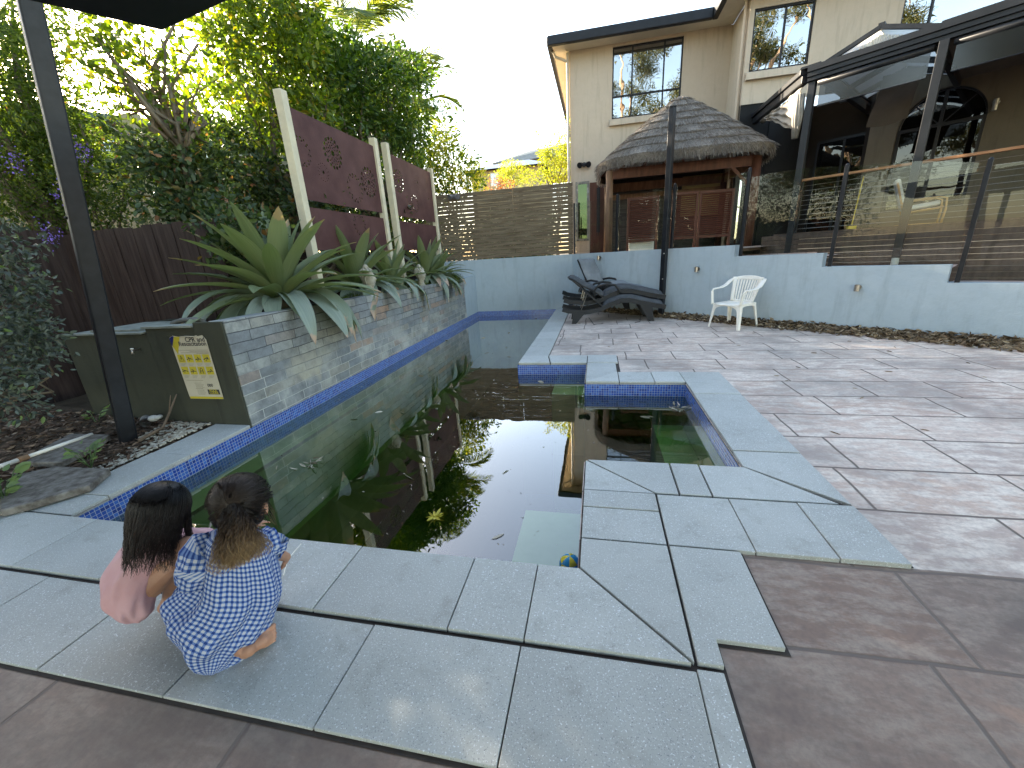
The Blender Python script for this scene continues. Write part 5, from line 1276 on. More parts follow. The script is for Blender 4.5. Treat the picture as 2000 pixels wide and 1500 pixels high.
a = rg6.uniform(0, 2*PI, n); D = np.stack([np.cos(a), np.sin(a), rg6.normal(0,.25,n)], 1)
o = leaves_mesh('leaf_litter', P, D, .10, .38, DLEAF, None, rg6, .2, .2); tag(o, 'dry brown leaves piled along the foot of the blue wall', 'leaves', kind='stuff')
# scattered leaves on the paving
pts = []
for _ in range(70):
    x, y = rg6.uniform(-.9, 5), rg6.uniform(1.0, 9)
    if (x > 1.4 or y > 5.6): pts.append((x, y, PZ+.004))
P = np.array(pts); a = rg6.uniform(0, 6.28, len(P)); D = np.stack([np.cos(a), np.sin(a), 0*a], 1)
o = leaves_mesh('fallen_leaves', P, D, .07, .22, DLEAF, None, rg6, .1, .05); tag(o, 'a few dry leaves lying on the pink paving', 'leaves', kind='stuff')
# pebbles
k = MB(); rd = random.Random(6)
for i in range(1100):
    t = rd.random(); x = -3.66-abs(rd.gauss(0,.09))-.04; y = rd.uniform(.9, 2.9) if i % 3 else rd.uniform(2.1,2.9)
    if i % 4 == 0: x = -3.66-rd.random()*.5; y = rd.uniform(2.55, 2.9)
    k.ell((x, y, mz(x, y)+.045), (rd.uniform(.010,.022), rd.uniform(.008,.016), rd.uniform(.006,.011)), 6, 4)
o = k.build('pebbles', M_('pale_pebbles', (.46,.43,.36), (.30,.27,.21), 30, .6, lo=.45, hi=.55), smooth=True, fix=False); tag(o, 'small pale pebbles along the edge of the pool coping', 'pebbles', kind='stuff')
# floating debris
n = 420; X = rg6.uniform(-3.1,.85,n); Y = 1.6+rg6.uniform(0,1,n)**1.2*8.5; keep = np.array([inpool(a_, b_) and inpool(a_+.05, b_) for a_, b_ in zip(X, Y)])
X, Y = X[keep], Y[keep]; a = rg6.uniform(0, 6.28, len(X)); P = np.stack([X, Y, np.full(len(X), WZ+.0025)], 1); D = np.stack([np.cos(a), np.sin(a), 0*a], 1)
FLO = leafmat('floating_bits', [(0,(.12,.10,.06)),(.5,(.30,.27,.18)),(1,(.55,.50,.40))], .1, .7, (1,1,1), .3)
o = leaves_mesh('floating_debris', P, D, np.where(rg6.uniform(0,1,len(X)) > .93, .10, rg6.uniform(.006,.03,len(X))), .3, FLO, None, rg6, .02, .0); tag(o, 'tiny dry leaf bits floating on the dark green water', 'debris', kind='stuff')
YEL = leafmat('yellow_petals', [(0,(.6,.5,.05)),(1,(.75,.65,.12))], .3, .5, (1,1,.6)); p = atZ(850,1010,WZ+.004)
o = leaves_mesh('floating_flower', [list(p)]*9, [(math.cos(i*.7),math.sin(i*.7),.25) for i in range(9)], .07, .3, YEL, None, rg6); tag(o, 'small yellow flower floating near the middle of the pool', 'flower')
for x, y, lab in ((1945/1.0-620,798,'pale dry twig cluster floating in the square corner of the pool'), (603,905,'pale dry twig floating by the slate wall side')):
    p = atZ(x, y, WZ+.004); n = 14; a = rg6.uniform(0,6.28,n)
    o = leaves_mesh('floating_twig', np.array([list(p)]*n)+rg6.normal(0,.035,(n,3))*np.array([1,1,.1]), np.stack([np.cos(a),np.sin(a),.15+0*a],1), .09, .2, FLO, None, rg6); tag(o, lab, 'twig')
# stepping slabs, pipes, sticks, weeds
BLUST = M_('weathered_slab', (.22,.205,.185), (.09,.078,.066), 16, .9, bmp=.6, bscale=30)
def slab(ps, lab):
    c = [atZ(x, y, .045) for x, y in ps]; k = MB(); k.vprism([Vector((p.x,p.y,.055)) for p in c], (0,0,-.05)); o = k.build('stepping_slab', BLUST, bevel=.01); tag(o, lab, 'paver', 'stone slabs in the mulch')
slab([(50,905),(75,880),(140,848),(215,850),(190,868),(120,905)], 'farther stone slab in the mulch beyond the white pipe')
slab([(0,965),(30,930),(110,912),(215,917),(175,950),(60,985),(0,1000)], 'nearer stone slab in the mulch between the white pipe and the coping')
a, b_ = atZ(-60,932,.09), atZ(180,848,.06); m1 = a.lerp(b_, .34); m2 = a.lerp(b_, .42)
e = empty('white_pipe', m1, 0, 'thin white plastic pipe lying across the mulch', 'pipe')
k = MB(); k.tube([a, m1], .017, 10); k.tube([m2, b_], .015, 10); k.build('pipe', WPLAST, e, smooth=True); k = MB(); k.tube([m1, m2], .021, 10); k.build('joint', M_('rusty_joint', (.28,.16,.09), (.2,.13,.08), 20, .8), e)
TWIG = M_('dead_twig', (.16,.12,.09), (.10,.075,.055), 12, .9)
def stick(pp, r, lab):
    k = MB(); k.tube([atZ(x, y, z) if True else None for x, y, z in pp], [r*(1-.6*i/len(pp)) for i in range(len(pp))], 6); o = k.build('dead_branch', TWIG, smooth=True); tag(o, lab, 'branch')
q0 = atY(345,770,2.86); q1 = atY(318,835,2.7); q2 = atZ(272,860,.03)
k = MB(); k.tube([q2, q1, atY(330,808,2.8), q0], [.016,.014,.011,.005], 6); k.tube([atY(330,808,2.8), atY(333,772,2.82)], [.006,.003], 5)
o = k.build('dead_branch', TWIG, smooth=True); tag(o, 'forked dead branch leaning on the dark planter end below the sign', 'branch')
p = atZ(284,826,.05); k = MB()
k.tube([p+Vector((-.1,.08,0)), p], .045, 14, cap=False); k.tube([p, p+Vector((-.1,.08,0))], .036, 14, cap=False)
o = k.build('drain_pipe', M_('grey_pipe', (.22,.21,.19), (.16,.15,.14), 9, .6), smooth=True, fix=False); tag(o, 'short open pipe end by the foot of the leaning post', 'pipe')
p = atZ(300,817,.09); k = MB(); k.ell(p, (.06,.04,.03), 9, 6); k.ell(p+Vector((.05,.01,.01)), (.03,.04,.02), 8, 5); o = k.build('pale_stone', M_('pale_stone', (.5,.5,.47), (.4,.4,.37), 9, .8), smooth=True); tag(o, 'small white stone beside the drain pipe', 'stone')
def weed(p, lab, n, h, seed):
    rgw = np.random.default_rng(seed); a = rgw.uniform(0,6.28,n); t = rgw.uniform(.2,1,n); P = np.stack([p[0]+np.cos(a)*h*.45*t, p[1]+np.sin(a)*h*.45*t, .03+h*t*.8], 1)
    e = empty('weed', (p[0],p[1],.0), 0, lab, 'plant'); leaves_mesh('leaves', P, np.stack([np.cos(a),np.sin(a),.3+0*a],1), .085*(h/.25)**.5, .5, G_GREEN, e, rgw)
    k = MB(); [k.tube([(p[0],p[1],0),(P[i][0],P[i][1],P[i][2])], .003, 4) for i in range(0,n,2)]; k.build('stem', G_GREEN, e)
G_GREEN = leafmat('weed_leaves', [(0,(.08,.13,.05)),(1,(.18,.26,.11))], .3, .5, (1.5,1.6,.6))
weed(atZ(178,915,.0), 'small leafy weed between the slab and the coping', 22, .20, 1)
weed(atZ(10,985,.0), 'clump of green weeds at the left edge by the coping', 60, .22, 2)
weed(atZ(192,830,.0), 'thin yellow-green seedling left of the leaning post', 8, .16, 3)

# neighbours' houses ---------------------------------------------------
YW = M_('ochre_wall', (.42,.34,.19), (.36,.29,.17), 3, .8); PR = M_('pale_metal_roof', (.45,.50,.52), (.38,.43,.46), 3, .4); RW = M_('far_roof', (.14,.18,.24), (.18,.22,.28), 3, .6)
c = far(200,250,17); e = empty('neighbour_house', (c.x,c.y,0), 0, 'ochre neighbouring house with pale roof glimpsed through the trees at left', 'house')
zt_ = far(200,238,17).z; a_ = math.atan2(c.y, c.x)-PI/2
Mx = Matrix.Translation((c.x,c.y,0)) @ Matrix.Rotation(a_, 4, 'Z')
k = MB(); k.box(-7,4.5,-.2,6,0,zt_,Mx); k.build('wall', YW, e)
k = MB(); k.add([Mx @ Vector(v) for v in ((-7.6,-.7,zt_-.02),(5,-.7,zt_-.02),(5,3,zt_+1.0),(-7.6,3,zt_+1.0),(-7.6,6.6,zt_),(5,6.6,zt_))], [(0,1,2,3),(3,2,5,4)]); k.build('roof', PR, e, fix=False)
k = MB(); k.box(-7.6,5,-.80,-.68,zt_-.14,zt_+.01,Mx); k.build('gutter', M_('green_gutter', (.08,.12,.10), None, 4, .5), e)
for x0 in (-1.0,1.4): k = MB(); k.box(x0,x0+1.2,-.24,-.201,zt_-1.5,zt_-.5,Mx); k.build('window', WIN, e)
a, b_ = far(256,225,9.5), far(284,322,9.5); e = empty('pergola', (b_.x,b_.y,0), 0, 'weathered timber pergola post and slats in the neighbour garden', 'pergola')
k = MB(); k.box(b_.x-.09,b_.x+.09,b_.y-.09,b_.y+.09,0,a.z); k.build('post', CREAM, e)
for i in range(8): z = a.z-.15-i*.16; p1_, p2_ = Vector((b_.x+.1,b_.y+.02,z)), far(330,250,9.9); k = MB(); k.bar(p1_, (p2_.x,p2_.y,z), .02, .09); k.build('slat', GWOOD, e)
a, b_ = far(478,298,9.8), far(545,345,9.8); e = empty('pale_slat_screen', (a.x,a.y,0), 0, 'pale horizontal slat screen showing between the shrubs left of the first cream post', 'fence')
k = MB()
for i in range(9): z = a.z-.02-i*.13; k.bar((a.x-.5,a.y-.4,z), (b_.x+.4,b_.y+.35,z), .02, .07)
k.build('slat', M_('pale_slats', (.6,.58,.52), (.5,.48,.42), 6, .6), e); k = MB(); k.box(a.x-.03,a.x+.03,a.y+.02,a.y+.09,0,a.z+.05); k.build('post', GWOOD, e)
c = far(985,340,34); e = empty('distant_house', (c.x,c.y,0), 0, 'distant house with blue-grey tiled roofs beyond the slat fence', 'house')
zg = far(985,330,34).z; zr = far(985,308,36).z; x0, x1 = far(915,330,34).x, far(1060,330,34).x
k = MB(); k.box(x0,x1,c.y,c.y+7,0,zg); k.build('wall', YW, e)
k = MB(); k.add([(x0-.6,c.y-.6,zg),(x1+.6,c.y-.6,zg),(x1-1.5,c.y+3.5,zr),(x0+2.2,c.y+3.5,zr),(x0-.6,c.y+7.5,zg),(x1+.6,c.y+7.5,zg)], [(0,1,2,3),(3,2,5,4),(0,3,4),(1,5,2)]); k.build('roof', RW, e, fix=False)
z2 = far(1000,289,38).z; xa, xb, xc = far(955,311,38).x, far(1120,311,38).x, far(1050,285,38).x
k = MB(); k.box(xa+.5,xb,c.y+5,c.y+9,zg,zr+.3); k.build('upper_wall', YW, e)
k = MB(); k.add([(xa,c.y+4.4,zr+.2),(xb,c.y+4.4,zr+.2),(xb,c.y+7,z2+.6),(xc-1,c.y+7,z2+.3),(xa,c.y+10,zr+.2),(xb,c.y+10,zr+.2)], [(0,1,2,3),(3,2,5,4),(0,3,4)]); k.build('upper_roof', GREYT, e, fix=False)
for px_ in (955,):
    a, b_ = far(px_,331,33.9), far(px_+19,345,33.9); k = MB(); k.box(a.x,b_.x,c.y-.05,c.y-.003,b_.z-.6,a.z-.2); o = k.build('window', WPLAST, e); k = MB(); k.box(a.x+.08,b_.x-.08,c.y-.07,c.y-.052,b_.z-.5,a.z-.28); k.build('pane', WIN, o)
# ---------------------------------------------------------------- sun loungers
WICK = brickmat('black_wicker', .02, .008, .002, [(.005,.005,.006),(.014,.014,.016),(.009,.009,.010)], (.004,.004,.004), axis='XZ', rough=.45, warp=0, bmp=.6, bd=.003)
GCUSH = M_('grey_cushion', (.045,.05,.055), (.075,.08,.088), 6, .85, bmp=.3, bscale=25); PCUSH = M_('pale_grey_cushion', (.15,.165,.18), (.20,.215,.23), 5, .8, bmp=.3, bscale=20)
def lounger(loc, rz, label, back=55, z0=0.0, cushion=True, cm=None, arms=True, legs=True, bcush=True):
    e = empty('sun_lounger', (loc[0], loc[1], PZ+z0), rz, label, 'sun lounger', 'sun loungers by the blue wall'); cm = cm or GCUSH
    prof = [(0,.30),(.12,.26),(.45,.225),(.75,.27),(.95,.36),(1.15,.43),(1.35,.425),(1.6,.36),(1.85,.30),(2.02,.27)]
    for y in (-.31, .31):
        k = MB(); k.sheet(lambda u, v: Vector((*(lambda q: (q[0],))(pr(prof, u)), y+(-.022 if v < .5 else .022)*1, pr(prof, u)[1]+0)) , 1, 1) if False else None
        pts = [Vector((x, y, z)) for x, z in prof]
        for a, b_ in zip(pts[:-1], pts[1:]): k.bar(a-(b_-a)*.02, b_+(b_-a)*.02, .045, .085)
        k.build('side_rail', WICK, e, local=True)
    for x, z, sg in ((.32,.22,-1),(1.62,.33,1)) if legs else ():
        for y in (-.31, .31):
            k = MB(); k.vprism([(x-.10,y-.024,z),(x+.14,y-.024,z),(x+.12*sg+.07,y-.024,0),(x+.12*sg-.02,y-.024,0)], (0,.048,0)); k.build('leg', WICK, e, local=True)
    k = MB(); sp = [q for q in prof if q[0] >= .74]
    for (x, z), (x2, z2) in zip(sp[:-1], sp[1:]): k.bar((x,0,z+.035),(x2,0,z2+.035), .58, .012)
    k.build('seat_panel', WICK, e, local=True)
    a = R(back); hx, hz = .80, .33; L = .80; bx, bz = hx-math.cos(a)*L, hz+math.sin(a)*L
    k = MB(); k.bar((hx,0,hz),(bx,0,bz), .58, .03, up=(math.sin(a),0,math.cos(a))); k.build('backrest', WICK, e, local=True)
    for y in (-.2, .2): k = MB(); k.tube([(hx-math.cos(a)*.4,y,hz+math.sin(a)*.4),(hx-.42,y,.26)], .008, 6); k.build('strut', STEEL, e, local=True)
    if cushion:
        k = MB(); n = 26; th = .07
        def cu(u, v):
            x = .80+u*1.2; z = np.interp(x, [q[0] for q in prof], [q[1] for q in prof])+.045; y = -.28+.56*v
            return Vector((x, y, z+th*(1-abs(2*v-1)**8)*(1-abs(2*u-1)**22)+.006*math.sin(u*14)*math.sin(v*5)))
        k.sheet(cu, 30, 12); k.build('seat_cushion', cm, e, local=True, smooth=True, fix=False)
        if not bcush: return e
        k = MB(); d = Vector((math.cos(a),0,-math.sin(a))); nrm = Vector((math.sin(a),0,math.cos(a)))
        def cb(u, v):
            y = -.28+.56*v; p = Vector((bx,y,bz))+d*(L*u); return p+nrm*(.018+.075*(1-abs(2*v-1)**8)*(1-abs(2*u-1)**14)-.014*math.exp(-((u-.5)/.03)**2)+.008*math.sin(v*9+u*13))
        k.sheet(cb, 30, 14); k.build('back_cushion', cm, e, local=True, smooth=True, fix=False)
    if arms:
        for y in (-.34, .34):
            k = MB(); k.tube([(.62,y,.26),(.60,y,.46),(.68,y,.555),(.85,y,.585),(1.02,y,.56),(1.10,y,.46),(1.12,y,.38)], .024, 7); k.build('armrest', WICK, e, local=True, smooth=True)
    return e
q = atZ(1132,632,PZ); q2 = atZ(1240,628,PZ); rz = math.atan2(q2.y-q.y, q2.x-q.x)
o0 = q-Vector((math.cos(rz),math.sin(rz),0))*.34+Vector((-math.sin(rz),math.cos(rz),0))*.31
lounger(o0, rz, 'front black wicker sun lounger with its bare backrest propped up', 42, 0, True, GCUSH, False, True, False)
lounger((o0.x+.02-math.sin(rz)*.10, o0.y+math.cos(rz)*.12), rz+.03, 'middle wicker sun lounger stacked on the front one with grey cushion', 30, .17, True, GCUSH, True, False)
lounger((-.62, 10.08), R(-36), 'rear sun lounger with tall pale grey back cushion raised against the wall', 62, .20, True, PCUSH, True, True)
for i, (pp) in enumerate((((1150,620),(1160,634),(1178,631)),((1252,600),(1250,628),(1240,630)),((1082,628),(1090,636),(1100,630)))):
    k = MB(); k.tube([atZ(x, y, PZ+.012) for x, y in pp], .006, 5); o = k.build('cushion_tie', BLACK); tag(o, ('cushion tie lying under the head of the loungers', 'cushion tie hanging at the foot of the loungers', 'cushion tie trailing onto the grey coping')[i], 'strap')

# white plastic chair --------------------------------------------------
def plastic_chair(loc, rz):
    e = empty('plastic_chair', loc, rz, 'white moulded plastic armchair with slatted back in front of the blue wall', 'chair')
    # local: front = +x, width along y
    k = MB()
    def seat(u, v):
        x = -.20+.44*u; w = .235-.02*(1-u); y = -w+2*w*v
        return Vector((x, y, .42-.022*math.sin(PI*v)*math.sin(PI*min(1,u*1.1))-(.03*max(0,(u-.88)/.12)**2)))
    k.sheet(seat, 16, 12); o = k.build('seat', WPLAST, e, local=True, smooth=True, fix=False); m = o.modifiers.new('t','SOLIDIFY'); m.thickness = .014
    k = MB(); k.tube([(.232,-.225,.385),(.243,-.12,.395),(.245,0,.398),(.243,.12,.395),(.232,.225,.385)], .018, 6); k.build('front_lip', WPLAST, e, local=True, smooth=True)
    def bk(y, t):   # back surface: t 0 bottom .. 1 top
        return Vector((-.20-.13*t+.045*(y/.25)**2, y*(.80+.28*t), .42+.42*t))
    for i in range(8):
        y = -.165+i*.047; k = MB()
        k.sheet(lambda u, v, y=y: bk(y-.0145+.029*u, .06+.80*v), 1, 8); o = k.build('back_slat', WPLAST, e, local=True, fix=False); m = o.modifiers.new('t','SOLIDIFY'); m.thickness = .009
    k = MB()
    k.sheet(lambda u, v: bk(-.25+.5*u, .86+(.16-.10*abs(2*u-1)**2.5)*v), 18, 4); k.sheet(lambda u, v: bk(-.25+.5*u, -.02+.09*v), 12, 2)
    for s in (-1, 1): k.sheet(lambda u, v, s=s: bk(s*(.187+.063*u), .0+.96*v), 3, 10)
    o = k.build('back_frame', WPLAST, e, local=True, smooth=True, fix=False); m = o.modifiers.new('t','SOLIDIFY'); m.thickness = .014
    for s in (-1, 1):
        k = MB()
        P_ = [Vector(p) for p in ((-.325,.255*s,.80),(-.24,.285*s,.76),(-.14,.30*s,.69),(-.02,.305*s,.655),(.12,.30*s,.65),(.20,.292*s,.645),(.228,.285*s,.61),(.235,.27*s,.50),(.24,.255*s,.40))]
        W_ = [.07,.075,.075,.07,.07,.065,.06,.055,.06]
        def arm(u, v):
            t = u*(len(P_)-1); i = min(int(t), len(P_)-2); f = t-i; p = P_[i].lerp(P_[i+1], f); w = W_[i]*(1-f)+W_[i+1]*f
            turn = max(0, min(1, (t-4.5)/1.5)); dirv = Vector((0,1,0)).lerp(Vector((-1,0,0))*-s*s, turn) if False else Vector((0,s,0))*(1-turn)+Vector((-1,.0,0))*turn
            return p+dirv*w*(v-.5)
        k.sheet(arm, 32, 4); o = k.build('arm', WPLAST, e, local=True, smooth=True, fix=False); m = o.modifiers.new('t','SOLIDIFY'); m.thickness = .013
        for fr in (1, -1):
            k = MB(); tx_, ty_, tz_ = (.235, .245*s, .40) if fr > 0 else (-.20, .235*s, .42); bx_, by_ = (.275, .285*s) if fr > 0 else (-.285, .27*s)
            def leg(u, v):
                a = (u-.5)*PI*1.0; w = .052-.024*v; c = Vector((tx_+(bx_-tx_)*v, ty_+(by_-ty_)*v, tz_*(1-v)))
                arch_ = .06*max(0,1-v*3.2)**2*(1 if u < .5 else 0)
                # L-section: two flanges
                if u < .5: return c+Vector((0, -s*(w*(1-2*u)+arch_*1.0), 0))
                return c+Vector((-fr*w*(2*u-1), 0, 0))
            k.sheet(leg, 8, 14); o = k.build('leg', WPLAST, e, local=True, fix=False); m = o.modifiers.new('t','SOLIDIFY'); m.thickness = .012
        k = MB(); k.sheet(lambda u, v: Vector((-.20+.43*u, .243*s, .415-(.035+.05*abs(2*u-1)**3)*v)), 12, 2); o = k.build('side_apron', WPLAST, e, local=True, fix=False); m = o.modifiers.new('t','SOLIDIFY'); m.thickness = .011
    k = MB(); k.sheet(lambda u, v: Vector((.238, -.24+.48*u, .41-(.03+.085*abs(2*u-1)**2.6)*v)), 16, 3); o = k.build('front_apron', WPLAST, e, local=True, fix=False); m = o.modifiers.new('t','SOLIDIFY'); m.thickness = .011
cc = (atZ(1392,639,PZ)+atZ(1452,645,PZ)+atZ(1418,632,PZ)+atZ(1463,636,PZ))/4
plastic_chair((cc.x, cc.y, PZ), R(-140))

# sign on the planter end ----------------------------------------------
PAPER = M_('sun_faded_paper', (.50,.46,.36), (.44,.40,.31), 6, .6); SY = M_('sign_yellow', (.52,.43,.04), None, 8, .6); NAVY = M_('sign_navy', (.015,.02,.12), None, 8, .5); INK = M_('sign_ink', (.05,.05,.055), None, 8, .6); GINK = M_('sign_grey_ink', (.22,.20,.17), None, 8, .6)
sy = 2.896; c1_, c2_, c3_, c4_ = [atY(x, y, sy) for x, y in ((338,654),(405,656),(433,779),(362,778))]
X0, X1, Z1, Z0 = (c1_.x+c4_.x)/2, (c2_.x+c3_.x)/2, (c1_.z+c2_.z)/2, (c3_.z+c4_.z)/2; SW, SH = X1-X0, Z1-Z0
sign = empty('safety_sign', ((X0+X1)/2, sy, Z0), 0, 'faded resuscitation chart sign fixed to the dark end of the planter', 'sign')
def spt(u, v, d=0): return Vector((X0+SW*u, sy-d, Z0+SH*v))
k = MB(); k.vprism([spt(*q) for q in ((.05,0),(1,0),(1,.93),(.93,1),(.78,.985),(.25,.985),(.10,1),(0,.97),(.0,.85),(.03,.05))], (0,-.003,0)); k.build('board', PAPER, sign)
def shp(name, pts, m, d=.0045):
    k = MB(); k.vprism([spt(u, v, .003) for u, v in pts], (0,-(d-.003),0)); return k.build(name, m, sign)
shp('yellow_corner', ((.02,.84),(.10,.72),(.30,.982),(.14,.985)), SY); shp('navy_corner', ((.0,.86),(.02,.845),(.13,.985),(.10,.997),(.0,.965)), NAVY)
shp('bottom_strip', ((.05,.002),(1,.002),(1,.035),(.05,.035)), SY)
def stext(s, u, v, size, m, name='lettering', align='LEFT', d=.0046):
    c = bpy.data.curves.new(name, 'FONT'); c.body = s; c.size = size; c.extrude = .0003; c.align_x = align; c.offset = size*.012
    c.materials.append(m); tmp = bpy.data.objects.new('t', c); col.objects.link(tmp); bpy.context.view_layer.update()
    me = bpy.data.meshes.new_from_object(tmp.evaluated_get(bpy.context.evaluated_depsgraph_get())); bpy.data.objects.remove(tmp)
    if not me.materials: me.materials.append(m)
    o = bpy.data.objects.new(name, me); col.objects.link(o); o.parent = sign
    p = mat_of(sign).inverted() @ spt(u, v, d); o.location = p; o.rotation_euler = (PI/2, 0, 0); return o
stext('CPR and', .97, .905, .062, INK, 'title', 'RIGHT'); stext('Resuscitation', .98, .845, .058, INK, 'title', 'RIGHT')
for row_ in range(2):
    for i in range(4):
        u, v = .06+.235*i, .585-.19*row_; o = shp('pictogram', ((u,v),(u+.19,v),(u+.19,v+.125),(u,v+.125)), SY, .0042)
        k = MB(); 
        def q_(a, b_): return spt(u+.19*a, v+.125*b_, .0044)
        if row_ == 0 and i == 0: k.tube([q_(.15,.2), q_(.5,.85), q_(.85,.2), q_(.15,.2)], .0022, 4); k.tube([q_(.5,.35), q_(.5,.6)], .0025, 4)
        elif row_ == 1 and i == 2: k.tube([q_(.3,.15), q_(.35,.7), q_(.5,.85), q_(.65,.7), q_(.7,.15)], .003, 4); k.tube([q_(.35,.45), q_(.65,.45)], .003, 4)
        else: k.tube([q_(.1,.35), q_(.4,.45+.1*((i+row_)%2)), q_(.9,.4)], .0035, 4); k.ell(q_(.2+.15*i,.62), (.007,.001,.006), 8, 5); k.tube([q_(.35,.2), q_(.5+.1*i,.6)], .0025, 4)
        k.build('drawing', INK, o)
k = MB()
for v, a, b_ in ((.775,.15,.97),(.755,.45,.97),(.735,.2,.97),(.72,.62,.97),(.30,.10,.58),(.255,.3,.5),(.165,.3,.5)): k.box(X0+SW*a,X0+SW*b_,sy-.0042,sy-.0035,Z0+SH*v,Z0+SH*v+.0028)
for v0 in (.565,.375):
    for i in range(4):
        for j in range(3): u = .08+.235*i; k.box(X0+SW*u,X0+SW*(u+.16-.03*j),sy-.0042,sy-.0035,Z0+SH*(v0-.016*j),Z0+SH*(v0-.016*j)+.002)
for j in range(9): k.box(X0+SW*.32,X0+SW*(.56-.02*(j%3)),sy-.0042,sy-.0035,Z0+SH*(.235-.018*j-(.02 if j > 3 else 0)),Z0+SH*(.235-.018*j-(.02 if j > 3 else 0))+.002)
k.build('fine_print', GINK, sign)
stext('000', .66, .20, .042, INK, 'number'); k = MB()
shp('black_panel', ((.62,.075),(.95,.075),(.95,.155),(.62,.155)), INK, .0042); stext('POOL', .785, .118, .034, SY, 'wording', 'CENTER', .0048); stext('CLEAR', .785, .082, .034, SY, 'wording', 'CENTER', .0048)
k = MB(); k.tube([spt(.30,.985,.002), spt(.5,.992,.012), spt(.72,.985,.01), spt(.78,.995,.002)], .004, 6); k.build('curled_edge', PAPER, sign, smooth=True)
# tap on the planter end, handle on the lid
p = atY(269,683,2.91); e = empty('garden_tap', p, 0, 'tiny pale tap fitting on the dark wall behind the leaning post', 'tap'); k = MB(); k.tube([p+Vector((0,.02,0)), p-Vector((0,.05,0)), p-Vector((-.01,.06,.03))], .011, 8); k.build('spout', STEEL, e, smooth=True); k = MB(); k.ell(p-Vector((0,.045,-.018)), (.02,.012,.008), 8, 5); k.build('handle', WPLAST, e)
k = MB(); k.tube([(-4.05,3.10,.905),(-4.02,3.11,.955),(-3.93,3.13,.975),(-3.80,3.16,.975),(-3.74,3.18,.955),(-3.72,3.18,.88)], .024, 8); o = k.build('pipe_bend', M_('dull_pipe', (.14,.14,.13), (.08,.08,.075), 9, .6), smooth=True); tag(o, 'grey curved pipe lying over the lids behind the sign', 'pipe')

# ball floating at the pool edge
p = atZ(1113,1103,WZ+.02); e = empty('toy_ball', p, 0, 'small yellow and blue toy ball floating in the near right pool corner', 'ball')
BB = M_('ball_blue', (.03,.25,.45), None, 8, .3); BY = M_('ball_yellow', (.62,.52,.05), None, 8, .3)
k = MB(); c = p+Vector((0,0,.0)); k.ell(c, (.055,.055,.055), 20, 12)
for j in range(len(k.f)):
    r_ = j//20; s_ = (j % 20)//3
    if (s_+r_//4) % 2: k.mi[j] = 1
k.build('shell', [BB, BY], e, smooth=True)

# ---------------------------------------------------------------- the two girls
SKIN = M_('skin', (.40,.22,.145), (.34,.175,.11), 14, .5, spec=.35)
_b = SKIN.node_tree.nodes['Principled BSDF']; _b.inputs['Subsurface Weight'].default_value = .15; _b.inputs['Subsurface Radius'].default_value = (.012,.005,.003)
def capsule(k, pts, rad, seg=12):
    pts = [Vector(p) for p in pts]; k.tube(pts, rad, seg); k.ell(pts[0], (rad[0],)*3, 12, 8); k.ell(pts[-1], (rad[-1],)*3, 12, 8)
    for p, r in zip(pts[1:-1], rad[1:-1]): k.ell(p, (r*.99,)*3, 12, 8)
def hand(k, wrist, d, n, s=1.0, curl=.5, side=1):
    """palm and five fingers: d = direction of the fingers, n = back of the hand"""
    w = Vector(wrist); d = Vector(d).normalized(); n = Vector(n); n = (n-d*n.dot(d)).normalized(); t = d.cross(n)*side
    c = w+d*.036*s
    M3 = Matrix((t, d, n)).transposed()
    k.ell(c, (.027*s,.036*s,.012*s), 14, 8, M3)
    capsule(k, [w-d*.01*s, w+d*.02*s], [.018*s,.017*s])
    for i, (o_, L) in enumerate(((-.019,.046),(-.0065,.052),(.006,.048),(.018,.037))):
        b = w+d*.064*s+t*o_*s; a = curl*(.5+.12*i); p1 = b+(d*math.cos(a*.5)-n*math.sin(a*.5))*L*.45*s; p2 = p1+(d*math.cos(a*1.4)-n*math.sin(a*1.4))*L*.32*s; p3 = p2+(d*math.cos(a*2.2)-n*math.sin(a*2.2))*L*.26*s
        capsule(k, [b-d*.015*s, b, p1, p2, p3], [.0068*s,.0068*s,.0064*s,.0060*s,.0048*s], 8)
    b = w+d*.02*s-t*.022*s; p1 = b+(d*.75-t*.6-n*.1).normalized()*.028*s; p2 = p1+(d*.95-t*.15-n*.3).normalized()*.024*s
    capsule(k, [b, p1, p2], [.0088*s,.0075*s,.0058*s], 8)
def foot(k, ankle, heel, toe, up, L=.17, s=1.0):
    heel = Vector(heel); toe = Vector(toe); d = (toe-heel).normalized(); up = Vector(up); up = (up-d*up.dot(d)).normalized(); t = d.cross(up); L = (toe-heel).length
    capsule(k, [Vector(ankle), heel+up*.012+d*.02], [.027*s,.026*s]); capsule(k, [heel+d*.01, heel+d*L*.35, heel+d*L*.68], [.026*s,.025*s,.026*s])
    k.ell(heel+d*L*.70, (.034*s,.034*s,.018*s), 14, 8, Matrix((t, d, up)).transposed())
    for i, (o_, l, r) in enumerate(((-.026,.054,.0105),(-.0085,.054,.0066),(.0055,.049,.0060),(.0185,.041,.0056),(.0305,.031,.0052))):
        b = heel+d*L*.80+t*o_*s; k.ell(b+d*l*.62*s, (r*1.1*s,r*1.25*s,r*s), 8, 6, Matrix((t, d, up)).transposed()); capsule(k, [b-d*.01, b+d*l*.5*s], [r*.9*s,r*.85*s], 8)
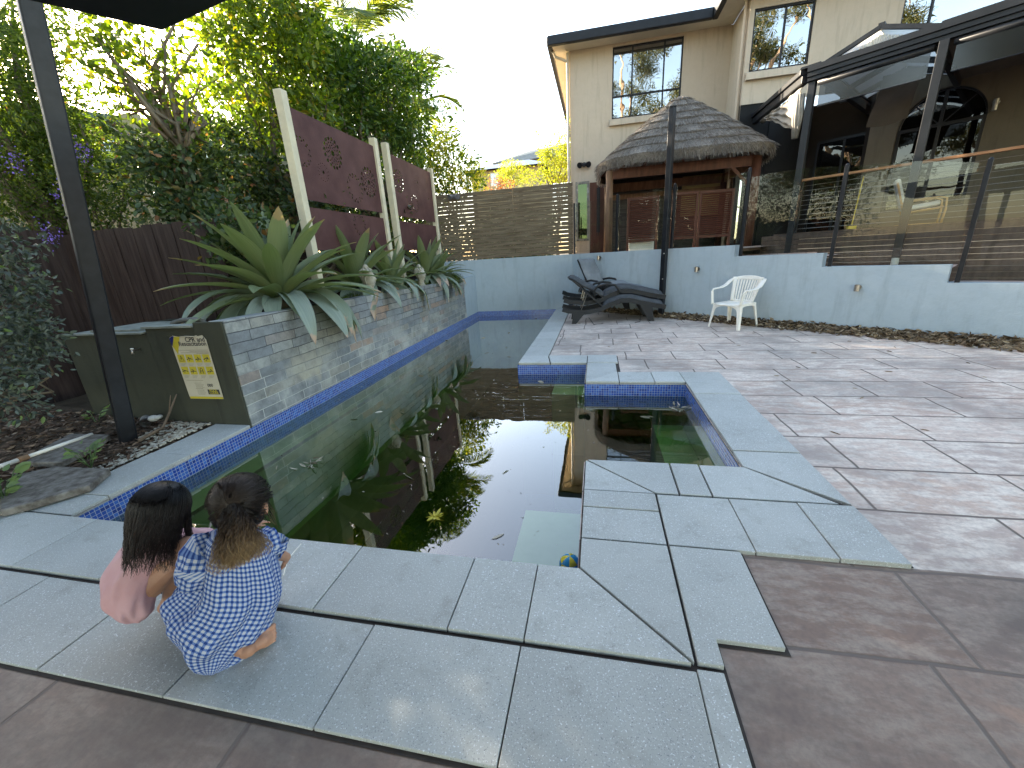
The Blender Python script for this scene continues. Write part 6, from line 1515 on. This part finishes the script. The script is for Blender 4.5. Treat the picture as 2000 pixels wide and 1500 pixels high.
def head(k, c, f, up, s=1.0):
    c = Vector(c); f = Vector(f).normalized(); up = Vector(up); up = (up-f*up.dot(f)).normalized(); t = f.cross(up); M3 = Matrix((f, -t, up)).transposed()
    def P(a, b_, d): return c+f*a*s+t*b_*s+up*d*s
    k.ell(P(-.012,0,.018), (.092*s,.074*s,.086*s), 20, 14, M3); k.ell(P(.022,0,-.03), (.062*s,.056*s,.074*s), 18, 12, M3); k.ell(P(.045,0,-.085), (.024*s,.026*s,.02*s), 10, 8, M3)
    k.ell(P(.084,0,-.026), (.016*s,.012*s,.014*s), 8, 6, M3); capsule(k, [P(.075,0,.01), P(.09,0,-.024)], [.007*s,.010*s], 8)
    k.ell(P(.076,0,-.056), (.010*s,.022*s,.005*s), 8, 6, M3); k.ell(P(.074,0,-.065), (.010*s,.018*s,.006*s), 8, 6, M3)
    for y in (-1, 1):
        k.ell(P(.055,.03*y,-.03), (.022*s,.022*s,.022*s), 10, 8, M3); k.ell(P(-.004,.074*y,-.018), (.016*s,.009*s,.028*s), 10, 8, M3); capsule(k, [P(.074,.014*y,.012), P(.068,.042*y,.012)], [.006*s,.005*s], 8)
    return P
def tuple_off(c, f, up, s):
    c = Vector(c); f = Vector(f).normalized(); up = Vector(up); up = (up-f*up.dot(f)).normalized(); t = f.cross(up)
    return lambda a, b_, d: c+f*a*s+t*b_*s+up*d*s
def strands(name, paths, m, parent, r=.0011, seed=0):
    """hair: list of point lists; ribbons three-sided, with root-to-tip value"""
    V = []; F = []; T = []; rnd_ = np.random.default_rng(seed)
    for pts in paths:
        tsc = 1.0
        if isinstance(pts, tuple): tsc, pts = pts
        n = len(pts); q0 = len(V); rr = r*rnd_.uniform(.7, 1.4); jt = rnd_.uniform(-.12, .12)
        for i, p in enumerate(pts):
            d = (pts[min(i+1,n-1)]-pts[max(i-1,0)]).normalized(); a = d.orthogonal().normalized(); b_ = d.cross(a); w = rr*(1-.6*i/(n-1))
            for j in range(3): an = j*2.094; V.append(p+(a*math.cos(an)+b_*math.sin(an))*w); T.append(tsc*i/(n-1)+jt*tsc)
        for i in range(n-1):
            for j in range(3): F.append((q0+i*3+j, q0+i*3+(j+1)%3, q0+(i+1)*3+(j+1)%3, q0+(i+1)*3+j))
    k = MB(); k.add(V, F); o = k.build(name, m, parent, smooth=True, fix=False); at = o.data.attributes.new('along', 'FLOAT', 'POINT'); at.data.foreach_set('value', T); return o
def hairmat(name, stops, rough=.38):
    m, n, b = newmat(name); a = n.nodes.new('ShaderNodeAttribute'); a.attribute_name = 'along'; n.links.new(ramp(n, a.outputs['Fac'], stops), b.inputs['Base Color']); b.inputs['Roughness'].default_value = rough; b.inputs['Specular IOR Level'].default_value = .3; return m
HAIR1 = hairmat('black_hair', [(0,(.003,.0025,.003)),(.6,(.006,.0045,.0045)),(1,(.022,.012,.010))]); HAIR2 = hairmat('brown_hair_lighter_ends', [(0,(.012,.009,.0075)),(.30,(.026,.017,.012)),(.55,(.08,.048,.028)),(.85,(.19,.12,.06)),(1,(.32,.22,.11))])
HC1 = M_('black_hair_base', (.005,.004,.005), None, 9, .5); HC2 = M_('brown_hair_base', (.014,.010,.009), None, 9, .5)
VD = Vector((-.78,.62,0)).normalized(); SD = Vector((.62,.78,0)).normalized(); ANG = math.degrees(math.atan2(SD.y, SD.x))
def onplane(x, y, c0, off=0): q = Vector(c0)+VD*off; return atP(x, y, (q.x, q.y), ANG)
def cloth_loft(name, rings, m, parent, folds, seed, nu=110, sub=6, uscale=1.0, cap=None, p_=2.3):
    """rings: (left point, right point, depth radius, centre shift away from the camera)"""
    rd = random.Random(seed); n = len(rings); cs = []
    for L, Rr, b, sh, fa in rings: cs.append(((L+Rr)/2+VD*sh, (Rr-L)/2, b, fa))
    ph = [rd.uniform(0, 6.28) for _ in range(8)]
    def at_(v):
        t = v*(n-1); i = min(int(t), n-2); f = t-i; 
        def cr(a0, a1, a2, a3): return .5*((2*a1)+(-a0+a2)*f+(2*a0-5*a1+4*a2-a3)*f*f+(-a0+3*a1-3*a2+a3)*f**3)
        ix = [max(0,i-1), i, i+1, min(n-1,i+2)]
        return cr(*[cs[j][0] for j in ix]), cr(*[cs[j][1] for j in ix]), cr(*[cs[j][2] for j in ix]), cr(*[cs[j][3] for j in ix])
    def fn(u, v):
        c, a, b, fa = at_(v); th = u*2*PI; cx, sn = math.cos(th), math.sin(th)
        r = (abs(cx)**p_+abs(sn)**p_)**(-1/p_)
        fo = 0
        for q, (kf, am, tw) in enumerate(folds): fo += am*math.sin(kf*th+tw*v+ph[q]+1.3*math.sin(v*5+ph[-q-1]))
        r *= 1+fo*fa
        return c+a*(cx*r)-VD*(b*sn*r)
    k = MB(); k.sheet(fn, nu, n*sub, closed=True, uvf=lambda a_, b_: (a_*uscale, b_*uscale))
    # real-size cloth coordinates from arc length
    W = nu; rows = n*sub+1; V = [Vector(v) for v in k.v]; vl = [0]*rows
    for j in range(1, rows): vl[j] = vl[j-1]+sum((V[j*W+i]-V[(j-1)*W+i]).length for i in range(0, W, 11))/len(range(0, W, 11))
    CL = [sum((V[j*W+i]-V[j*W+(i+1)%W]).length for i in range(W)) for j in range(rows)]; mc = max(CL)*.86
    for fi in range(len(k.f)):
        j, i = divmod(fi, W); k.uv[fi] = [(i/W*mc, vl[j]), ((i+1)/W*mc, vl[j]), ((i+1)/W*mc, vl[j+1]), (i/W*mc, vl[j+1])]
    o = k.build(name, m, parent, smooth=True, fix=False); md = o.modifiers.new('t','SOLIDIFY'); md.thickness = .003; return o
def gingham():
    m, n, b = newmat('blue_gingham'); uvn = n.nodes.new('ShaderNodeUVMap'); sp = n.nodes.new('ShaderNodeSeparateXYZ'); n.links.new(uvn.outputs[0], sp.inputs[0])
    per = .0185
    def band(s, w0, off=0):
        fr = math_(n, 'FRACT', math_(n, 'ADD', math_(n, 'DIVIDE', s, per), off)); return math_(n, 'LESS_THAN', fr, w0)
    bx = band(sp.outputs[0], .44); by = band(sp.outputs[1], .44); th = math_(n, 'MAXIMUM', band(sp.outputs[0], .07, .28), band(sp.outputs[1], .07, .28))
    s = math_(n, 'MULTIPLY', math_(n, 'ADD', bx, by), .5)
    c = ramp(n, s, [(0, (.38,.41,.49)), (.5, (.085,.15,.36)), (1, (.016,.042,.18))]); c = mix(n, math_(n, 'MULTIPLY', th, .25), c, (.6,.62,.70))
    n.links.new(c, b.inputs['Base Color']); b.inputs['Roughness'].default_value = .85; b.inputs['Specular IOR Level'].default_value = .15
    bump(n, b, noise(n, 14, 4, .6), .5, .012); return m
GING = gingham(); PINK = M_('pink_jersey', (.50,.29,.31), (.56,.37,.40), 5, .85, bmp=.45, bscale=10, bdist=.012, spec=.15)
def sleeve(name, pts, rad, m, parent, seed):
    rd = random.Random(seed); pts = [Vector(p) for p in pts]; k = MB(); n = len(pts); ph = rd.uniform(0,6)
    def fn(u, v):
        t = v*(n-1); i = min(int(t), n-2); f = t-i; p = pts[i].lerp(pts[i+1], f); d = (pts[i+1]-pts[i]).normalized(); a = d.cross(Vector((0,0,1))).normalized(); b_ = a.cross(d); r = rad[i]*(1-f)+rad[i+1]*f
        th = u*2*PI; r *= 1+.06*math.sin(5*th+v*7+ph)+.035*math.sin(9*th-v*9); return p+(a*math.cos(th)+b_*math.sin(th))*r
    k.sheet(fn, 44, 22, closed=True); L = sum((b_-a).length for a, b_ in zip(pts[:-1], pts[1:]))
    for fi in range(len(k.f)): j, i = divmod(fi, 44); C = 2*PI*max(rad)*.95; k.uv[fi] = [(i/44*C, j/22*L), ((i+1)/44*C, j/22*L), ((i+1)/44*C, (j+1)/22*L), (i/44*C, (j+1)/22*L)]
    o = k.build(name, m, parent, smooth=True, fix=False); md = o.modifiers.new('t','SOLIDIFY'); md.thickness = .0025; return o

# girl in the blue checked dress -----------------------------------
g2 = Vector((-1.30, .92, 0)); e2 = empty('person', g2, 0, 'girl with a brown ponytail crouching in a blue checked dress', 'person')
hc = atP(474, 990, ((g2+VD*.075).x, (g2+VD*.075).y), ANG); F2 = Vector((-.45,.80,-.42)).normalized(); U2 = Vector((-.20,.38,.90))
k = MB(); head(k, hc, F2, U2, 1.02)
nk = onplane(470,1040,g2,.03); sh_l, sh_r = onplane(402,1072,g2,.05), onplane(526,1062,g2,.06); ch = onplane(462,1110,g2,.06); pel = onplane(440,1205,g2,.05); pel.z = max(pel.z,.14)
capsule(k, [hc-Vector((0,0,.05))-F2*.02, nk, ch], [.036,.038,.085]); capsule(k, [sh_l, ch, sh_r], [.035,.08,.035]); capsule(k, [ch, (ch+pel)/2, pel], [.095,.088,.105])
kn_l = pel+VD*.20-SD*.03+Vector((0,0,.10)); kn_r = pel+VD*.27+SD*.12+Vector((0,0,.10))
capsule(k, [pel-SD*.05, kn_l, kn_l-VD*.10+SD*.02-Vector((0,0,kn_l.z-.06))], [.07,.048,.035]); 
fh, ft = atZ(474,1277,.030), atZ(533,1237,.028)
kn_r2 = Vector((fh.x,fh.y,0))+VD*.26+SD*.10+Vector((0,0,.055))
capsule(k, [pel+SD*.05, kn_r2, fh+VD*.02+Vector((0,0,.012))], [.07,.05,.030])
foot(k, fh+VD*.03+Vector((0,0,.01)), fh, ft, -VD*.85+Vector((0,0,.5)), .16, .92)
el_r = onplane(530,1078,g2,.10); wr_r = onplane(559,1088,g2,.19); hd = (atZ(562,1114,.012)-wr_r).normalized()
capsule(k, [sh_r, el_r, wr_r], [.034,.028,.019]); hand(k, wr_r, hd, (-VD+SD*.5+Vector((0,0,.5))), .95, .35, -1)
el_l = onplane(375,1140,g2,.03); wr_l = el_l+VD*.17+SD*.05+Vector((0,0,-.09)); capsule(k, [sh_l, el_l, wr_l], [.034,.028,.019]); hand(k, wr_l, VD+Vector((0,0,-.35)), Vector((0,0,1)), .9, .5, 1)
o = k.build('body', SKIN, e2, smooth=True); remesh(o, .003, 2)
def pr2(lx, ly, rx, ry, b, sh, fa, off=.0): return (onplane(lx,ly,g2,off), onplane(rx,ry,g2,off), b, sh, fa)
rings = [pr2(440,1042,503,1036,.052,.02,.0), pr2(420,1050,512,1042,.066,.02,.2), pr2(398,1068,528,1058,.088,.035,.35), pr2(388,1095,540,1088,.105,.045,.6), pr2(378,1135,552,1128,.125,.055,1), pr2(370,1168,556,1158,.15,.07,1.1), pr2(350,1196,548,1190,.175,.09,1.1), pr2(326,1218,532,1222,.19,.10,1), pr2(316,1236,520,1244,.19,.10,1.2), pr2(324,1256,500,1266,.175,.10,1.3), pr2(350,1284,470,1290,.15,.09,1.2), pr2(380,1304,440,1303,.10,.06,.6)]
cloth_loft('dress', rings, GING, e2, [(5,.055,3),(9,.035,-5),(14,.018,8),(3,.045,2),(21,.008,3)], 4)
sleeve('sleeve', [sh_r-SD*.03+Vector((0,0,.01)), sh_r+SD*.012+VD*.02, sh_r.lerp(el_r,.55), el_r+(wr_r-el_r)*.12], [.042,.056,.052,.036], GING, e2, 1)
sleeve('sleeve', [sh_l+SD*.03+Vector((0,0,.01)), sh_l-SD*.008, sh_l.lerp(el_l,.55), el_l+(wr_l-el_l)*.10], [.045,.060,.062,.050], GING, e2, 2)
k = MB(); P_ = tuple_off(hc, F2, U2, 1.0); rdh = random.Random(2)
k.ell(P_(-.018,0,.022), (.094,.078,.090), 24, 16, Matrix((F2, -(F2.cross(U2)).normalized(), (U2-F2*U2.dot(F2)).normalized())).transposed()); k.ell(P_(-.06,0,-.02), (.058,.066,.06), 16, 10)
o = k.build('hair', HC2, e2, smooth=True)
tie = P_(-.108,0,.028); paths = []
tdir = (onplane(470,1090,g2,-.10)-tie)
for i in range(1500):   # combed back to the tie
    a = rdh.uniform(-1.9,1.9); b_ = rdh.uniform(-1.3,1.1)
    d = Vector((math.cos(a)*math.cos(b_), math.sin(a)*math.cos(b_), math.sin(b_)))
    if d.x > .72 and d.z < .5: continue
    if abs(d.y) > .6 and d.x > .1 and d.z < -.1: continue
    s = [P_(-.018+d.x*.101, d.y*.085, .022+d.z*.097)]; 
    pts = []
    for j in range(9):
        t = j/8; q = s[0].lerp(tie, t); v_ = q-P_(-.018,0,.022); L_ = max(v_.length, 1e-4)
        rr_ = .099+.006*(1-t)+rdh.uniform(0,.003)+.006*t; pts.append(P_(-.018,0,.022)+v_/L_*max(L_, rr_*(.90 if abs(v_.dot(F2.cross(U2))) > .05 else 1)))
    paths.append((.3, pts))
for i in range(1500):   # the pony tail
    u = rdh.gauss(0,.42); u = max(-1,min(1,u)); w_ = rdh.uniform(-1,1); L_ = rdh.uniform(.72,1.06); pts = []; ph_ = rdh.uniform(0,6); wv = rdh.uniform(.004,.014)
    for j in range(15):
        t = j/14*L_; spread_ = .014+.072*min(1,t*1.2)**1.1
        c = tie.lerp(Vector((tie.x,tie.y,tie.z))+tdir, t)-VD*(.030*math.sin(PI*min(1,t*.9)))
        pts.append(c+SD*(u*spread_*1.0+wv*math.sin(t*17+ph_))-VD*(w_*.022*(1-.3*t))+Vector((0,0,.006*math.sin(t*13+ph_)-.01*t*t)))
    paths.append(pts)
for i in range(30):
    s_ = 1 if i % 2 else -1; st_ = P_(.0+rdh.uniform(-.03,.03), .078*s_, -.02+rdh.uniform(-.03,.03)); paths.append([st_+Vector((0,0,-.010*j))+SD*s_*.002*j+VD*rdh.uniform(-.001,.003)*j for j in range(8)])
strands('hair_strands', paths, HAIR2, o, .00125, 1)
k = MB(); k.tube([tie+SD*math.cos(a)*.016+Vector((0,0,math.sin(a)*.012)) for a in np.linspace(0,2*PI,12)], .004, 6); k.build('hair_tie', HC2, e2, smooth=True)
# stick in her hand
k = MB(); a = atZ(556,1114,.012); b_ = atZ(590,1075,-.0); k.tube([atZ(553,1124,.02), atZ(562,1092,.045), atZ(588,1062,.02)], [.0035,.003,.002], 6); o = k.build('pale_stick', WPLAST); tag(o, 'thin pale stick held in the hand of the girl in blue', 'stick')

# girl in the pink top ---------------------------------------------
g1 = Vector((-1.72, 1.0, 0)); e1 = empty('person', g1, 0, 'girl with long black hair squatting in a pink top', 'person')
hc1 = onplane(318,1000,g1,.02); F1 = (SD*.62+VD*.55+Vector((0,0,-.50))).normalized(); U1 = Vector((.1,.25,.95))
k = MB(); head(k, hc1, F1, U1, 1.0)
nk = onplane(312,1052,g1,.02); s_n, s_f = onplane(302,1072,g1,.0), onplane(352,1058,g1,.10); ch = onplane(300,1095,g1,.02); pel = onplane(256,1146,g1,.05)
capsule(k, [hc1-Vector((0,0,.05)), nk, ch], [.034,.036,.075]); capsule(k, [s_n, ch, s_f], [.033,.07,.033]); capsule(k, [ch, (ch+pel)/2, pel], [.08,.078,.088])
kn = onplane(364,1068,g1,-.03); an = atZ(328,1172,.05); kn2 = onplane(385,1072,g1,.13); an2 = Vector((an.x,an.y,.055))+VD*.16+SD*.02
capsule(k, [onplane(290,1140,g1,-.02), onplane(330,1104,g1,-.035), kn, kn.lerp(an,.4)-SD*.008-VD*.012, an], [.062,.056,.043,.040,.022]); capsule(k, [pel+VD*.06, kn2, kn2.lerp(an2,.45), an2], [.07,.045,.042,.027])
for a_ in (an, an2): foot(k, a_, Vector((a_.x,a_.y,.026))-SD*.03, Vector((a_.x,a_.y,.018))+SD*.13-VD*.015, (0,0,1), .16, .92)
for s_, off in ((s_n,-.02),(s_f,.06)):
    el = s_+SD*.13+VD*.10+Vector((0,0,-.09)); wr = el+SD*.12+VD*.08+Vector((0,0,-.06)); capsule(k, [s_, el, wr], [.032,.026,.018]); hand(k, wr, SD+VD*.4+Vector((0,0,-.3)), (0,0,1), .88, .5, 1 if off < 0 else -1)
o = k.build('body', SKIN, e1, smooth=True); remesh(o, .0042, 3)
def pr1(lx, ly, rx, ry, b, sh, fa, off=.0): return (onplane(lx,ly,g1,off), onplane(rx,ry,g1,off), b, sh, fa)
rings = [pr1(286,1050,338,1044,.045,.02,0), pr1(270,1060,352,1050,.06,.02,.2), pr1(246,1075,360,1070,.088,.02,.4), pr1(224,1096,334,1094,.095,.03,.6), pr1(207,1122,314,1122,.105,.02,.9), pr1(198,1146,307,1152,.115,.01,1), pr1(199,1170,304,1172,.115,.01,1), pr1(212,1186,298,1186,.10,0.01,.9), pr1(232,1195,288,1194,.075,0,.6), pr1(250,1197,268,1197,.02,0,.0)]
cloth_loft('pink_top', rings, PINK, e1, [(3,.045,5),(7,.04,-7),(12,.022,9),(17,.01,-8)], 7)
sleeve('sleeve', [s_n-SD*.02, s_n+SD*.02, s_n+SD*.09+VD*.035+Vector((0,0,-.06))], [.042,.050,.043], PINK, e1, 5)
sleeve('sleeve', [s_f-SD*.02, s_f+SD*.02, s_f+SD*.09+VD*.035+Vector((0,0,-.06))], [.042,.050,.043], PINK, e1, 6)
P_ = tuple_off(hc1, F1, U1, 1.0); M3 = Matrix((F1, -(F1.cross(U1)).normalized(), (U1-F1*U1.dot(F1)).normalized())).transposed()
k = MB(); k.ell(P_(-.016,0,.022), (.096,.080,.092), 24, 16, M3); k.ell(P_(-.02,0,-.02), (.07,.06,.07), 18, 12, M3); o = k.build('hair', HC1, e1, smooth=True); paths = []; rdh = random.Random(5)
crown = P_(-.03,0,.115)
for i in range(3400):
    az = rdh.uniform(-2.75,2.75)+PI; az = (az+PI) % (2*PI)-PI    # around the head, face left open
    if abs(az) < .50: continue
    tF, tS = math.cos(az), math.sin(az); L_ = .21+.19*rdh.random()**1.3*(1.0 if tF < .2 else .8); pts = []; rr0 = rdh.uniform(.97,1.04); ph_ = rdh.uniform(0,6); wav = rdh.uniform(.004,.016); rdw = rdh.random()
    for j in range(17):
        s_ = j/16*L_; ang = min(s_/.105, 1.62)
        q = P_(-.016+tF*.101*math.sin(ang)*rr0, tS*.088*math.sin(ang)*rr0, .022+.098*math.cos(ang)*rr0)
        if s_/.105 > 1.62:
            ex = s_-.105*1.62; q = q-VD*ex*.42*(1 if tF < .3 else .3)+Vector((0,0,-1))*ex*.86-SD*ex*(.34)*(1 if tF < .5 else .2)-VD*ex*.16*max(0,(-tF))+SD*(wav*math.sin(ex*45+ph_))*min(1,ex*12)+VD*wav*.6*math.cos(ex*38+ph_)*min(1,ex*12)
            pl_ = min(.20, ex*2.0)*(1-min(1,ex*2.2)*.55*rdw); q = q+(Vector((nk.x,nk.y,q.z))-q)*pl_
        pts.append(q)
    paths.append(pts)
strands('hair_strands', paths, HAIR1, o, .00135, 2)
